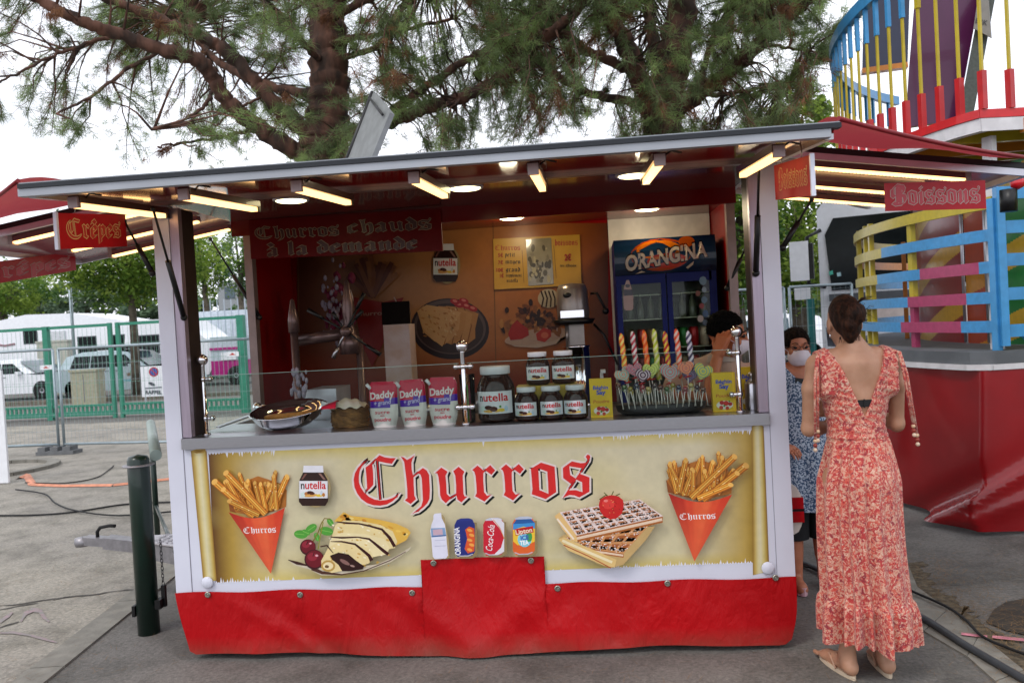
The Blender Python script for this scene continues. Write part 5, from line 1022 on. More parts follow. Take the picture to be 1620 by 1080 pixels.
mb = MB(); mb.grid(lambda a, b: (fx0 - .002 + a * (fx1 - fx0 + .004), fy + .028 - .028 * sin(pi * (.15 + .85 * b)) , hz0 + b * .225), 2, 10); mb.box((fx0, fy + .0285, hz0), (fx1, fy + .06, fz1)); hd = part('header', mb, mat('header_blue', '#0e2a48', .25, coat=.4), FD)
hf = lambda u, v, h: (fx0 + u * (fx1 - fx0), fy + .028 - .028 * sin(pi * (.15 + .85 * (1 - v))) - h - .001, hz0 + (1 - v) * .225)
P = Print(hf, eps=.0006, h0=.0012)
P.grid(0, 0, 1, 1, 14, 6, lambda u, v: mixc('#123858', '#0a1e3a', abs(v - .5) * 2 + .3 * noise.noise((u * 4, v * 3, 2)))); 
for (a, b, r1, r2_, c) in ((.46, .48, .30, .52, '#a8400c'), (.44, .34, .22, .28, '#c86a10'), (.52, .66, .2, .22, '#c0300c'), (.72, .16, .08, .16, '#a84a10')): P.ell((a, b), r1, min(r2_, .48) * .95, c, n=20)
P.text('ORANGINA', .095, .90, .83, .46, '#0a0c14', bold=.07, slope=.36); P.text('ORANGINA', .105, .885, .81, .43, '#d8cbb8', bold=.035, slope=.36)
P.poly([(.2, .98), (.26, .9), (.3, .94)], '#c8b8a0'); P.poly([(.70, .88), (.78, .72), (.77, .82), (.72, .92)], '#c8b8a0'); P.done('header_print', hd, PRINT_G)
dz0, dz1 = fz0 + .2, hz0 - .004
for k in (0, 1):
    a = fx0 + .004 + k * (fx1 - fx0) / 2; b = a + (fx1 - fx0) / 2 - .008; t_ = .030
    mb = MB(); mb.box((a, fy, dz0), (a + t_, fy + .028, dz1)); mb.box((b - (.03 if k == 0 else .045), fy, dz0), (b, fy + .028, dz1)); mb.box((a + t_, fy, dz1 - .055), (b - .03, fy + .028, dz1)); mb.box((a + t_, fy, dz0), (b - .03, fy + .028, dz0 + .06)); dr = part('door', mb, FRB, FD)
    mb = MB(); mb.box((a + t_, fy + .010, dz0 + .06), (b - .03, fy + .014, dz1 - .055)); part('glass_pane', mb, GLASS, dr)
SH = mat('shelf_wire', '#8d927e', .35, .5)
for z in (1.22, 1.40, 1.585, 1.74):
    mb = MB(); mb.box((fx0 + .032, fy + .05, z - .006), (fx1 - .032, D - .06, z)); part('shelf', mb, SH, FD)
CANC = [('#5a4a2c', 'brown'), ('#8a1218', 'red'), ('#7a5a20', 'amber'), ('#4a5058', 'grey'), ('#6a1014', 'dark red'), ('#1e6a2c', 'green'), ('#a0141c', 'bright red'), ('#b8a890', 'cream')]
for row, z in enumerate((1.40, 1.22)):
    for k in range(8):
        x = fx0 + .085 + k * .066; c, nm_ = CANC[(k + row * 3) % 8]; mb = MB(); mb.lathe([(.022, 0), (.029, .006), (.029, .112), (.024, .122), (.0001, .122)], (x, fy + .085, z), 14)
        solo('drink_can', mb, mat('can_' + nm_.replace(' ', '_'), c, .3, .3), '%s drink can on the %s shelf inside the fridge' % (nm_, ('upper', 'lower')[row]) , 'drink can', 'cans in the fridge')
for k in range(8):
    x = fx0 + .085 + k * .066; mb = MB(); mb.lathe([(.024, 0), (.026, .01), (.026, .09), (.010, .125), (.010, .15), (.012, .152), (.012, .165), (.0001, .166)], (x, fy + .09, 1.585), 12)
    solo('drink_bottle', mb, mat('bottle_dim', '#5f6a58', .2, trans=.3), 'small bottle on the top shelf inside the fridge, %s from the left' % ['first', 'second', 'third', 'fourth', 'fifth', 'sixth', 'seventh', 'eighth'][k], 'bottle', 'bottles in the fridge')
st_ = Print(lambda u, v, h: (at(u, v, y=fy).x, fy - h - .001, at(u, v, y=fy).z), eps=.0004)
st_.poly([(987,455),(991,443),(995,443),(999,455),(1002,470),(1002,488),(999,491),(990,491),(987,488),(986,470)], '#a88c84'); st_.poly([(987,458),(1000,458),(1001,467),(987,468)], '#2c2838'); st_.ell((993, 452), 4, 3, '#3c3440', n=8)
for (u, v, r_, c) in ((1112, 444, 6, '#6a8ca0'), (1114, 458, 4, '#8ca4b0'), (1104, 464, 4, '#7a4a3c'), (1114, 474, 5, '#5c7a90'), (1110, 484, 4, '#8a3a3c'), (1116, 496, 5, '#3c5a80'), (1108, 504, 5, '#b0a8a0'), (1115, 510, 4, '#5a6a7a')): st_.ell((u, v), r_, r_ * 1.2, c, n=8)
st_.done('stickers', FD, PRINT_G)
mb = MB(); mb.box((fx0 + .12, fy - .004 + .05, 1.9 - .08), (fx1 - .12, fy + .07, 1.9 - .072)); 
# mixer / coffee machine
cx = at(912, 560, y=1.25).x; cm = thing('citrus_mixer', 'chrome countertop mixer with a lever beside the fridge', 'mixer', (cx, 1.45, BB)); y = 1.45
GM = mat('grey_metal', '#8e8682', .28, .6)
mb = MB(); mb.lathe([(.11, 0), (.12, .02), (.11, .05), (.085, .06), (.085, .40), (.095, .41), (.0001, .415)], (cx, y, BB + .005), 26); part('container', mb, CHROME, cm)
mb = MB(); mb.box((cx - .05, y - .03, BB + .42), (cx + .055, y + .1, BB + .56)); mb.tube([(cx - .055, y - .07, BB + .41), (cx - .055, y - .07, BB + .56)], .012, 10); part('neck', mb, GM, cm)
mb = MB(); mb.lathe([(.0001, 0), (.12, .0), (.14, .03), (.12, .035), (.09, .04)], (cx - .01, y - .01, BB + .555), 28); part('drip_collar', mb, BLACK, cm)
mb = MB(); mb.lathe([(.10, 0), (.105, .03), (.10, .19), (.085, .225), (.0001, .235)], (cx - .01, y - .01, BB + .59), 28); hh = part('motor_head', mb, GM, cm)
mb = MB(); mb.box((cx - .09, y - .118, BB + .60), (cx + .06, y - .104, BB + .645)); part('trim_band', mb, CHROME, hh)
mb = MB(); mb.ball((cx - .035, y - .098, BB + .745), .034, 14, sz=.6, sy=.5); part('vent', mb, BLACK, hh)
mb = MB(); mb.tube([(cx + .11, y, BB + .75), (cx + .15, y - .02, BB + .75), (cx + .2, y - .05, BB + .64)], .009, 8); mb.ball((cx + .2, y - .05, BB + .63), .022, 10); mb.tube([(cx + .12, y, BB + .55), (cx + .18, y - .03, BB + .48), (cx + .26, y - .06, BB + .28)], .008, 8); part('lever', mb, BLACK, cm)
# churro press with radial star handle
cx, y = at(549, 524, y=.95).x, .95; cz = at(549, 524, y=.95).z
cp = thing('churro_press', 'churro press with a star shaped handwheel on the left', 'churro press', (cx, y, .42)); PK = mat('press_enamel', '#6a5654', .3, .55, var=.12)
mb = MB(); mb.tube([(cx + .055, y + .06, .43), (cx + .055, y + .06, cz - .05)], .022, 14); mb.lathe([(.062, -.02), (.062, .08), (.038, .1), (.03, .16), (.040, .26), (.014, .42), (.0001, .44)], (cx, y + .05, cz - .12), 20); part('column', mb, PK, cp)
mb = MB(); mb.tube([(cx - .34, y + .08, cz - .04), (cx + .01, y + .08, cz - .01)], .036, 14); mb.tube([(cx - .33, y + .02, .43), (cx - .34, y + .02, cz + .02)], .024, 14); mb.lathe([(.034, 0), (.034, .08), (.012, .2), (.0001, .21)], (cx - .34, y + .02, cz + .01), 14); part('barrel', mb, PK, cp)
mb = MB(); mb.lathe([(.0001, -.05), (.03, -.045), (.034, 0), (.03, .03)], (cx, y, cz), 18, axis='Y'); hub = part('handwheel', mb, PK, cp)
for (du, dv) in ((-62, -34), (53, 37), (-22, 42), (27, -60), (-25, -31) if 0 else (24, -33), (-16, -6) if 0 else (-23, -30)):
    q = at(549 + du, 524 + dv, y=y - .03); mb = MB(); c = Vector((cx, y - .03, cz)); mb.tube([c, c.lerp(q, .62)], .007, 8); mb.tube([c.lerp(q, .6), q], [.010, .014], 8); part('spoke', mb, STEEL if du in (-22,) else BLACK, hub)
# dispenser box with a black lid
p0, p1 = at(611, 600, y=1.25), at(652, 600, y=1.25); dsp = thing('napkin_dispenser', 'tall pale box with tilted black lid against the mural', 'dispenser', ((p0.x+p1.x)/2, 1.3, BB))
mb = MB(); mb.box((p0.x, 1.25, BB + .16), (p1.x, 1.42, at(611, 514, y=1.25).z)); part('body', mb, mat('pale_box', '#b3a09c', .4, col2='#a88c7c', scale=8), dsp)
mb = MB(); mb.box((p0.x + .01, 1.26, BB + .001), (p1.x - .01, 1.42, BB + .158)); part('base', mb, STEEL, dsp)
z = at(611, 514, y=1.25).z; mb = MB(); mb.add([(p0.x - .005, 1.245, z + .004), (p1.x + .01, 1.245, z + .004), (p1.x - .015, 1.36, z + .15), (p0.x - .03, 1.36, z + .15), (p0.x - .005, 1.265, z + .0), (p1.x + .01, 1.265, z), (p1.x - .015, 1.38, z + .14), (p0.x - .03, 1.38, z + .14)], [(0,1,2,3),(7,6,5,4),(0,4,5,1),(1,5,6,2),(2,6,7,3),(3,7,4,0)]); part('lid', mb, BLACK, dsp)
# plush and odds on the left
for (u, v, yy, s, c, nm_, lb_) in ((475, 600, .5, .035, '#b8b0c4', 'paper_bag', 'crumpled white paper bags hanging by the left of the fryer'),):
    mb = MB()
    for k in range(30): p = at(u + rnd.uniform(-14, 10), v + rnd.uniform(-18, 24), y=yy); mb.ball(p, s * rnd.uniform(.15, .42), 6, sz=1.8)
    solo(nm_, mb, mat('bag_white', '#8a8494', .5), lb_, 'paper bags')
fl = thing('candyfloss_bag', 'pink and white candyfloss bag hanging above the press', 'candyfloss bag', at(545, 500, y=1.5)); 
mb = MB()
for k in range(70): p = at(537 + rnd.gauss(0, 10), 482 + rnd.gauss(0, 24), y=1.5 + rnd.uniform(-.05, .05)); mb.ball(p, rnd.uniform(.010, .028), 6, sz=1.5)
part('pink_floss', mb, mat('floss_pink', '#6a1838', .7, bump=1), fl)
mb = MB()
for k in range(44): p = at(528 + rnd.gauss(0, 9), 482 + rnd.gauss(0, 26), y=1.40 + rnd.uniform(-.03, .03)); mb.ball(p, rnd.uniform(.006, .018), 6, sz=1.7)
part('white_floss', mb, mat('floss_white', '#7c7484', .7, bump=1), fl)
mb = MB(); p = at(552, 470, y=1.3); mb.lathe([(.0001, -.16), (.02, -.15), (.028, .0), (.015, .05), (.0001, .06)], p, 12); part('cone', mb, mat('cone_white', '#c8c0c4', .5), fl)
t = thing('kitchen_roll', 'pile of small metal utensils on the back counter', 'utensils', at(640, 610, y=1.4)); t['label'] = 'small steel pots behind the sugar pouches'; t.name = 'steel_pots'
for k, (u, r_, h_) in enumerate(((560, .05, .09), (590, .04, .12), (672, .06, .08), (700, .05, .10), (760, .05, .14), (815, .06, .11))):
    x = at(u, 600, y=1.4).x; mb = MB(); mb.lathe([(r_, 0), (r_, h_), (r_ * .9, h_), (r_ * .85, .01)], (x, 1.4, BB + .001), 18); part('pot', mb, STEEL, t)
mb = MB(); x = at(797, 570, y=1.3).x; mb.lathe([(.03, 0), (.03, .12), (.012, .15), (.012, .17), (.02, .175), (.02, .19), (.0001, .2)], (x, 1.35, BB), 14); solo('pump_bottle', mb, BLACK, 'small dark pump bottle behind the large spread jar', 'bottle')
mb = MB(); x = at(951, 580, y=.45).x; mb.lathe([(.026, 0), (.026, .12), (.01, .15), (.008, .2), (.0001, .2)], (x, .42, HC), 14); mb.box((x - .005, .36, HC + .2), (x + .02, .44, HC + .215)); solo('pump_bottle', mb, LIDW, 'white pump bottle behind the yellow sugar carton', 'bottle')
# ------------------------------------------------------------------ people: one smooth surface grown round a posed skeleton
class Body:
    def __init__(s, h=.0065): s.p = []; s.h = h
    def cap(s, a, b, ra, rb=None, k=.02, flat=None): s.p.append(('c', np.array(a, float), np.array(b, float), ra, ra if rb is None else rb, k, flat)); return s
    def ell(s, c, r, k=.02, rot=None): s.p.append(('e', np.array(c, float), np.array(r, float), rot, k)); return s
    def limb(s, pts, rs, k=.015):
        for i in range(len(pts) - 1): s.cap(pts[i], pts[i+1], rs[i], rs[i+1], k)
        return s
    def field(s, off=0, pad=.04):
        los, his = [], []
        for q in s.p:
            if q[0] == 'c': m = max(q[3], q[4]) + pad; los.append(np.minimum(q[1], q[2]) - m); his.append(np.maximum(q[1], q[2]) + m)
            else: m = max(q[2]) + pad; los.append(q[1] - m); his.append(q[1] + m)
        lo = np.min(los, 0); hi = np.max(his, 0); n = np.ceil((hi - lo) / s.h).astype(int) + 1
        D = np.full(n, .05); ax = [lo[i] + np.arange(n[i]) * s.h for i in range(3)]
        for q, l, g in zip(s.p, los, his):
            i0 = np.maximum(((l - lo) / s.h).astype(int), 0); i1 = np.minimum(((g - lo) / s.h).astype(int) + 2, n); sl = tuple(slice(a, b) for a, b in zip(i0, i1))
            X, Y, Z = np.meshgrid(ax[0][sl[0]], ax[1][sl[1]], ax[2][sl[2]], indexing='ij')
            if q[0] == 'c':
                a, b = q[1], q[2]; ab = b - a; L = max(ab @ ab, 1e-9); t = np.clip(((X-a[0])*ab[0] + (Y-a[1])*ab[1] + (Z-a[2])*ab[2]) / L, 0, 1)
                d = np.sqrt((X-a[0]-t*ab[0])**2 + (Y-a[1]-t*ab[1])**2 + (Z-a[2]-t*ab[2])**2) - (q[3] + (q[4]-q[3]) * t); k = q[5]
            else:
                P = np.stack([X - q[1][0], Y - q[1][1], Z - q[1][2]], -1)
                if q[3] is not None: P = P @ np.array(q[3])
                r = q[2]; k0 = np.sqrt(((P / r) ** 2).sum(-1)); k1 = np.sqrt(((P / (r * r)) ** 2).sum(-1)) + 1e-9; d = k0 * (k0 - 1) / k1; k = q[4]
            o = D[sl]; h = np.clip(.5 + .5 * (o - d) / k, 0, 1); D[sl] = o * (1 - h) + d * h - k * h * (1 - h)
        s.D, s.lo, s.ax = D - off, lo, ax; return s
    def cut(s, fn):      # keep where fn(X, Y, Z) < 0
        X, Y, Z = np.meshgrid(*s.ax, indexing='ij', sparse=True); s.D = np.maximum(s.D, fn(X, Y, Z)); return s
    def mesh(s):
        D = s.D.copy(); D[0] = D[-1] = 1; D[:, 0] = D[:, -1] = 1; D[:, :, 0] = D[:, :, -1] = 1; S_ = D < 0
        c = [S_[a:S_.shape[0]-1+a, b:S_.shape[1]-1+b, e:S_.shape[2]-1+e] for a in (0,1) for b in (0,1) for e in (0,1)]; sm = sum(x.astype(int) for x in c); act = (sm > 0) & (sm < 8)
        idx = np.full(act.shape, -1); ii = np.argwhere(act); idx[act] = np.arange(len(ii)); acc = np.zeros((len(ii), 3)); cnt = np.zeros(len(ii))
        cor = [(a, b, e) for a in (0,1) for b in (0,1) for e in (0,1)]
        for p in range(8):
            for ax_ in range(3):
                if cor[p][ax_]: continue
                q = list(cor[p]); q[ax_] = 1; v0 = D[ii[:,0]+cor[p][0], ii[:,1]+cor[p][1], ii[:,2]+cor[p][2]]; v1 = D[ii[:,0]+q[0], ii[:,1]+q[1], ii[:,2]+q[2]]; m = (v0 < 0) != (v1 < 0)
                t = np.where(m, v0 / np.where(m, v0 - v1, 1), 0); pt = np.array([cor[p]] * len(ii), float); pt[:, ax_] += t; acc[m] += pt[m]; cnt[m] += 1
        V = (acc / cnt[:, None] + ii) * s.h + s.lo; F = []
        for ax_ in range(3):
            sh = [slice(1, -1)] * 3; a = [slice(1, -1)] * 3; b = [slice(1, -1)] * 3; a[ax_] = slice(0, -1); b[ax_] = slice(1, None)
            A = S_[tuple(a)]; B = S_[tuple(b)]; off0 = [1, 1, 1]; off0[ax_] = 0
            for flip, M in ((0, A & ~B), (1, ~A & B)):
                e = np.argwhere(M) + off0; u, v = [(1, 2), (2, 0), (0, 1)][ax_]; du = np.zeros(3, int); dv = np.zeros(3, int); du[u] = 1; dv[v] = 1
                q = [idx[tuple((e - du - dv).T)], idx[tuple((e - dv).T)], idx[tuple(e.T)], idx[tuple((e - du).T)]]
                if flip: q = q[::-1]
                F += np.stack(q, 1).tolist()
        mb = MB(); mb.v = [tuple(x) for x in V]; mb.f = [tuple(f) for f in F]; n = len(mb.f); mb.m = [0]*n; mb.c = [None]*n; mb.sm = [True]*n; return mb
def place(mb, loc, rz):
    if loc == WL: mb.v = [(x * .93, y, z) for x, y, z in mb.v]
    c, s_ = cos(rz), sin(rz); mb.v = [(x*c - y*s_ + loc[0], x*s_ + y*c + loc[1], z + loc[2]) for x, y, z in mb.v]; return mb
def rotm(rx=0, ry=0, rz=0): return np.array(Matrix.Rotation(rz, 3, 'Z') @ Matrix.Rotation(ry, 3, 'Y') @ Matrix.Rotation(rx, 3, 'X'))
def skin(name, c, c2=None):
    m = mat(name, c, .48, var=.06, scale=14, col2=c2, bump=.05, bscale=160); b = m.node_tree.nodes['Principled BSDF']; b.inputs['Subsurface Weight'].default_value = .12; b.inputs['Subsurface Radius'].default_value = (.02, .008, .004); return m
def head(B, c, f=(0, 1, 0), s=1.0, up=(0, 0, 1)):
    """c = middle of the skull, f = where the face looks"""
    f = np.array(f, float); f /= np.linalg.norm(f); u = np.array(up, float); u -= f * (u @ f); u /= np.linalg.norm(u); r = np.cross(f, u); c = np.array(c, float); R = np.stack([r, f, u], 1)
    T = lambda x, y, z: c + (r * x + f * y + u * z) * s
    B.ell(T(0, -.012, .018), np.array((.072, .092, .088)) * s, .02, R); B.ell(T(0, .030, -.045), np.array((.056, .060, .066)) * s, .025, R); B.ell(T(0, .062, -.088), np.array((.026, .024, .022)) * s, .025, R)
    B.cap(T(0, .092, -.002), T(0, .106, -.034), .008 * s, .013 * s, .010); B.cap(T(-.012, .094, -.036), T(.012, .094, -.036), .008 * s, .008 * s, .008)
    for k in (-1, 1):
        B.cap(T(k * .016, .088, .012), T(k * .046, .076, .012), .008 * s, .008 * s, .012); B.ell(T(k * .073, -.006, -.018), np.array((.009, .018, .030)) * s, .008, R); B.ell(T(k * .042, .062, -.032), np.array((.022, .022, .022)) * s, .018, R)
    B.cap(T(-.022, .086, -.062), T(.022, .086, -.062), .007 * s, .007 * s, .006); B.cap(T(-.018, .084, -.074), T(.018, .084, -.074), .008 * s, .008 * s, .006)
    return T, R
def hand(B, w, d, pn, curl=.5, s=1.0, flip=1):
    """w = wrist, d = direction of the fingers, pn = palm normal; five separate, unequal, bent fingers"""
    w, d, pn = (np.array(x, float) for x in (w, d, pn)); d /= np.linalg.norm(d); pn -= d * (pn @ d); pn /= np.linalg.norm(pn); x = np.cross(d, pn) * flip
    for k in (-1.5, -.5, .5, 1.5): B.cap(w + x * k * .010 * s, w + d * .080 * s + x * k * .019 * s, .015 * s, .0125 * s, .010)
    for k, L in ((-1.5, .062), (-.5, .074), (.5, .080), (1.5, .070)):
        p = w + d * .082 * s + x * k * .0205 * s; dd = d.copy(); r = .0092
        for j, fr in enumerate((.45, .32, .23)):
            a = curl * (.5 + .5 * j); dd = dd * cos(a) + pn * sin(a); dd /= np.linalg.norm(dd); q = p + dd * L * s * fr; B.cap(p, q, r * s, (r - .0012) * s, .004); p = q; r -= .0012
    p = w + d * .022 * s + x * .026 * s; dd = d * .62 + x * .62 + pn * .35
    for L, r0, r1 in ((.036, .015, .0115), (.030, .0115, .010), (.024, .010, .008)): dd /= np.linalg.norm(dd); q = p + dd * L * s; B.cap(p, q, r0 * s, r1 * s, .006); p = q; dd = dd + d * .35 + pn * .25 * curl
# ---- woman in the floral dress, seen from behind
WL = Vector((3.262, -.285, 0)); WR = .10
wp = thing('person', 'woman seen from behind in a long red and beige floral dress and flip flops', 'person', WL)
B = Body(.0062)
B.ell((0, .00, 1.20), (.130, .085, .17), .05).ell((0, -.0, 1.34), (.140, .070, .075), .05).ell((0, .0, 1.02), (.115, .085, .11), .05).ell((0, -.01, .90), (.140, .105, .11), .05)
B.cap((-.10, -.0, 1.375), (-.165, .0, 1.355), .045, .045, .03).cap((.10, -.0, 1.375), (.165, .0, 1.355), .045, .045, .03)
B.cap((0, -.005, 1.38), (-.012, .018, 1.475), .055, .047, .035).cap((0, -.01, 1.40), (0, -.01, 1.36), .06, .08, .04)
B.ell((-.06, -.045, 1.30), (.05, .03, .07), .04).ell((.06, -.045, 1.30), (.05, .03, .07), .04)
hT, hR = head(B, (-.022, .03, 1.535), (.10, .98, -.16), .97)
for k in (-1, 1):
    B.cap((k*.178, .0, 1.345), (k*.200, .01, 1.25), .039, .037, .03).cap((k*.200, .01, 1.25), (k*.207, .035, 1.075), .036, .031, .02)
B.limb([(-.207, .035, 1.075), (-.13, .13, 1.06), (.03, .20, 1.065)], [.034, .031, .022]).limb([(.207, .035, 1.075), (.16, .15, 1.10), (.01, .215, 1.13)], [.034, .031, .022])
hand(B, (.035, .20, 1.065), (.97, -.25, .03), (0, -1, 0), .30); hand(B, (.005, .215, 1.13), (-.95, -.1, .12), (0, -1, 0), .45, flip=-1)
for k, fx in ((-1, -.092), (1, .080)):
    B.limb([(k*.085, -.01, .86), (k*.08, .0, .47), (fx, -.01, .09)], [.085, .058, .034]).cap((k*.083, -.035, .38), (fx, -.02, .22), .050, .036, .03)
    B.cap((fx, -.028, .055), (fx + k * .004, .0, .095), .030, .033, .02); B.cap((fx, -.015, .048), (fx + k * .03, .13, .036), .030, .030, .025); B.ell((fx + k*.034, .15, .034), (.038, .04, .018), .02)
    B.ell((fx, -.040, .046), (.030, .026, .030), .015)
    for j in range(5): B.cap((fx + k * (.034 + (j - 2) * -.016), .175 - abs(j) * .005, .030), (fx + k * (.036 + (j - 2) * -.017), .205 - j * .009, .027), .0105 if j == 0 else .008, None, .004)
part('body', place(B.field().mesh(), WL, WR), skin('skin_olive', '#a87c62', '#b58a70'), wp)
def floral(name):
    m = bpy.data.materials.new(name); m.use_nodes = True; nt = m.node_tree; b = nt.nodes['Principled BSDF']; b.inputs['Roughness'].default_value = .8; b.inputs['Sheen Weight'].default_value = .2
    tc = nt.nodes.new('ShaderNodeTexCoord'); cur = None
    def layer(scale, det, lo, hi, col, prev, kind='n', dist=0, off=0):
        mp = nt.nodes.new('ShaderNodeMapping'); mp.inputs['Location'].default_value = (off, off * 1.7, off * .6); nt.links.new(tc.outputs['Object'], mp.inputs[0])
        if kind == 'n': n = nt.nodes.new('ShaderNodeTexNoise'); n.inputs['Detail'].default_value = det; n.inputs['Distortion'].default_value = dist; o_ = n.outputs[0]
        else: n = nt.nodes.new('ShaderNodeTexVoronoi'); n.feature = 'F1' if kind == 'v' else 'DISTANCE_TO_EDGE'; o_ = n.outputs['Distance']
        n.inputs['Scale'].default_value = scale; nt.links.new(mp.outputs[0], n.inputs['Vector'])
        mr = nt.nodes.new('ShaderNodeMapRange'); mr.inputs['From Min'].default_value = lo; mr.inputs['From Max'].default_value = hi; mr.clamp = True; nt.links.new(o_, mr.inputs[0])
        mx = nt.nodes.new('ShaderNodeMixRGB'); nt.links.new(mr.outputs[0], mx.inputs[0])
        if prev is None: mx.inputs[1].default_value = (*lin('#c8957f'), 1)
        else: nt.links.new(prev, mx.inputs[1])
        mx.inputs[2].default_value = (*lin(col), 1); return mx.outputs[0]
    c = layer(44, 3, .47, .55, '#c05a4a', None, 'n', 1.6); c = layer(40, 3, .51, .56, '#ad3434', c, 'n', 2.0, 3); c = layer(46, 2, .59, .63, '#8e2a34', c, 'n', 1.2, 7)
    c = layer(24, 0, .24, .18, '#c4483a', c, 'v', 0, 2); c = layer(24, 0, .11, .07, '#96242e', c, 'v', 0, 2); c = layer(44, 2, .60, .64, '#d4ac98', c, 'n', 2.5, 11)
    nt.links.new(c, b.inputs['Base Color']); return m
FLO = floral('floral_fabric')
# bodice: the torso grown a little, open in a deep V at the back
Bd = Body(.0062); Bd.ell((0, .00, 1.20), (.135, .085, .17), .05).ell((0, -.0, 1.34), (.145, .070, .075), .05).ell((0, .0, 1.02), (.120, .085, .11), .05).ell((0, -.01, .90), (.155, .11, .11), .05)
Bd.cap((-.10, -.0, 1.375), (-.165, .0, 1.355), .045, .045, .03).cap((.10, -.0, 1.375), (.165, .0, 1.355), .045, .045, .03).ell((-.06, -.045, 1.30), (.05, .03, .07), .04).ell((.06, -.045, 1.30), (.05, .03, .07), .04)
Bd.ell((-.06, .075, 1.24), (.06, .05, .06), .04).ell((.06, .075, 1.24), (.06, .05, .06), .04)
Bd.cap((-.150, -.03, 1.25), (-.158, -.01, 1.34), .034, .038, .03).cap((.150, -.03, 1.25), (.158, -.01, 1.34), .034, .038, .03)
Bd.field(.012); Bd.cut(lambda X, Y, Z: 1.0 - Z + 0 * X); Bd.cut(lambda X, Y, Z: (np.abs(X) - .178) + 0 * (Y + Z))
Bd.cut(lambda X, Y, Z: np.minimum(np.minimum(.8 * ((Z - 1.125) * .44 - np.abs(X - .003)), .03 - Y - (Z > 9)), 9) if True else None)
Bd.cut(lambda X, Y, Z: np.minimum(.7 * ((Z - 1.28) * .9 - np.abs(X)), Y - .03 + 0 * Z))
X_ = Bd.mesh(); X_.v = [(x * (1 + .012 * sin(z * 210 + x * 30)), y * (1 + .02 * sin(z * 190 + x * 40)), z) for x, y, z in X_.v]; part('bodice', place(X_, WL, WR), FLO, wp)
def skirt(a, b):      # a round, b down
    z = 1.04 - b * .875; th = 2*pi*a; t = b
    rx = .126 + .048 * min(1, t / .22) ** .8 + .012 * t; ry = .098 + .050 * min(1, t / .2) + .045 * t
    tier = max(0, (t - .80) / .2); am = .004 + .012 * t + .012 * (tier > 0) * min(1, tier * 3)
    f = sin(th * 17 + 2.5 * sin(th * 3) + 1.5 * t) * am + sin(th * 9 + 1 + t * 2) * am * .9 + (.012 if tier > 0 else 0) + sin(th * 41 + t * 3) * .003 * (1 if tier > 0 or t < .08 else .3)
    return ((rx + f) * cos(th) + .006 * sin(z * 7), (ry + f) * sin(th) - .005, z + (.012 * sin(th * 5) * (t > .99)) - .02 * t * cos(th - .6))
mb = MB(); mb.grid(skirt, 220, 48, closeu=True); part('skirt', place(mb, WL, WR), FLO, wp)
mb = MB(); mb.grid(lambda a, b: (.134 * cos(2*pi*a) * (1 + .03 * sin(b * 12)), .102 * sin(2*pi*a) * (1 + .03 * sin(b * 12)) - .003, 1.00 + .065 * b), 60, 10, closeu=True); part('waistband', place(mb, WL, WR), FLO, wp)
mb = MB(); mb.grid(lambda a, b: ((-.5 + a) * (.040 + .034 * b) , -.0905, 1.172 + b * .030), 6, 2); mb.box((-.003, -.093, 1.168), (.003, -.0905, 1.205)); part('bra_band', place(mb, WL, WR), BLACK, wp)
for k in (-1, 1):       # shoulder ties ending in beads
    for j, (dx, ln) in enumerate(((.0, .30), (.014, .34))):
        pts = [(k*.150, -.02, 1.408), (k*(.185+dx*.4), -.055, 1.39), (k*(.196+dx), -.07, 1.30), (k*(.205+dx) if k < 0 else k*(.232+dx), -.065, 1.38 - ln)]; mb = MB(); mb.tube(pts, .0062, 7); c_ = part('shoulder_tie', place(mb, WL, WR), FLO, wp)
        for q in range(3): mb = MB(); mb.ball((pts[-1][0] + k * .001 * q, pts[-1][1], pts[-1][2] - .004 - q * .019), .0095, 10); part('bead', place(mb, WL, WR), mat('wood_bead', ('#c8a888', '#8a3428', '#d0b8a0')[q], .4), c_)
Hr = Body(.0055); R_ = hR
Hr.ell(hT(0, -.020, .026), np.array((.072, .092, .088)) * .97, .02, R_).ell(hT(0, -.055, -.02), (.054, .046, .056), .03, R_).ell(hT(.005, -.078, -.045), (.040, .038, .050), .02, R_).ell(hT(.018, -.118, .012), (.046, .036, .046), .008, R_).ell(hT(.03, -.10, .035), (.030, .026, .028), .012, R_).ell(hT(-.01, -.108, -.03), (.034, .030, .030), .012, R_).cap(hT(-.01, -.07, -.08), hT(.012, -.055, -.115), .022, .010, .02)
Hr.field(); fr_, up_ = R_[:, 1], R_[:, 2]; hc = np.array(hT(0, 0, 0))
Hr.cut(lambda X, Y, Z: ((X - hc[0]) * fr_[0] + (Y - hc[1]) * fr_[1] + (Z - hc[2]) * fr_[2]) - .030 - .4 * np.maximum(0, (X - hc[0]) * up_[0] + (Y - hc[1]) * up_[1] + (Z - hc[2]) * up_[2] - .03))
X_ = Hr.mesh(); hv = []
for x, y, z in X_.v:
    q = noise.noise((x * 60, y * 60, z * 12)) * .0035 + noise.noise((x * 140, y * 140, z * 30)) * .0015; d = Vector((x - hc[0], y - hc[1], z - hc[2])).normalized(); hv.append((x + d.x*q, y + d.y*q, z + d.z*q))
X_.v = hv; rh = random.Random(4)
HAIRB = mat('brown_hair', '#1c0f0a', .6, spec=.2, col2='#402518', scale=70, stretch=(1, 1, .25), bump=.8, bscale=220)
hair = part('hair', place(X_, WL, WR), HAIRB, wp); mb = MB()
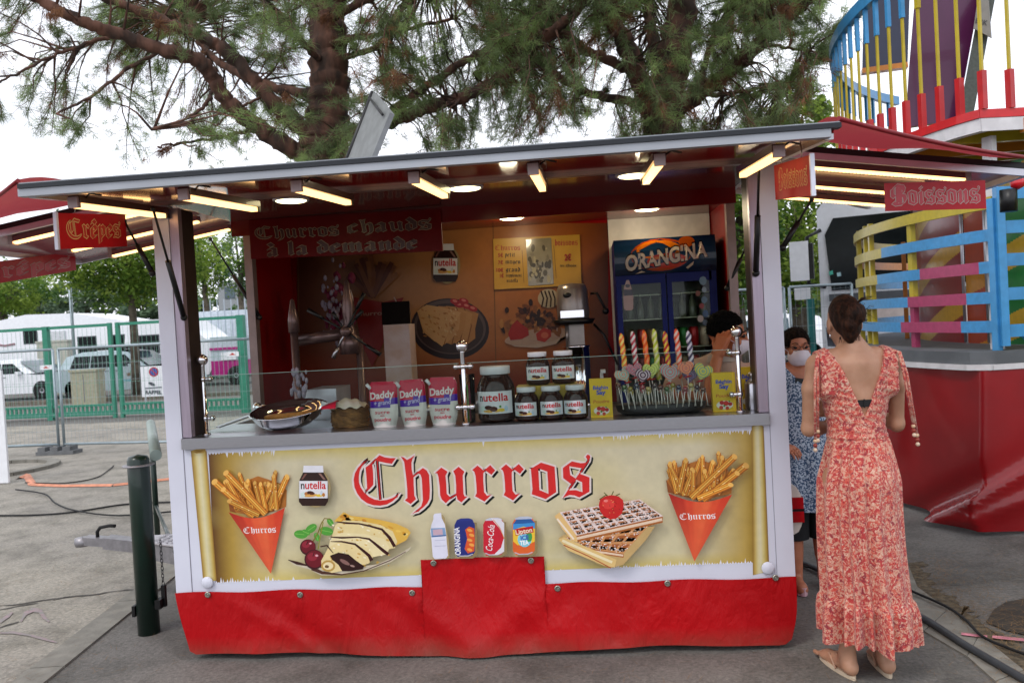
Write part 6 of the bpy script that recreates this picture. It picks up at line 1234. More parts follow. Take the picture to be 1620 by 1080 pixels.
for i in range(90):
    a = rh.uniform(0, 2*pi); b0 = hT(.012 + .036*cos(a), -.108 - .01*rh.random(), .0 + .036*sin(a)); dr = np.array((rh.uniform(-.3, .9), rh.uniform(-.6, .1), rh.uniform(-.4, .9))); L = rh.uniform(.015, .045); m_ = np.array(b0) + dr * L; e_ = m_ + np.array((rh.uniform(.0, 1), rh.uniform(-.3, .3), rh.uniform(-.6, .5))) * L * .8; mb.tube([b0, m_, e_], [.0012, .0010, .0004], 4)
for i in range(12): b0 = hT(.02, -.1, .05); e_ = np.array(b0) + np.array((.06 + rh.random() * .03, -.01, .012 + rh.random() * .03)); mb.tube([b0, (np.array(b0) + e_) / 2 + (0, 0, .012), e_], [.002, .0015, .0005], 4)
for i in range(26): b0 = hT(rh.uniform(-.05, .05), -.075, -.08); mb.tube([b0, np.array(b0) + (rh.uniform(-.01, .01), .004, -.03)], [.0012, .0003], 4)
part('loose_strands', place(mb, WL, WR), HAIRB, hair); mb = MB(); bd = Vector((.15, -1, .0)).normalized()
for i in range(420):
    a = rh.uniform(0, 2*pi); el = rh.uniform(-.75, 1.0); d0 = Vector((cos(a) * sqrt(max(0, 1 - el*el)), sin(a) * sqrt(max(0, 1 - el*el)), el))
    if d0.y > .30 + .4 * max(0, el): continue
    pts = []
    for k in range(7):
        s_ = k / 6 * .92; d1 = d0.slerp(bd, s_) if d0.angle(bd) < 3.0 else d0; pts.append(hT(d1.x * .0725 * .99, -.022 + d1.y * .0925 + (-.02 * s_ ** 4), .026 + d1.z * .0885 * 1.0 - .0))
    mb.tube(pts, [.0009, .0017, .0020, .0020, .0019, .0016, .001], 4, cap=False)
for i in range(60):
    a0 = rh.uniform(0, 2*pi); rr = rh.uniform(.012, .040); pts = [hT(.018 + rr * cos(a0 + k * .35), -.118 - .034 * sqrt(max(0, 1 - (rr / .046) ** 2)) , .012 + rr * sin(a0 + k * .35)) for k in range(7)]; mb.tube(pts, .0017, 4, cap=False)
part('hair_locks', place(mb, WL, WR), HAIRB, hair, kind='stuff')
mb = MB(); c_ = hT(0, .05, -.045)
mb.grid(lambda a, b: tuple(hT(.068 * cos(pi * a) , .052 + .062 * sin(pi * a), -.100 + .085 * b)), 14, 6); part('face_mask', place(mb, WL, WR), mat('mask_blue', '#8fa8c0', .7), wp)
SOLE = mat('flip_flop_sole', '#c9b8a0', .6); STRP = mat('flip_flop_strap', '#b89078', .5)
for k, fx in ((-1, -.092), (1, .080)):
    mb = MB(); n = 24; ol = []
    for i in range(n): a = 2*pi*i/n; yy = cos(a); xx = sin(a) * (.036 + .008 * yy); ol.append((fx + k * .016 + xx + k * .020 * yy, .075 + .14 * yy))
    mb.prism(ol, .002, .020, ax='z'); ff = part('flip_flop', place(mb, WL, WR), SOLE, wp)
    mb = MB(); mb.tube([(fx + k*.044, .03, .02), (fx + k*.045, .09, .062), (fx + k*.036, .16, .045)], .005, 6); mb.tube([(fx - k*.028, .03, .02), (fx - k*.012, .09, .066), (fx + k*.036, .16, .045)], .005, 6); part('strap', place(mb, WL, WR), STRP, ff)
mb = MB(); mb.tube([hT(-.075, -.02, -.055), hT(-.076, -.02, -.075)], .004, 6); part('earring', place(mb, WL, WR), CHROME, wp)
# ---- masked lady in the blue top, facing the camera
LL = Vector((3.330, .88, 0)); LR = .12
lp = thing('person', 'woman with white face mask and glasses in a blue patterned top behind the corner post', 'person', LL); s = .895
B = Body(.0068); Z = lambda z: z * s
B.ell((0, 0, Z(1.20)), (.165, .11, .17), .05).ell((0, 0, Z(1.36)), (.150, .075, .07), .05).ell((0, .0, Z(1.0)), (.160, .115, .13), .06).ell((0, .0, Z(.90)), (.165, .12, .11), .05).cap((0, .0, Z(1.40)), (0, -.015, Z(1.50)), .052, .05, .03)
for k in (-1, 1):
    B.cap((k*.10, 0, Z(1.40)), (k*.17, 0, Z(1.37)), .045, .045, .03).limb([(k*.19, 0, Z(1.35)), (k*.225, .01, Z(1.1)), (k*.19, -.12, Z(.95))], [.045, .037, .024]); hand(B, (k*.19, -.12, Z(.95)), (-k*.5, -.8, -.2), (0, .2, -1), .5, flip=k)
    B.limb([(k*.085, 0, Z(.86)), (k*.09, .0, Z(.47)), (k*.085, .0, Z(.09))], [.095, .06, .040]).cap((k*.088, .03, Z(.38)), (k*.085, .015, Z(.22)), .055, .04, .03).cap((k*.085, .02, .05), (k*.1, -.13, .035), .034, .034, .02)
hT2, hR2 = head(B, (-.022, -.01, 1.382), (-.05, -1, -.05), .94)
SK2 = skin('skin_tan', '#a3654a', '#b37458'); part('body', place(B.field().mesh(), LL, LR), SK2, lp)
Bt = Body(.0068)
Bt.ell((0, 0, Z(1.20)), (.165, .11, .17), .05).ell((0, 0, Z(1.36)), (.150, .075, .07), .05).ell((0, .0, Z(1.0)), (.165, .12, .14), .06).ell((0, .0, Z(.86)), (.185, .14, .14), .06)
for k in (-1, 1): Bt.cap((k*.10, 0, Z(1.40)), (k*.17, 0, Z(1.37)), .045, .047, .03).cap((k*.19, 0, Z(1.35)), (k*.21, .0, Z(1.24)), .050, .055, .02)
Bt.field(.014).cut(lambda X, Y, Z_: .76 - Z_ + 0 * X).cut(lambda X, Y, Z_: np.minimum(.6 * ((Z_ - 1.13) * .75 - np.abs(X)), -Y - .0))
SPK = mat('blue_speckle', '#2f4a6a', .8, col2='#b0bccb', scale=110, fac=(.47, .55), sheen=.2); part('top', place(Bt.mesh(), LL, LR), SPK, lp)
mb = MB(); mb.grid(lambda a, b: ((.205 + .02 * b + .008 * sin(a * 2 * pi * 11)) * cos(2*pi*a), (.158 + .02 * b + .008 * sin(a * 2 * pi * 11)) * sin(2*pi*a), .80 - .33 * b), 120, 14, closeu=True); part('top_skirt', place(mb, LL, LR), SPK, lp)
mb = MB(); mb.grid(lambda a, b: (-.07 + a * .14, -.098 - .004 * sin(pi * a) , 1.13 + b * .07 + .03 * abs(a - .5)), 10, 4); part('undershirt', place(mb, LL, LR), BLACK, lp)
mb = MB()
for k in (-1, 1): mb.grid(lambda a, b: (k*.088 + (.100 - .012 * b) * cos(2*pi*a), .0 + (.105 - .02 * b) * sin(2*pi*a),   .62 - b * .33), 28, 6, closeu=True)
part('shorts', place(mb, LL, LR), mat('black_cotton', '#101014', .85), lp)
Bm = Body(.004); Bm.ell(hT2(0, .040, -.052), (.058, .062, .056), .02, hR2).ell(hT2(0, .095, -.035), (.020, .016, .03), .02, hR2); Bm.field(.006)
f2, u2 = hR2[:, 1], hR2[:, 2]; h2 = np.array(hT2(0, 0, 0)); dot = lambda v, X, Y, Z_: (X - h2[0]) * v[0] + (Y - h2[1]) * v[1] + (Z_ - h2[2]) * v[2]
Bm.cut(lambda X, Y, Z_: .035 - dot(f2, X, Y, Z_)).cut(lambda X, Y, Z_: dot(u2, X, Y, Z_) + .012 - .1 * (dot(f2, X, Y, Z_) - .09)); MSK = mat('mask_white', '#d9d2dc', .75, bump=.1)
mk = part('face_mask', place(Bm.mesh(), LL, LR), MSK, lp); mb = MB()
for k in (-1, 1): mb.tube([hT2(k*.058, .055, -.03), hT2(k*.070, .02, -.012), hT2(k*.076, -.008, .004)], .0018, 5); mb.tube([hT2(k*.056, .05, -.08), hT2(k*.070, .01, -.06), hT2(k*.078, -.008, -.04)], .0018, 5)
part('ear_loop', place(mb, LL, LR), MSK, mk)
gl = MB()
for k in (-1, 1): gl.tube([hT2(k*.032 + .024*cos(a), .098, .004 + .018*sin(a)) for a in [2*pi*i/20 for i in range(20)]], .0016, 6, closed=True); gl.tube([hT2(k*.056, .096, .008), hT2(k*.076, .0, .004)], .0015, 5)
gl.tube([hT2(-.008, .1, .008), hT2(.008, .1, .008)], .0016, 5); part('glasses', place(gl, LL, LR), mat('dark_frame', '#2a2020', .3), lp)
EYE = mat('eye_dark', '#1a100c', .2)
mb = MB()
for k in (-1, 1): mb.ball(hT2(k*.032, .080, .004), .011, 10); mb.tube([hT2(k*.016, .088, .026), hT2(k*.034, .090, .031), hT2(k*.050, .080, .026)], .0028, 6)
part('eyes', place(mb, LL, LR), EYE, lp).name = 'eye'
def short_hair(name, T, R, P, L0, R0, par, m, f0=.045, low=-.03, big=1.0, seed=3):
    H = Body(.005); H.ell(T(0, -.016, .030), np.array((.080, .098, .090)) * big, .02, R).ell(T(0, -.05, -.02), np.array((.070, .056, .070)) * big, .02, R).field(); c = np.array(T(0, 0, 0)); f, u = R[:, 1], R[:, 2]
    d = lambda v, X, Y, Z_: (X - c[0]) * v[0] + (Y - c[1]) * v[1] + (Z_ - c[2]) * v[2]
    H.cut(lambda X, Y, Z_: (d(f, X, Y, Z_) - f0) * .9 - 1.25 * np.maximum(0, d(u, X, Y, Z_) - .045)).cut(lambda X, Y, Z_: low * 1.6 - d(u, X, Y, Z_) + .6 * np.maximum(0, d(f, X, Y, Z_) + .01))
    X_ = H.mesh(); v = []
    for x, y, z in X_.v:
        q = noise.noise((x * 90, y * 90, z * 50)) * .006 + noise.noise((x * 200, y * 200, z * 150)) * .002; e = Vector((x - c[0], y - c[1], z - c[2])).normalized(); v.append((x + e.x*q, y + e.y*q, z + e.z*q))
    X_.v = v; hp = part(name, place(X_, L0, R0), m, par); sp_ = MB(); rq = random.Random(seed)
    for q in rq.sample(v, min(700, len(v))):
        e = Vector((q[0] - c[0], q[1] - c[1], q[2] - c[2])).normalized(); t_ = Vector((rq.gauss(0, .5), rq.gauss(0, .5), rq.gauss(0, .5) - .2)); p0 = Vector(q) - e * .002; sp_.tube([p0, p0 + (e * .5 + t_) * .006, p0 + (e * .6 + t_ * 1.6) * .011], [.0011, .0009, .0003], 3, cap=False)
    part('hair_tufts', place(sp_, L0, R0), m, hp, kind='stuff'); return hp
short_hair('hair', hT2, hR2, None, LL, LR, lp, mat('dark_hair', '#0e0908', .75, spec=.1, col2='#261a14', scale=60, bump=.6, bscale=200), f0=.050, low=-.03, big=.94)
mb = MB()
for k in (-1, 1): mb.prism([(k*.098 + .040*sin(a), -.06 + .105*cos(a)) for a in [2*pi*i/18 for i in range(18)]], .004, .05, ax='z')
part('shoes', place(mb, LL, LR), mat('pink_shoe', '#c8a0a8', .6), lp)
# ---- seller resting his cheek on his hand
SLc = Vector((2.83, .62, 0)); sp = thing('person', 'seller in a beige polo shirt and white mask leaning his head on his hand', 'person', (2.83, .9, .42))
B = Body(.0066)
B.ell((0, .14, 1.10), (.165, .12, .20), .06).ell((-.02, .07, 1.25), (.19, .10, .10), .06).ell((0, .2, .95), (.16, .13, .12), .05).cap((.0, .04, 1.30), (.03, -.01, 1.40), .058, .055, .03)
hT3, hR3 = head(B, (.052, -.03, 1.487), (.93, -.30, -.20), 1.05, up=(-.10, -.12, 1))
B.limb([(-.19, .05, 1.27), (-.23, -.10, 1.18), (-.085, -.22, 1.165)], [.055, .048, .038]).limb([(-.085, -.22, 1.165), (-.055, -.15, 1.27), (-.015, -.115, 1.375)], [.038, .036, .028])
hand(B, (-.012, -.125, 1.385), (.32, .10, .95), (.55, .62, -.1), .75, s=1.1, flip=1)
B.limb([(.17, .08, 1.24), (.19, .0, 1.16), (.10, -.16, 1.155)], [.055, .046, .028]); hand(B, (.09, -.17, 1.155), (-.9, -.2, 0), (0, 0, -1), .3, flip=-1)
for k in (-1, 1): B.limb([(k*.09, .2, .93), (k*.1, -.02, .88), (k*.1, .0, .50)], [.085, .065, .042]).cap((k*.1, .0, .47), (k*.1, -.13, .455), .036, .03, .02)
part('body', place(B.field().mesh(), SLc, 0), skin('skin_brown', '#a85f3c', '#b86d48'), sp)
Bt = Body(.0066); Bt.ell((0, .14, 1.10), (.165, .12, .20), .06).ell((-.02, .07, 1.25), (.19, .10, .10), .06).ell((0, .2, .95), (.16, .13, .12), .05).limb([(-.19, .05, 1.27), (-.235, -.06, 1.195)], [.060, .066]).limb([(.17, .08, 1.24), (.192, .01, 1.17)], [.060, .062]).cap((.0, .04, 1.30), (.015, .02, 1.33), .06, .058, .03)
Bt.field(.014); BEI = mat('beige_polo', '#ab8c7c', .8, var=.08, scale=8, bump=.1); X_ = Bt.mesh(); X_.v = [(x, y, z + .003 * sin(x * 60 + z * 40)) for x, y, z in X_.v]; part('polo_shirt', place(X_, SLc, 0), BEI, sp)
mb = MB(); mb.grid(lambda a, b: (.014 + (.066 + .016 * (1 - b)) * cos(2*pi*a), .012 + (.066 + .016 * (1 - b)) * sin(2*pi*a), 1.335 + .035 * b), 30, 4, closeu=True); part('collar', place(mb, SLc, 0), mat('collar_grey', '#a8988e', .8), sp)
mb = MB()
for k in (-1, 1): mb.tube([(k*.09, .2, .93), (k*.1, -.03, .88), (k*.1, -.0, .49)], [.10, .085, .06], 16)
part('trousers', place(mb, SLc, 0), mat('dark_trousers', '#1c2028', .8), sp)
Bm = Body(.004); Bm.ell(hT3(0, .042, -.052), (.062, .066, .060), .02, hR3).ell(hT3(0, .102, -.038), (.02, .016, .03), .02, hR3); Bm.field(.006); f3, u3 = hR3[:, 1], hR3[:, 2]; h3 = np.array(hT3(0, 0, 0)); d3 = lambda v, X, Y, Z_: (X - h3[0]) * v[0] + (Y - h3[1]) * v[1] + (Z_ - h3[2]) * v[2]
Bm.cut(lambda X, Y, Z_: .045 - d3(f3, X, Y, Z_)).cut(lambda X, Y, Z_: d3(u3, X, Y, Z_) + .018); mk = part('face_mask', place(Bm.mesh(), SLc, 0), MSK, sp); mb = MB()
for k in (-1, 1): mb.tube([hT3(k*.064, .055, -.03), hT3(k*.076, .02, -.012), hT3(k*.082, -.008, .004)], .002, 5); mb.tube([hT3(k*.06, .05, -.08), hT3(k*.074, .01, -.06), hT3(k*.082, -.008, -.04)], .002, 5)
part('ear_loop', place(mb, SLc, 0), MSK, mk)
mb = MB()
for k in (-1, 1): mb.ball(hT3(k*.033, .086, .006), .012, 10); mb.tube([hT3(k*.014, .098, .030), hT3(k*.036, .098, .036), hT3(k*.056, .084, .028)], .004, 6)
part('eye', place(mb, SLc, 0), EYE, sp)
short_hair('hair', hT3, hR3, None, SLc, 0, sp, mat('black_hair', '#040404', .8, spec=.08, col2='#0c0c0c', scale=60, bump=.8, bscale=180), f0=.040, low=-.01, big=1.0)
mb = MB(); mb.lathe([(.16, 0), (.02, .02), (.02, .36), (.17, .37), (.17, .40), (.0001, .40)], (2.83, .84, .42), 20); solo('stool', mb, BLACK, 'round black stool under the seller', 'stool')
# ------------------------------------------------------------------ fairground ride on the right
RX, RY = 8.65, 3.4
RD = thing('fairground_ride', 'round two level fairground fun house with red skirt and rainbow slatted fence', 'fairground ride', (RX, RY, 0))
def ang(u, r):      # polar angle on the near side of the circle seen at photo column u
    d = CF + CR * ((u - 810) / FPX); dx, dy = d.x, d.y; L = hypot(dx, dy); dx /= L; dy /= L; ox, oy = CC.x - RX, CC.y - RY; b = ox*dx + oy*dy; c = ox*ox + oy*oy - r*r; q = b*b - c
    t = -b - sqrt(max(q, 0)); return atan2(oy + t*dy, ox + t*dx) % (2*pi)
GD = Vector((.985, .12, 0)).normalized(); THC = ang(1567, 4.12)
def cyl(r, th, z):
    if r > 3.9 and th > THC and th < 5: d = (th - THC) * r; return (RX + r*cos(THC) + GD.x * d, RY + r*sin(THC) + GD.y * d, z)
    return (RX + r*cos(th), RY + r*sin(th), z)
def arc(r, t0, t1, z0, z1, thick, n=16, colfn=None, top=True):
    mb = MB(); 
    for i in range(n):
        a, b = t0 + (t1-t0)*i/n, t0 + (t1-t0)*(i+1)/n; vs = [cyl(r, a, z0), cyl(r, b, z0), cyl(r, b, z1), cyl(r, a, z1), cyl(r-thick, a, z0), cyl(r-thick, b, z0), cyl(r-thick, b, z1), cyl(r-thick, a, z1)]
        mb.add(vs, [(0,1,2,3),(4,7,6,5),(3,2,6,7),(0,4,5,1)] + ([(0,3,7,4)] if i == 0 else []) + ([(1,5,6,2)] if i == n-1 else []), 0, colfn((a+b)/2) if colfn else None)
    return mb
DECKG = mat('deck_grey', '#5c6064', .6, var=.12, scale=6); FW = mat('ride_white', '#d2d0d2', .4); RRED = mat('ride_red_paint', '#c81e24', .35, coat=.2)
mb = arc(4.22, 2.2, 4.9, 1.155, 1.24, 1.2, 60); part('deck', mb, DECKG, RD)
for i in range(10): mb = arc(4.24, 2.25 + i * .26, 2.25 + i * .26 + .255, 1.115, 1.153, .05, 6); part('deck_trim', mb, FW, RD)
# skirt with deep folds
RSK = mat('ride_skirt_vinyl', '#86070f', .26, var=.12, scale=2, bump=.2, bscale=8, coat=.2)
def sk(a, b):
    th = 2.3 + a * 2.6; t = b; z = 1.112 * (1 - t) + .012 * t + .03 * sin(th * 6) * t
    f = .018 * sin(th * 23) * (1 - t) + .06 * t * sin(th * 7 + 1) + .05 * t * t
    g = (th - 3.62) * 2.4 + t * 1.15 - .70; g2 = (th - 3.62) * 2.0 + t * 1.5 - 1.18
    f += .10 * math.exp(-(g / .055) ** 2) * min(1, t * 1.6) + .08 * math.exp(-(g2 / .07) ** 2) * min(1, t * 1.3) - .05 * math.exp(-((g + .16) / .1) ** 2) * t
    return cyl(4.20 + f, th, z)
mb = MB(); mb.grid(sk, 300, 30); part('skirt', mb, RSK, RD)
# lower fence: five painted bands
BL, YE, PK_, OR = '#3f8fc6', '#b9a52a', '#a53a62', '#c87a1e'
BAND = print_mat('painted_metal_bands', .38, .1, .12); th0 = ang(1352, 4.0); thg = ang(1577, 4.0)
def bcol(k):
    u = lambda th: None
    edges = {0: [(1700, YE)], 1: [(1399, YE), (1700, BL)], 2: [(1391, YE), (1461, BL), (1556, PK_), (1700, BL)], 3: [(1441, BL), (1532, PK_), (1700, BL)], 4: [(1428, BL), (1520, PK_), (1700, BL)]}[k]
    cut = [(ang(e, 4.0) if e < 1600 else 9, c) for e, c in edges]
    return cut
for k, z in enumerate((2.25, 2.03, 1.81, 1.60, 1.40)):
    cuts = bcol(k); 
    def cf(th, cuts=cuts):
        for e, c in cuts:
            if (th - th0) < (e - th0) or e == 9: return lin(c)
    mb = arc(4.0, th0 - .75, thg, z - .041, z + .041, .025, 90, colfn=lambda th: cf(th) if th >= th0 else lin((YE, OR, BL, BL, BL)[k])); part('fence_band', mb, BAND, RD)
YM = mat('yellow_paint', YE, .35, coat=.2, var=.08); BM = mat('blue_paint', BL, .35, coat=.2, var=.08); OM = mat('orange_paint', OR, .35, coat=.2); PM_ = mat('pink_paint', PK_, .35, coat=.2)
def fpost(u, r, z0, z1, m, w=.045, name='fence_post'):
    th = ang(u, r); mb = MB(); R_ = Vector((cos(th), sin(th), 0)); T_ = Vector((-sin(th), cos(th), 0)); c = Vector(cyl(r, th, (z0+z1)/2)); mb.obox(c, T_ * w/2, R_ * .02, (0, 0, (z1-z0)/2)); return part(name, mb, m, RD)
for u, r, m in ((1357, 3.96, YM), (1366, 3.96, YM), (1377, 3.96, YM), (1385, 3.96, YM), (1409, 3.55, OM)): fpost(u, r, 1.241, 2.32 if u < 1390 else 2.2, m)
fpost(1449, 3.96, 1.62, 2.29, YM, .06); fpost(1449, 3.96, 1.241, 1.615, PM_, .06)
fpost(1578, 4.03, 1.241, 2.27, BM, .05)
gp0 = Vector((*cyl(4.05, ang(1588, 4.05), 0)[:2], 0)); gd = Vector((.985, .17, 0)).normalized()
gt = part('gate', (lambda mb: mb)(MB().bar(gp0 + Vector((0, 0, 1.27)), gp0 + Vector((0, 0, 2.34)), .05, .06, up=(0, 1, 0))), BM, RD, label='blue gate of the lower fence')
for z in (2.30, 2.07, 1.85, 1.62, 1.37): mb = MB(); mb.bar(gp0 + gd * .027 + Vector((0, 0, z)), gp0 + gd * 1.5 + Vector((0, 0, z)), .025, .085); part('gate_slat', mb, BM, gt)
mb = MB(); mb.bar(gp0 + gd * .15 + Vector((0, 0.03, 1.32)), gp0 + gd * 1.3 + Vector((0, 0.03, 2.2)), .025, .10); part('gate_brace', mb, BM, gt)
# inner drum painted with slanting rays
def drum(th, z):
    q = (th - 3.3) * 1.35 + (z - 1.25) * .5; q2 = (q * 3.1) % 1
    if th > ang(1567, 3.45): return lin('#c8a020' if ((th * 2.3 - z * 1.9) % 1) < .38 else '#1c7a34')
    if th > ang(1531, 3.45): return lin('#c8851e' if ((z + (th - 3.5) * -.9) % .62) < .2 else '#a83a14')
    return lin('#c9961c' if ((z - (th - 3.3) * 1.1) % .52) < .17 else '#8c1414')
DRM = print_mat('drum_gloss_paint', .28, .12, .08); seams = [ang(1452, 3.45) - .35, ang(1452, 3.45) - .02, ang(1530, 3.45), ang(1567, 3.45), ang(1567, 3.45) + .3, ang(1567, 3.45) + .7]
for a, b in zip(seams, seams[1:]):
    mb = MB(); n, nz_ = max(12, int((b-a) * 380)), 140
    for i in range(n):
        for j in range(nz_):
            t0, t1 = a + .006 + (b-a-.012) * i/n, a + .006 + (b-a-.012) * (i+1)/n; z0, z1 = 1.242 + 1.36 * j/nz_, 1.242 + 1.36 * (j+1)/nz_; mb.add([cyl(3.45, t0, z0), cyl(3.45, t1, z0), cyl(3.45, t1, z1), cyl(3.45, t0, z1)], [(0,1,2,3)], 0, drum((t0+t1)/2, (z0+z1)/2))
    dp = part('drum_panel', mb, DRM, RD); mb = MB(); p = cyl(3.46, b, 1.25); mb.tube([p, (p[0], p[1], 2.6)], .012, 6); part('panel_joint', mb, ALU, dp)
# upper level: floor, joists, white beam, red rail, balusters
for i in range(9): t0 = 2.45 + i * .27; mb = arc(4.15, t0, t0 + .268, 2.715, 2.80, .06, 6); part('floor_beam', mb, FW, RD)
for i in range(9): t0 = 2.45 + i * .27; mb = arc(4.16, t0, t0 + .268, 2.803, 2.86, .05, 6); part('lower_rail', mb, RRED, RD)
mb = arc(4.08, 2.45, 4.9, 2.80, 2.83, 3.0, 40); part('upper_floor', mb, mat('floor_underside', '#6e5a1c', .6), RD)
for i in range(16):
    th = 2.6 + i * .14; mb = MB(); a, b = Vector(cyl(4.06, th, 2.745)), Vector(cyl(2.2, th + .25, 2.745)); mb.bar(a, b, .05, .09); part('floor_joist', mb, OM if i % 2 else YM, RD)
fpost(1578, 3.92, 1.241, 2.712, FW, .085, 'support_post')
fpost(1395, 3.4, 1.241, 2.712, FW, .06, 'support_post')
RB = mat('baluster_red', '#b81c22', .35, coat=.2)
def baluster(th, first):
    R_ = Vector((cos(th), sin(th), 0)); T_ = Vector((-sin(th), cos(th), 0)); c = lambda z: Vector(cyl(4.12, th, z)); o = None
    k = th; topm = BM if th < 3.35 else (YM if th < 3.9 else BM); lowm = RB if th > 2.95 else YM
    mb = MB(); mb.obox(c(2.99), T_ * .021, R_ * .02, (0, 0, .128)); o = part('baluster', mb, lowm, RD)
    mb = MB(); mb.obox(c(3.43), T_ * .009, R_ * .009, (0, 0, .312)); part('rod', mb, YM if th < 3.9 else BM, o)
    mb = MB(); mb.obox(c(3.88), T_ * .017, R_ * .015, (0, 0, .138)); part('top_block', mb, topm, o)
for i in range(48): baluster(2.30 + i * .0455, 0)
for i in range(8): t0 = 2.25 + i * .27; mb = arc(4.15, t0, t0 + .268, 4.02, 4.12, .06, 6); part('top_rail', mb, BM if i < 4 else YM, RD)
def slab(px, y, th, m, name, label=None):
    pts = [at(u, v, y=y) for u, v in px]; mb = MB(); n = len(pts); vs = pts + [p + Vector((.02, th, 0)) for p in pts]; mb.add(vs, [tuple(range(n)), tuple(range(2*n-1, n-1, -1))] + [(i, i+n, (i+1) % n + n, (i+1) % n) for i in range(n)]); return part(name, mb, m, RD, label)
slab([(1366, 12), (1440, -40), (1436, 98), (1364, 108)], 5.2, .05, mat('panel_dark_blue', '#141c3c', .3, coat=.3), 'wall_panel', 'dark blue wall panel on the upper level')
slab([(1432, 202), (1438, 110), (1452, -60), (1560, -60), (1514, 190)], 3.4, .06, mat('slide_purple', '#4c1440', .35, coat=.3, var=.12, scale=2), 'slide_cover', 'purple slide cover')
slab([(1516, 188), (1562, -60), (1585, -60), (1540, 182)], 3.3, .05, mat('slide_grey', '#4e5450', .6, var=.15, scale=40), 'slide_bed', 'grey slide bed')
slab([(1545, 10), (1562, -20), (1568, 60), (1540, 45)], 3.24, .03, mat('slide_label', '#85827c', .6), 'slide_label')
P = Print(lambda u, v, h: (at(u, v, y=3.235)[0], 3.235 - h, at(u, v, y=3.235)[2])); P.text('ERK', 1543, 36, 19, 8, '#3a3a3a', ang=.25, bold=.02); P.done('lettering', RD)
slab([(1364, 108), (1436, 98), (1437, 106), (1364, 116)], 5.1, .1, OM, 'cross_beam')
mb = MB(); p = at(1610, 288, y=1.6); mb.lathe([(.0001, -.05), (.04, -.03), (.045, 0), (.03, .03), (.02, .05)], p, 14); part('lamp', mb, mat('red_bulb', '#c01020', .2, coat=.6), RD)
mb = MB(); mb.tube([at(1595, 300, y=1.6), at(1596, 335, y=1.6)], .05, 10); mb.tube([at(1596, 285, y=1.6), at(1611, 282, y=1.6), at(1640, 300, y=1.6)], .006, 6); part('floodlight', mb, BLACK, RD)
# ------------------------------------------------------------------ vehicles and fences
VW = mat('vehicle_white', '#e6e9ee', .25, coat=.4, var=.03); VG = mat('vehicle_glass', '#0c1416', .15, var=.2, spec=.2); VT = mat('tyre', '#141414', .8); GREY = mat('grey_plastic', '#50545a', .5)
VGL = mat('vehicle_glass_pale', '#4a5a62', .12, var=.3, scale=2)
def wheel(par, x, y, r, ax='Y', w=.2):
    mb = MB(); mb.lathe([(r*.6, -w/2), (r*.96, -w/2), (r, -w/3), (r, w/3), (r*.96, w/2), (r*.6, w/2)], (x, y, r), 24, axis=ax); wh = part('wheel', mb, VT, par); mb = MB(); mb.lathe([(.0001, -w*.3), (r*.2, -w*.52), (r*.5, -w*.4), (r*.6, -w*.5), (r*.6, w*.5), (r*.5, w*.4), (.0001, w*.3)], (x, y, r), 20, axis=ax); part('rim', mb, ALU, wh)
# lorry cab facing the camera
ty = 8.4; xl = at(1297, 450, y=ty).x; xr = xl + 2.45; zt = at(1300, 322, y=ty).z
TK = thing('lorry', 'white lorry cab with dark windscreen parked behind the ride fence', 'lorry', ((xl+xr)/2, ty + 2, 0))
mb = MB(); mb.prism([(xl + .12, .55), (xr - .12, .55), (xr, 1.0), (xr, zt - .1), (xr - .08, zt), (xl + .08, zt), (xl, zt - .1), (xl, 1.0)], ty, ty + 2.2); part('body', mb, VW, TK)
mb = MB(); zz = lambda v: at(1340, v, y=ty).z
ws = [(xl + .16, zz(458)), (xr - .16, zz(458)), (xr - .12, zz(370)), (xr - .22, zz(345)), (xl + .22, zz(345)), (xl + .10, zz(370))]; mb.prism(ws, ty - .03, ty + .0); part('windscreen', mb, VG, TK)
mb = MB(); mb.tube([(xl + .4, ty - .05, zz(452)), (xl + 1.0, ty - .06, zz(443))], .014, 6); part('wiper', mb, BLACK, TK)
mb = MB(); mb.box((xl + .12, ty - .06, zz(475)), (xr - .12, ty - .004, zz(464))); part('grille', mb, GREY, TK); mb = MB(); mb.box((xl + .3, ty - .04, zz(520)), (xr - .3, ty - .003, zz(485))); part('bonnet_panel', mb, mat('warm_white_panel', '#cfc2bc', .3), TK)
mb = MB(); mb.box((xl - .02, ty - .1, .35), (xr + .02, ty + .5, .85)); part('bumper', mb, GREY, TK)
mb = MB(); mb.box((xl - .38, ty - .18, zz(440)), (xl - .12, ty - .04, zz(378))); mb2 = MB(); mb2.box((xl - .34, ty - .16, zz(470)), (xl - .13, ty - .04, zz(447)))
mr = part('mirror', mb, VW, TK); mb3 = MB(); mb3.box((xl - .118, ty - .17, zz(438)), (xl - .06, ty - .05, zz(382))); part('mirror_glass', mb3, BLACK, mr); part('lower_mirror', mb2, VW, TK); mb = MB(); mb.tube([(xl + .05, ty - .05, zz(362)), (xl - .14, ty - .1, zz(372)), (xl - .14, ty - .1, zz(445)), (xl + .08, ty - .02, zz(452))], .028, 8); part('mirror_arm', mb, BLACK, TK)
wheel(TK, xl + .25, ty + 1.1, .5, 'X', .3); wheel(TK, xr - .25, ty + 1.1, .5, 'X', .3)
mb = MB(); P = Print(lambda u, v, h: (at(u, v, y=ty - .035)[0], ty - .045 - h, at(u, v, y=ty)[2])); P.poly([(1312,430),(1318,428),(1319,434),(1313,436)], '#3cb09a'); P.poly([(1324,432),(1330,431),(1331,437),(1325,438)], '#9fc4cc'); P.done('sticker', TK)
TK.rotation_euler.z = -.36; TK.location += Vector((.627, -.56, 0))
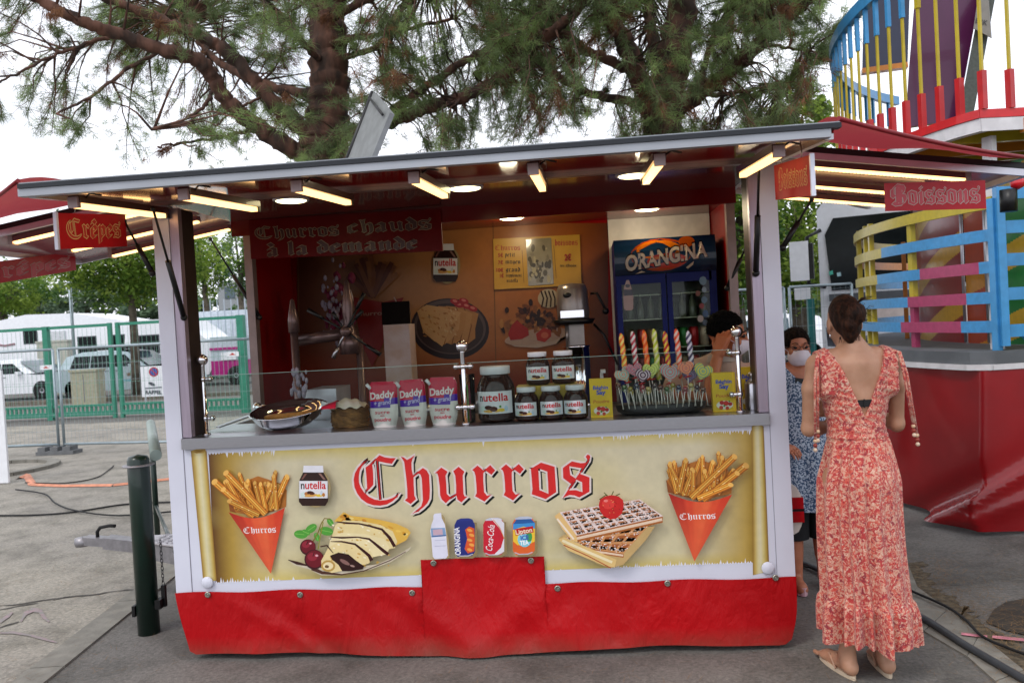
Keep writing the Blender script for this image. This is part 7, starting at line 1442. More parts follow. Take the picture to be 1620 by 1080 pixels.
# generic saloon/hatch silhouette, nose to +x
def car(name, label, cx, cy, L, H, Wd, mbody, glass=VG, group='vehicles in the far car park', flip=1, rz=0):
    t = thing(name, label, 'car', (cx, cy, 0), group); X = lambda a: cx + flip * (a - .5) * L
    low = [(0, .28), (.0, .50), (.03, .62), (.30, .66), (.68, .64), (.90, .55), (.985, .44), (1, .30), (.98, .18), (.02, .18)]
    mb = MB(); mb.prism([(X(a), b * H) for a, b in low], cy - Wd/2, cy + Wd/2); part('body', mb, mbody, t)
    cab = [(.05, .645), (.10, .90), (.22, .985), (.45, 1.0), (.58, .95), (.74, .645)]; vs = [(X(a), cy - Wd/2 + .05 + (b - .645) * .5, b * H) for a, b in cab] + [(X(a), cy + Wd/2 - .05 - (b - .645) * .5, b * H) for a, b in cab]; n = len(cab)
    mb = MB(); mb.add(vs, [tuple(range(n)), tuple(range(2*n-1, n-1, -1))] + [(i, i+n, (i+1) % n + n, (i+1) % n) for i in range(n)]); cb = part('roof', mb, mbody, t)
    for (a0, a1) in ((.12, .29), (.30, .47), (.48, .66)):
        g = [(a0 + (.02 if a0 < .2 else 0), .66), (a0 + (.045 if a0 < .2 else 0), .90), (a1 - (.10 if a1 > .6 else 0), .90), (a1, .66)]; mb = MB(); vs = [(X(a), cy - Wd/2 + .035 + (b - .645) * .5, b * H) for a, b in g]; mb.add(vs + [(x, y + .01, z) for x, y, z in vs], [(0,1,2,3),(7,6,5,4),(0,4,5,1),(1,5,6,2),(2,6,7,3),(3,7,4,0)]); part('window', mb, glass, t)
    mb = MB(); mb.add([(X(.60), cy - Wd/2 + .12 + .14, .95 * H), (X(.60), cy + Wd/2 - .26, .95 * H), (X(.755), cy + Wd/2 - .10, .655 * H), (X(.755), cy - Wd/2 + .10, .655 * H)], [(0,1,2,3)]); part('windscreen', mb, VGL, t)
    for a in (.17, .80): wheel(t, X(a), cy - Wd/2 + .10, .32)
    mb = MB(); mb.box((min(X(.93), X(.985)), cy - Wd/2 - .006, .42 * H), (max(X(.93), X(.985)), cy - Wd/2 + .1, .50 * H)); part('headlight', mb, mat('headlight_glass', '#b8c4cc', .1), t)
    mb = MB(); mb.box((min(X(.62), X(.65)), cy - Wd/2 - .12, .64 * H), (max(X(.62), X(.65)), cy - Wd/2 + .02, .71 * H)); part('mirror', mb, mbody, t)
    for a in (.42, .50): mb = MB(); mb.box((min(X(a), X(a + .03)), cy - Wd/2 - .012, .57 * H), (max(X(a), X(a + .03)), cy - Wd/2, .585 * H)); part('handle', mb, GREY, t)
    return t
SILV = mat('silver_paint', '#9fb0b6', .25, .4, coat=.5)
c1 = car('parked_car', 'silver hatchback with a small door sticker parked side on beyond the green fence', -12.2, 20.6, 4.1, 1.48, 1.75, SILV)
P = Print(lambda u, v, h: (at(u, v, y=19.72)[0], 19.72 - h, at(u, v, y=19.72)[2])); P.poly([(200,590),(214,588),(215,593),(201,595)], '#6a5a48'); P.poly([(206,586),(216,586),(217,590),(207,591)], '#3c7a58'); P.text('TRANSPORTS', 193, 603, 26, 4, '#5aa8b8', bold=.02); P.done('door_sticker', c1)
mb = MB(); mb.box((-13.2, 20.0, 1.49), (-11.6, 21.2, 1.56)); part('roof_box', mb, DARK, c1)
c2 = car('parked_car', 'white pickup nosed car at the far left beyond the green fence', -16.6, 21.6, 4.4, 1.35, 1.8, VW, flip=1)
for k, (x, y) in enumerate(((4.1, 17.5), (6.9, 20.5))): car('parked_car', ('white estate car glimpsed behind the lady in blue', 'white car further back beyond the mesh fence on the right')[k], x, y, 4.3, 1.5, 1.8, VW, VGL, flip=-1)
# motorhome
def vanbox(name, label, cat, pts, y0, y1, m, wins, wheels=(), group='vehicles in the far car park'):
    xs = [p[0] for p in pts]; t = thing(name, label, cat, ((min(xs)+max(xs))/2, (y0+y1)/2, 0), group); mb = MB(); mb.prism(pts, y0, y1); part('body', mb, m, t)
    for a, b, c, d in wins: mb = MB(); mb.box((a, y0 - .03, b), (c, y0 - .002, d)); w_ = part('window', mb, VG, t); mb = MB(); mb.box((a - .04, y0 - .015, b - .04), (c + .04, y0 - .001, d + .04)); part('frame', mb, GREY, w_)
    for x in wheels: wheel(t, x, y0 + .15, .36)
    return t
m1 = vanbox('motorhome', 'long white motorhome with rounded roof and small dark windows', 'motorhome', [(-22.8, .5), (-15.4, .5), (-14.4, .9), (-14.0, 1.5), (-14.6, 2.0), (-15.2, 2.5), (-17.5, 2.95), (-19.5, 3.0), (-22.0, 2.6), (-22.8, 2.0)], 26, 28.4, VW, [(-17.4, 1.35, -16.7, 2.0), (-16.1, 1.45, -15.5, 2.0), (-19.6, 1.9, -19.1, 2.45)], (-21.2, -15.6))
mb = MB(); mb.box((-18.6, 25.96, .7), (-17.9, 25.998, 2.3)); part('door', mb, mat('motorhome_door', '#c8ccd0', .4), m1)
for a, b in (((-22.5, 2.15), (-20.4, 1.85)), ((-20.4, 1.85), (-20.0, 1.9))): mb = MB(); mb.bar((a[0], 25.98, a[1]), (b[0], 25.98, b[1]), .02, .07); part('stripe', mb, mat('stripe_red_grey', '#8c6a70', .5), m1)
vanbox('caravan', 'white caravan end behind the silver hatchback', 'caravan', [(-14.6, .4), (-11.4, .4), (-10.9, 1.2), (-11.8, 2.0), (-12.4, 2.45), (-14.4, 2.5)], 24.2, 26.2, VW, [(-13.9, 1.3, -13.2, 1.9), (-12.9, 1.3, -12.5, 1.8)], (-12.8,))
bt = vanbox('box_lorry', 'tall white box trailer beyond the open end of the green gate', 'lorry', [(at(300, 500, y=29).x, .9), (at(398, 500, y=29).x, .9), (at(398, 500, y=29).x, at(395, 489, y=29).z), (at(300, 500, y=29).x, at(300, 494, y=29).z)], 29, 31.4, mat('box_white', '#c4ced8', .4), [], (at(330, 560, y=29).x,))
for k in range(1, 9): x = at(300 + k * 11, 500, y=28.99).x; mb = MB(); mb.box((x, 28.985, .95), (x + .03, 28.999, 3.3)); part('panel_rib', mb, mat('rib_grey', '#a8b4c0', .4), bt)
# magenta market trailer
MAG = mat('magenta_panel', '#a82078', .35, coat=.3); xa, xb = at(333, 560, y=24).x, at(389, 560, y=24).x
mg = thing('magenta_trailer', 'small magenta and white market trailer beyond the green fence', 'trailer', ((xa+xb)/2, 24.5, 0)); mb = MB(); mb.box((xa, 24, .35), (xb, 25.4, at(360, 570, y=24).z)); part('body', mb, MAG, mg)
mb = MB(); z1 = at(360, 570, y=24).z; z2 = at(360, 532, y=24).z; mb.box((xa, 24.01, z1 + .002), (xb, 25.39, z2)); part('upper_panel', mb, mat('upper_white', '#b8c4cc', .4), mg); mb = MB(); mb.box((xa - .02, 23.97, at(360, 553, y=24).z), (xb + .02, 24.008, at(360, 549, y=24).z)); part('stripe', mb, MAG, mg); wheel(mg, (xa + xb)/2 + .3, 23.98, .34)
mb = MB(); mb.box((xa + .4, 23.96, z1 + .02), (xa + .95, 23.995, z1 + .28)); part('plate', mb, VW, mg)
# cabinets and no parking board
def cab(u0, u1, vt, y, label, m):
    a, b = at(u0, 610, y=y).x, at(u1, 610, y=y).x; z = at((u0+u1)/2, vt, y=y).z; t = thing('utility_cabinet', label, 'utility cabinet', ((a+b)/2, y, 0)); mb = MB(); mb.box((a, y, 0), (b, y + .4, z)); part('body', mb, m, t); mb = MB(); mb.box((a - .03, y - .03, z + .001), (b + .03, y + .43, z + .06)); part('cap', mb, m, t); mb = MB(); mb.box(((a+b)/2 - .01, y - .006, .1), ((a+b)/2 + .01, y - .001, z - .08)); part('door_seam', mb, GREY, t)
CBM = mat('cabinet_beige', '#9c9a84', .6, var=.1); cab(112, 153, 588, 17.6, 'beige utility cabinet in front of the silver hatchback', CBM); cab(62, 110, 541, 23.4, 'tall grey beige cabinet near the motorhome', mat('cabinet_grey', '#a8a89c', .6))
nb = thing('parking_board', 'white no parking board with a blue and red disc and text', 'sign', (*at(240, 620, y=17)[:2], 0)); a, b = at(223, 600, y=17).x, at(262, 600, y=17).x; z0, z1 = at(240, 627, y=17).z, at(240, 579, y=17).z
mb = MB(); mb.box((a, 17, z0), (b, 17.03, z1)); part('board', mb, VW, nb); mb = MB(); mb.box((a + .05, 17.031, 0), (a + .1, 17.06, z1)); mb.box((b - .1, 17.031, 0), (b - .05, 17.06, z1)); part('frame', mb, ALU, nb)
P = Print(lambda u, v, h: (at(u, v, y=16.99)[0], 16.995 - h, at(u, v, y=17)[2]), eps=.002); P.ell((243, 588), 7.6, 7.6, '#b01c2c'); P.ell((243, 588), 5.6, 5.6, '#2c4c9c'); P.line([(239, 584), (247, 592)], 1.8, '#b01c2c'); P.text('RAPPEL', 230, 623, 26, 6, '#3a3f48', bold=.03); P.ell((240, 607), 6, 2.5, '#4a4f58', a=.4, n=8); P.line([(229, 614), (256, 612)], 1.6, '#5a5f68'); P.done('print', nb)
# green gate fence across the yard
GRN = mat('green_powder_coat', '#2f8068', .4, var=.08); GW = mat('green_wire', '#6a9a88', .4)
FA, FB = at(-30, 665, z=.04), at(402, 651, z=.04); FB.y = 13.25; FA.y = 13.7
GF = thing('gate_fence', 'long green sliding gate with thin bars and thick bottom rail', 'gate fence', ((FA.x+FB.x)/2, 13.5, 0))
fp = lambda t, z: Vector((FA.x + (FB.x-FA.x)*t, FA.y + (FB.y-FA.y)*t, z)); HF = at(180, 513, y=13.45).z
def tof(u): return max(0, min(1, (at(u, 600, y=13.45).x - FA.x) / (FB.x - FA.x)))
for u, w_ in ((72, .12), (178, .08), (191, .08), (392, .15)):
    t = tof(u); mb = MB(); mb.bar(fp(t, 0), fp(t, HF + (.12 if w_ > .15 else .04)), w_, w_, up=(0, 1, 0)); part('gate_post', mb, GRN, GF)
for a, b in ((0, tof(177)), (tof(192), tof(391))):
    mb = MB(); mb.bar(fp(a, HF), fp(b, HF), .05, .065); part('top_rail', mb, GRN, GF); mb = MB(); mb.bar(fp(a, .12), fp(b, .12), .10, .10); mb.bar(fp(a, .30), fp(b, .30), .06, .05); part('bottom_rail', mb, GRN, GF)
    n = int((fp(b, 0) - fp(a, 0)).length / .11); mb = MB()
    for i in range(1, n): t = a + (b-a)*i/n; mb.bar(fp(t, .17), fp(t, .28), .05, .03, up=(0, 1, 0))
    part('rail_infill', mb, GRN, GF, kind='stuff'); mb = MB()
    for i in range(1, n): t = a + (b-a)*i/n; mb.bar(fp(t, .33), fp(t, HF - .05), .0045, .0045, up=(0, 1, 0))
    for z in (.8, 1.25, 1.65): mb.bar(fp(a, z), fp(b, z), .006, .006)
    part('wire_infill', mb, GW, GF, kind='stuff')
# temporary mesh fences
TG = mat('galvanised_tube', '#9aa8ae', .4, .5)
def temp_fence(p, q, zt, label, posts=(0, 1), foot=True, zb=.15):
    t = thing('mesh_fence', label, 'mesh fence', (p + q) / 2, 'temporary mesh fences'); L = (q - p).length; F = lambda s, z: Vector((p.x + (q.x-p.x)*s, p.y + (q.y-p.y)*s, z))
    for z in (zb, zt): mb = MB(); mb.tube([F(0, z), F(1, z)], .02, 7); part('rail', mb, TG, t)
    for s in posts: mb = MB(); mb.tube([F(s, .02), F(s, zt)], .021, 8); part('post', mb, TG, t)
    mb = MB(); n = int(L / .07)
    for i in range(1, n): mb.bar(F(i/n, zb), F(i/n, zt), .0022, .0022, up=(0, 1, 0))
    for z in np.arange(zb + .2, zt, .25): mb.bar(F(0, z), F(1, z), .0032, .0032)
    part('wire_mesh', mb, TG, t, kind='stuff')
    if foot:
        c = F(posts[-1], 0); f_ = MB(); f_.box((c.x - .30, c.y - .12, .005), (c.x + .30, c.y + .12, .06)); 
        for dx in (-.22, -.02, .18): f_.box((c.x + dx - .06, c.y - .10, .0605), (c.x + dx + .06, c.y + .10, .12))
        part('foot_block', f_, mat('concrete_foot', '#6c6e70', .9), t)
c0 = at(94, 718, z=0); zt = at(97, 552, y=c0.y).z
temp_fence(Vector((c0.x - 3.4, c0.y + .1, 0)), Vector((c0.x, c0.y, 0)), zt, 'grey mesh fence panel left of the concrete foot'); temp_fence(Vector((c0.x + .09, c0.y, 0)), Vector((c0.x + 3.5, c0.y - .5, 0)), zt, 'grey mesh fence panel right of the concrete foot, running behind the trailer', foot=False)
for k, (u, v, yy) in enumerate(((73, 581, 13.2), (368, 560, 13.05))): mb = MB(); p = at(u, v, y=yy); mb.box((p.x - .14, yy - .01, p.z - .05), (p.x + .14, yy, p.z + .05)); pl_ = solo('fence_plate', mb, VW, ('small white plate with a red mark hanging on the left of the green gate', 'small white plate with a red mark by the right end of the green gate')[k], 'sign'); P = Print(lambda a, b, h: (p.x + a, yy - .011 - h, p.z - b)); P.poly([(-.07, .02), (0, -.03), (.07, .02)], '#b8301c'); P.done('mark', pl_)
r0 = at(1235, 600, y=8.0); temp_fence(Vector((r0.x - 2.2, 8.1, 0)), Vector((r0.x + .1, 8.0, 0)), at(1290, 452, y=8).z, 'grey mesh fence panel behind the trailer, seen under the right hatch'); temp_fence(Vector((r0.x + .18, 8.0, 0)), Vector((r0.x + 1.0, 7.9, 0)), at(1290, 452, y=8).z, 'grey mesh fence panel between the corner post and the lorry', foot=False)
mb = MB(); p = at(1283, 500, y=8.3); mb.bar((p.x, 8.3, 0), (p.x, 8.3, p.z + .25), .09, .09, up=(0, 1, 0)); solo('green_post', mb, mat('teal_post', '#1c6a68', .4), 'teal square post beside the mesh fence on the right', 'post')
# white upright of a neighbouring stand at the left edge
mb = MB(); a, b = at(-45, 700, y=5.35).x, at(9, 700, y=5.35).x; mb.box((a, 5.35, .02), (b, 5.38, at(0, 586, y=5.35).z)); solo('stand_post', mb, VW, 'white upright of a neighbouring stand cut off by the left edge', 'stand post')
# bollard and barrier
bp_ = Vector((-.380, .38, 0)); BOL = mat('bottle_green_paint', '#06231a', .35, var=.12, coat=.25); bz = at(222, 722, y=.36).z
bo = thing('bollard', 'thick dark green steel bollard with a cap left of the trailer', 'bollard', bp_)
mb = MB(); mb.lathe([(.058, .0), (.058, bz - .02), (.049, bz), (.0001, bz + .012)], bp_, 28); part('post', mb, BOL, bo)
mb = MB(); mb.lathe([(.0585, bz - .055), (.084, bz - .052), (.084, bz - .046), (.0585, bz - .043)], bp_, 28); part('collar', mb, GALV, bo)
mb = MB(); mb.box((bp_.x - .076, bp_.y - .03, .10), (bp_.x - .059, bp_.y + .03, .16)); mb.box((bp_.x + .059, bp_.y - .03, .14), (bp_.x + .09, bp_.y + .03, .19)); part('lug', mb, BLACK, bo)
ba = thing('swing_barrier', 'slim dark barrier with pale top rail running back from the bollard', 'barrier', (-.6, 1.4, 0))
q = at(238, 668, y=2.1); s0 = Vector((bp_.x + .06, bp_.y + .08, bz - .01)); e0 = Vector((q.x, 2.1, bz + .005))
mb = MB(); mb.tube([s0, e0], .032, 12); part('top_rail', mb, mat('pale_green_rail', '#87968f', .4), ba)
mb = MB(); mb.tube([s0 + Vector((.03, .12, 0)), Vector((s0.x + .03, s0.y + .12, .35))], .014, 8); mb.tube([e0, Vector((e0.x, e0.y, 0.02))], .022, 8); mb.tube([Vector((s0.x + .03, s0.y + .12, .35)), Vector((e0.x, e0.y, .35))], .014, 8); part('frame', mb, BOL, ba)
mb = MB(); lx = s0.x + .07; mb.box((lx, s0.y + .1, .55), (lx + .03, s0.y + .16, .66)); mb.tube([(lx, s0.y + .12, .83), (lx + .03, s0.y + .12, .80), (lx + .01, s0.y + .12, .76), (lx + .015, s0.y + .12, .66)], .008, 6); part('latch', mb, BLACK, ba)
CH = mat('chain_metal', '#4a4a4c', .4, .8)
for k in range(12):
    c = Vector((bp_.x + .088, bp_.y + .02, .50 - k * .021)); a = 0 if k % 2 else pi/2; mb = MB(); mb.tube([c + Vector((cos(a) * .007 * cos(t), sin(a) * .007 * cos(t), .014 * sin(t))) for t in [2*pi*i/10 for i in range(10)]], .0022, 5, closed=True); part('chain_link', mb, CH, bo)
mb = MB(); mb.box((bp_.x + .078, bp_.y + .01, .14), (bp_.x + .10, bp_.y + .03, .26)); part('chain_holder', mb, BLACK, bo)
# ------------------------------------------------------------------ trees
def leafmat(name, c1, c2, scale=3, tr=.35):
    m = bpy.data.materials.new(name); m.use_nodes = True; nt = m.node_tree; b = nt.nodes['Principled BSDF']; b.inputs['Roughness'].default_value = .55; b.inputs['Specular IOR Level'].default_value = .25
    tc = nt.nodes.new('ShaderNodeTexCoord'); n = nt.nodes.new('ShaderNodeTexNoise'); n.inputs['Scale'].default_value = scale; n.inputs['Detail'].default_value = 4; r = nt.nodes.new('ShaderNodeValToRGB'); r.color_ramp.elements[0].position = .35; r.color_ramp.elements[1].position = .65
    r.color_ramp.elements[0].color = (*lin(c1), 1); r.color_ramp.elements[1].color = (*lin(c2), 1); nt.links.new(tc.outputs['Object'], n.inputs['Vector']); nt.links.new(n.outputs[0], r.inputs[0]); nt.links.new(r.outputs[0], b.inputs['Base Color'])
    t = nt.nodes.new('ShaderNodeBsdfTranslucent'); nt.links.new(r.outputs[0], t.inputs[0]); mx = nt.nodes.new('ShaderNodeMixShader'); mx.inputs[0].default_value = tr; nt.links.new(b.outputs[0], mx.inputs[1]); nt.links.new(t.outputs[0], mx.inputs[2]); nt.links.new(mx.outputs[0], nt.nodes['Material Output'].inputs[0]); return m
BARK = mat('pine_bark', '#382a23', .9, col2='#6e4c3e', scale=7, bump=1.0, bscale=22, stretch=(1, 1, .35)); BARKG = mat('grey_bark', '#4a4238', .9, col2='#6a6254', scale=6, bump=.5)
def fast_mesh(name, V, F, mats, mi, par, kind=None, label=None):
    V = np.asarray(V, np.float32); F = np.asarray(F, np.int32); off = np.array(worldloc(par), np.float32); V = V - off; k = F.shape[1]; me = bpy.data.meshes.new(name)
    me.vertices.add(len(V)); me.vertices.foreach_set('co', V.ravel()); me.loops.add(F.size); me.loops.foreach_set('vertex_index', F.ravel()); me.polygons.add(len(F)); me.polygons.foreach_set('loop_start', np.arange(len(F), dtype=np.int32) * k)
    for m in mats: me.materials.append(m)
    me.polygons.foreach_set('material_index', np.asarray(mi, np.int32)); me.update(calc_edges=True); o = bpy.data.objects.new(name, me); COL.objects.link(o); o.parent = par
    if kind: o['kind'] = kind
    if label: o['label'] = label
    return o
rg = np.random.default_rng(5)
def rdir(n):
    v = rg.normal(size=(n, 3)); return v / np.linalg.norm(v, axis=1)[:, None]
# ---- pines behind the trailer
NEED = [leafmat('pine_needles', '#586840', '#7e9062', 2, .5), leafmat('pine_needles_light', '#72884e', '#9ab070', 3, .55), leafmat('dry_needles', '#6e4a34', '#94694a', 3, .4)]
def pine(name, label, base_px, limbs, ydepth):
    base = at(base_px[0], base_px[1], y=ydepth); root = Vector((base.x - .05, ydepth, 0)); t = thing(name, label, 'pine tree', root)
    pts3 = []
    for li, (pts, r0, r1, y1) in enumerate(limbs):
        P = []; n = len(pts)
        for i, (u, v) in enumerate(pts): P.append(at(u, v, y=ydepth + (y1 - ydepth) * (i / (n - 1)) ** 1.2))
        Q = []          # smooth and roughen
        for i in range(n - 1):
            p0, p1, p2, p3 = P[max(i-1, 0)], P[i], P[i+1], P[min(i+2, n-1)]
            for k in range(9): s = k / 9; Q.append(.5 * ((2*p1) + (p2-p0)*s + (2*p0-5*p1+4*p2-p3)*s*s + (3*p1-p0-3*p2+p3)*s**3) + Vector((rnd.gauss(0, .007), rnd.gauss(0, .007), rnd.gauss(0, .007))))
        Q.append(P[-1]); m = len(Q); rs = [(r0 + (r1 - r0) * (i / (m-1))) * (.82 if li else 1) * (1 + .08 * sin(i * 1.7)) for i in range(m)]; mb = MB()
        if li == 0: Q = [root, root.lerp(Q[0], .5)] + Q; rs = [r0 * 1.25, r0 * 1.05] + rs
        mb.tube(Q, rs, 16); mb.v = [(a + noise.noise((a * 9, b * 9, c * 5)) * .035 * min(1, r0 * 7) + noise.noise((a * 26, b * 26, c * 14)) * .014, b + noise.noise((a * 9 + 7, b * 9, c * 5)) * .03 * min(1, r0 * 7), c) for a, b, c in mb.v]; part('trunk' if li == 0 else 'limb', mb, BARK, t); pts3 += [(q, r) for q, r in zip(Q, rs) if q.z > 2.2]
    return t, pts3
T1, L1 = pine('pine_tree', 'large pine rising behind the left half of the trailer roof', (508, 262), [
 ([(508, 262), (512, 235), (518, 190), (520, 130), (518, 60), (520, 0), (526, -80), (530, -200)], .27, .15, 5.4),
 ([(495, 250), (455, 232), (410, 203), (367, 168), (337, 125), (311, 95), (259, 80), (186, 54), (130, 35), (65, 0), (0, -40)], .13, .055, 3.6), ([(510, 232), (467, 195), (423, 151), (389, 112), (346, 73), (302, 52), (242, 26), (173, 0), (100, -40)], .11, .05, 4.6),
 ([(512, 150), (490, 148), (436, 138), (367, 112), (324, 78), (300, 30)], .075, .04, 6.2), ([(505, 95), (493, 82), (467, 52), (449, 26), (415, 0), (380, -50)], .05, .02, 4.0),
 ([(530, 222), (560, 210), (610, 196), (668, 173), (728, 155), (792, 123), (837, 82), (883, 41), (930, 0), (960, -60)], .10, .05, 4.0), ([(545, 215), (600, 190), (682, 132), (737, 96), (783, 68), (830, 30), (870, -10)], .07, .03, 5.8),
 ([(525, 70), (560, 60), (600, 55), (660, 42), (720, 30)], .05, .02, 5.5), ([(525, 30), (570, 5), (620, -20), (680, -60)], .06, .03, 4.0), ([(512, 30), (480, -10), (440, -60)], .06, .03, 5.5), ([(545, 90), (600, 70), (640, 10), (680, -30)], .045, .02, 6.0),
 ([(337, 125), (330, 160), (290, 190), (240, 205)], .028, .012, 3.5), ([(259, 80), (200, 110), (150, 150), (90, 180)], .03, .012, 3.4), ([(186, 54), (120, 75), (60, 100), (0, 130)], .03, .012, 3.6), ([(410, 203), (360, 215), (300, 225), (250, 232)], .028, .01, 3.8), ([(423, 151), (380, 170), (340, 200)], .022, .01, 4.4)], 5.0)
T2, L2 = pine('pine_tree', 'second pine rising behind the right half of the trailer roof', (1046, 240), [
 ([(1046, 240), (1048, 200), (1058, 140), (1068, 80), (1080, 0), (1090, -120)], .22, .13, 5.0),
 ([(1035, 190), (1020, 150), (1005, 110), (985, 60), (962, 20), (950, -30)], .13, .09, 4.2), ([(1022, 140), (1000, 115), (955, 92), (915, 72), (885, 40), (850, -10)], .075, .045, 4.6), ([(1060, 175), (1090, 160), (1150, 115), (1200, 70), (1250, 25), (1290, -15)], .12, .07, 4.4),
 ([(1030, 180), (1000, 162), (930, 148), (870, 112), (830, 85), (780, 60)], .07, .03, 5.6), ([(1050, 150), (1040, 100), (1030, 40), (1020, -40)], .09, .06, 6.0), ([(1100, 150), (1140, 150), (1200, 140), (1250, 130)], .04, .015, 5.4), ([(1200, 70), (1240, 75), (1280, 80)], .03, .012, 4.6), ([(1090, 160), (1110, 120), (1130, 60), (1160, 0)], .05, .03, 5.6)], 4.9)
def vmax(u):
    xs = [-60, 0, 60, 130, 230, 330, 430, 520, 700, 830, 870, 940, 960, 1200, 1235, 1260, 1290, 1320, 1345]; ys = [150, 195, 215, 240, 262, 262, 258, 262, 262, 250, 195, 200, 262, 262, 215, 195, 150, 90, 30]; return float(np.interp(u, xs, ys))
def grow(t, limbs, n, ulo, uhi, dens, dry, seed):
    """twigs drawn from the nearest limb out to clump centres, with needle tufts along each"""
    r = random.Random(seed); LP = np.array([tuple(q) for q, _ in limbs]); tw = MB(); TP = []; TD = []; TK_ = []
    for _ in range(n):
        for _ in range(40):
            u = r.uniform(ulo, uhi); v = r.uniform(-330, vmax(u)); q = noise.noise((u / 95, v / 80, seed)) + .55 * noise.noise((u / 38, v / 34, seed + 3))
            if r.random() < dens(u, v) * (1 if q > .0 else .35 if q > -.22 else .04): break
        y = r.uniform(3.1, 4.9) if r.random() < .25 else r.uniform(4.9, 8.2); c = at(u, v, y=y)
        if c.z < 2.75 and y < 3: continue
        d2 = ((LP - np.array(c)) ** 2).sum(1); j = int(np.argmin(d2)); a = Vector(LP[j]); 
        if (c - a).length > 1.7: c = a + (c - a).normalized() * (1.7 * (.8 + .2 * r.random()))
        L = (c - a).length; b = a.lerp(c, .5) + Vector((r.gauss(0, .05), r.gauss(0, .05), .10 * L)); e = c + Vector((0, 0, -.03))
        ang_ = (c - a); pts = [a, a.lerp(b, .6) + Vector((r.gauss(0, .02), 0, r.gauss(0, .02))), b, b.lerp(e, .55) + Vector((r.gauss(0, .03), r.gauss(0, .03), r.gauss(0, .02))), e]; tw.tube(pts, [.011 + .004 * L, .009, .007, .005, .0025], 5, cap=False)
        kd = 2 if r.random() < dry(u, v) else (1 if r.random() < .33 else 0)
        tn = (e - b).normalized(); m = 13
        for k in range(m):
            s = 1 - (k / m) ** 1.15 * .9; p = b.lerp(e, s) if r.random() < .65 else None
            if p is None:       # side sprig
                s2 = r.uniform(.2, 1); p0 = b.lerp(e, s2); sd = Vector((r.gauss(0, 1), r.gauss(0, 1), r.gauss(0, .6))).normalized(); ln = r.uniform(.08, .30); p = p0 + (tn * .5 + sd).normalized() * ln; tw.tube([p0, p0.lerp(p, .5) + Vector((0, 0, .012)), p], [.004, .003, .0015], 3, cap=False); dd = (tn * .4 + sd).normalized()
            else: dd = (tn + Vector((r.gauss(0, .3), r.gauss(0, .3), r.gauss(0, .3)))).normalized()
            TP.append(tuple(p)); TD.append(tuple(dd)); TK_.append(kd)
    TP, TD, TK_ = np.array(TP), np.array(TD), np.array(TK_); M = 20; N = len(TP)
    D = rdir(N * M).reshape(N, M, 3) * .75 + TD[:, None, :] * .75; D[..., 2] -= .10; dr = (TK_ == 2)[:, None]; D[..., 2] -= .55 * dr; D /= np.linalg.norm(D, axis=2)[..., None]
    Ls = rg.uniform(.065, .135, (N, M, 1)); P0 = TP[:, None, :] + rg.normal(0, .018, (N, M, 3)); side = np.cross(D, rdir(N * M).reshape(N, M, 3)); side /= np.linalg.norm(side, axis=2)[..., None] + 1e-9
    w_ = .0024; A = P0 - side * w_; Bq = P0 + side * w_; C_ = P0 + D * Ls; V = np.stack([A, Bq, C_], 2).reshape(-1, 3); F = np.arange(len(V)).reshape(-1, 3)
    fast_mesh('crown', V, F, NEED, np.repeat(TK_, M), t, kind='stuff'); part('twigs', tw, BARK, t, kind='stuff')
grow(T1, L1, 1400, -70, 930, lambda u, v: .42 if u < 430 else .85, lambda u, v: .14 if u < 350 else .08, 2)
grow(T2, L2, 1250, 760, 1345, lambda u, v: 1.0 if 930 < u < 1260 else .55, lambda u, v: .22 if (v > 150 and u > 950) else .08, 9)
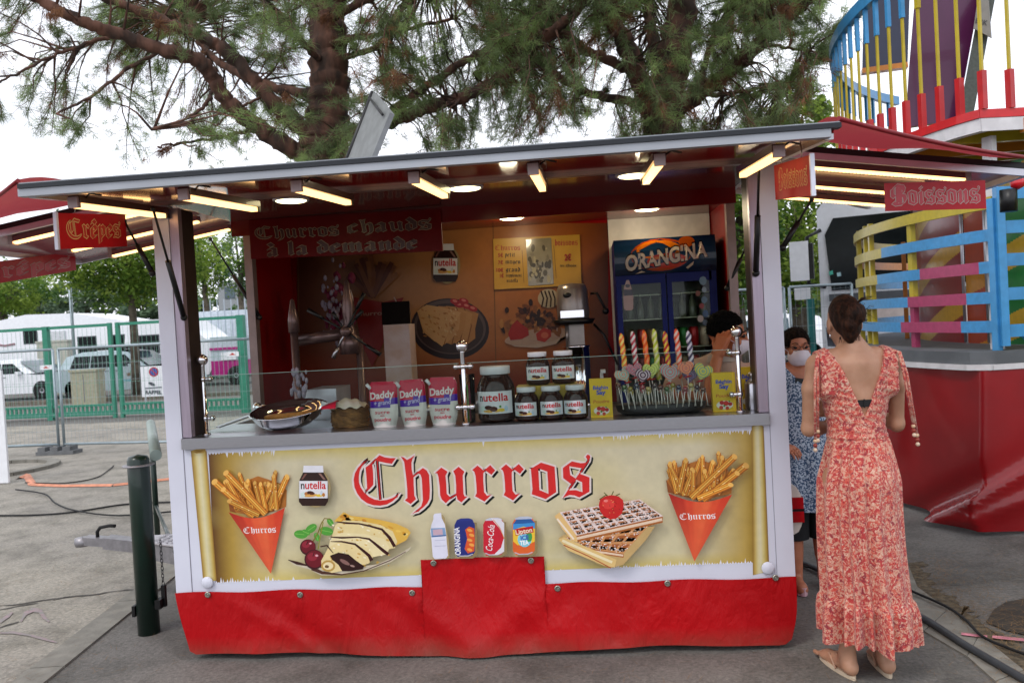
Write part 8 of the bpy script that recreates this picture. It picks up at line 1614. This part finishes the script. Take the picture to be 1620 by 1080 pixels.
# ---- broadleaved trees
LG = [leafmat('leaf_green', '#4d6e26', '#769440', .8, .5), leafmat('leaf_yellowish', '#7a9438', '#a3b858', 1.2, .5), leafmat('leaf_deep', '#33502a', '#4d7038', 1, .45)]; LF = [leafmat('far_leaf', '#5c7458', '#7c9270', .4, .5), leafmat('far_leaf_2', '#6c8670', '#8ca488', .5, .5)]
def broad(name, label, x, y, crown, rad, trunk_r, n, ls, mats=LG, seed=1, group=None, wts=(.6, .25, .15), limbs=7):
    r = random.Random(seed); t = thing(name, label, 'tree', (x, y, 0), group); cz = crown; mb = MB(); ts = Vector((x, y, 0)); zt = cz[2] - rad[2] * .55; top = Vector((x + (cz[0]-x) * .5, y + (cz[1]-y) * .5, zt)); mb.tube([ts, ts.lerp(top, .5) + Vector((.03, 0, 0)), top], [trunk_r * 1.25, trunk_r, trunk_r * .8], 10); tk = part('trunk', mb, BARKG, t)
    ends = []
    for i in range(limbs):
        a = 2*pi*i/limbs + r.random(); e = Vector((cz[0] + cos(a) * rad[0] * .6 * r.uniform(.4, 1), cz[1] + sin(a) * rad[1] * .6 * r.uniform(.4, 1), cz[2] + rad[2] * r.uniform(-.2, .7))); mb = MB(); mb.tube([top - Vector((0, 0, .1 * rad[2])), top.lerp(e, .5) + Vector((0, 0, .1 * rad[2])), e], [trunk_r * .5, trunk_r * .3, trunk_r * .1], 7); part('limb', mb, BARKG, t); ends.append(e)
    nc = max(30, n // 45); cc = []
    while len(cc) < nc:
        p = np.array([r.uniform(-1, 1) for _ in range(3)]); q = (p ** 2).sum()
        if .12 < q < 1 and r.random() < q + .25: cc.append(p * np.array(rad) * (1 + .22 * noise.noise((p[0] * 2.2, p[1] * 2.2, p[2] * 2.2 + seed))) + np.array(cz))
    cc = np.array(cc); ck = np.array([r.choices(range(len(mats)), wts[:len(mats)])[0] for _ in cc]); w = rg.integers(0, nc, n); P = cc[w] + rg.normal(0, 1, (n, 3)) * (np.array(rad) * .115) ; N_ = rdir(n); N_[:, 2] = np.abs(N_[:, 2]) + .3; N_ /= np.linalg.norm(N_, axis=1)[:, None]
    U_ = np.cross(N_, rdir(n)); U_ /= np.linalg.norm(U_, axis=1)[:, None]; V_ = np.cross(N_, U_); s = ls * rg.uniform(.55, 1.2, (n, 1)); V = np.stack([P - U_*s*.5, P + V_*s*.32 + U_ * s * .1, P + U_*s*.55, P - V_*s*.32 + U_ * s * .1], 1).reshape(-1, 3); F = np.arange(len(V)).reshape(-1, 4)
    fast_mesh('crown', V, F, mats, ck[w], t, kind='stuff'); return t
def at3(u, v, y): p = at(u, v, y=y); return (p.x, y, p.z)
def tree_px(name, label, ub, y, uc, vc, ru, rv, tr, n, ls, **k):
    sc = (y + 3.93) / FPX; c = at3(uc, vc, y); broad(name, label, at(ub, 560, y=y).x, y, c, (ru * sc, ru * sc * .8, rv * sc), tr, n, ls, **k)
tree_px('plane_tree', 'leafy green tree with a forked grey trunk beyond the motorhome', 212, 19, 205, 400, 125, 78, .12, 17000, .14, seed=3, wts=(.45, .45, .1))
tree_px('plane_tree', 'bright green tree whose crown shows just left of the corner post', 330, 34, 322, 418, 34, 62, .16, 6000, .14, seed=4, wts=(.35, .55, .1)); tree_px('plane_tree', 'darker green tree seen through the left side opening', 378, 33, 388, 405, 46, 66, .16, 7000, .13, seed=5, wts=(.5, .1, .4))
tree_px('plane_tree', 'green tree at the left edge above the motorhome', 10, 31, 0, 458, 85, 48, .2, 8000, .17, seed=6, wts=(.4, .5, .1))
tree_px('plane_tree', 'broad green tree behind the right side hatch', 1258, 13, 1262, 360, 95, 120, .13, 13000, .11, seed=7, wts=(.4, .55, .05)); tree_px('plane_tree', 'green tree seen through the right side opening', 1170, 11.5, 1150, 350, 85, 110, .16, 7000, .13, seed=8, wts=(.6, .25, .15)); tree_px('plane_tree', 'pale leafy tree whose top shows over the red corner tarpaulin', 1268, 15, 1262, 205, 60, 60, .14, 2600, .16, seed=12, wts=(.3, .7, 0))
tree_px('plane_tree', 'small dark green tree right of the lorry behind the ride', 1610, 13, 1640, 320, 70, 60, .15, 2500, .16, seed=13)
for k, (u, y, vc, ru, rv) in enumerate(((140, 60, 470, 60, 34), (60, 64, 480, 45, 28), (230, 58, 482, 50, 32), (320, 62, 492, 50, 26), (-30, 60, 470, 60, 36), (300, 40, 486, 30, 16), (420, 60, 470, 60, 30), (1210, 46, 452, 60, 36), (1300, 50, 450, 60, 40), (1420, 50, 440, 70, 44), (1560, 50, 430, 80, 44))):
    tree_px('far_tree', ['hazy tree behind the motorhome roof', 'low hazy tree at the far left', 'hazy tree right of the forked tree', 'hazy tree above the box trailer', 'hazy tree cut by the left edge', 'small rounded tree above the box trailer', 'hazy tree hidden behind the trailer', 'far tree behind the seller', 'far tree left of the lorry', 'far tree behind the lorry', 'far tree behind the ride'][k], u, y, u, vc, ru, rv, .25, 2200, .5, mats=LF, seed=30 + k, wts=(.6, .4), group='distant trees', limbs=4)
# far hedge closing the yard
n = 34000; X = rg.uniform(-75, 75, n); Y = 34 + rg.normal(0, .7, n) - X * .03; Z_ = rg.uniform(0, 1, n) ** .8 * (2.6 + .5 * np.sin(X * .7) + .3 * np.sin(X * 2.1)); P = np.stack([X, Y, Z_], 1); N_ = rdir(n); U_ = np.cross(N_, rdir(n)); U_ /= np.linalg.norm(U_, axis=1)[:, None]; V_ = np.cross(N_, U_); s = .2
V = np.stack([P - U_*s, P + V_*s*.6, P + U_*s, P - V_*s*.6], 1).reshape(-1, 3); hd_ = thing('hedge', 'long green hedge closing the far side of the car park', 'hedge', (0, 34, 0)); fast_mesh('foliage', V, np.arange(len(V)).reshape(-1, 4), [LG[2], LF[0]], (rg.random(n) < .5).astype(int), hd_, kind='stuff')
mb = MB(); a, b = at(345, 470, y=50).x, at(396, 470, y=50).x; bl = thing('apartment_block', 'pale grey apartment block far behind the box trailer', 'building', ((a+b)/2, 53, 0)); mb.box((a, 50, 0), (b + 4, 56, at(370, 446, y=50).z)); part('wall', mb, mat('block_wall', '#8f9498', .7), bl)
for i in range(3):
    for j in range(6): x = a + .5 + i * 1.4; z = 1.4 + j * 1.5; mb = MB(); mb.box((x, 49.95, z), (x + .7, 49.999, z + .8)); part('window', mb, VGL, bl)
mb = MB(); p = at(107, 400, y=20); mb.tube([(p.x, 20, 0), (p.x, 20, p.z)], .05, 8); solo('lamp_post', mb, TG, 'thin grey pole rising left of the forked tree', 'pole')
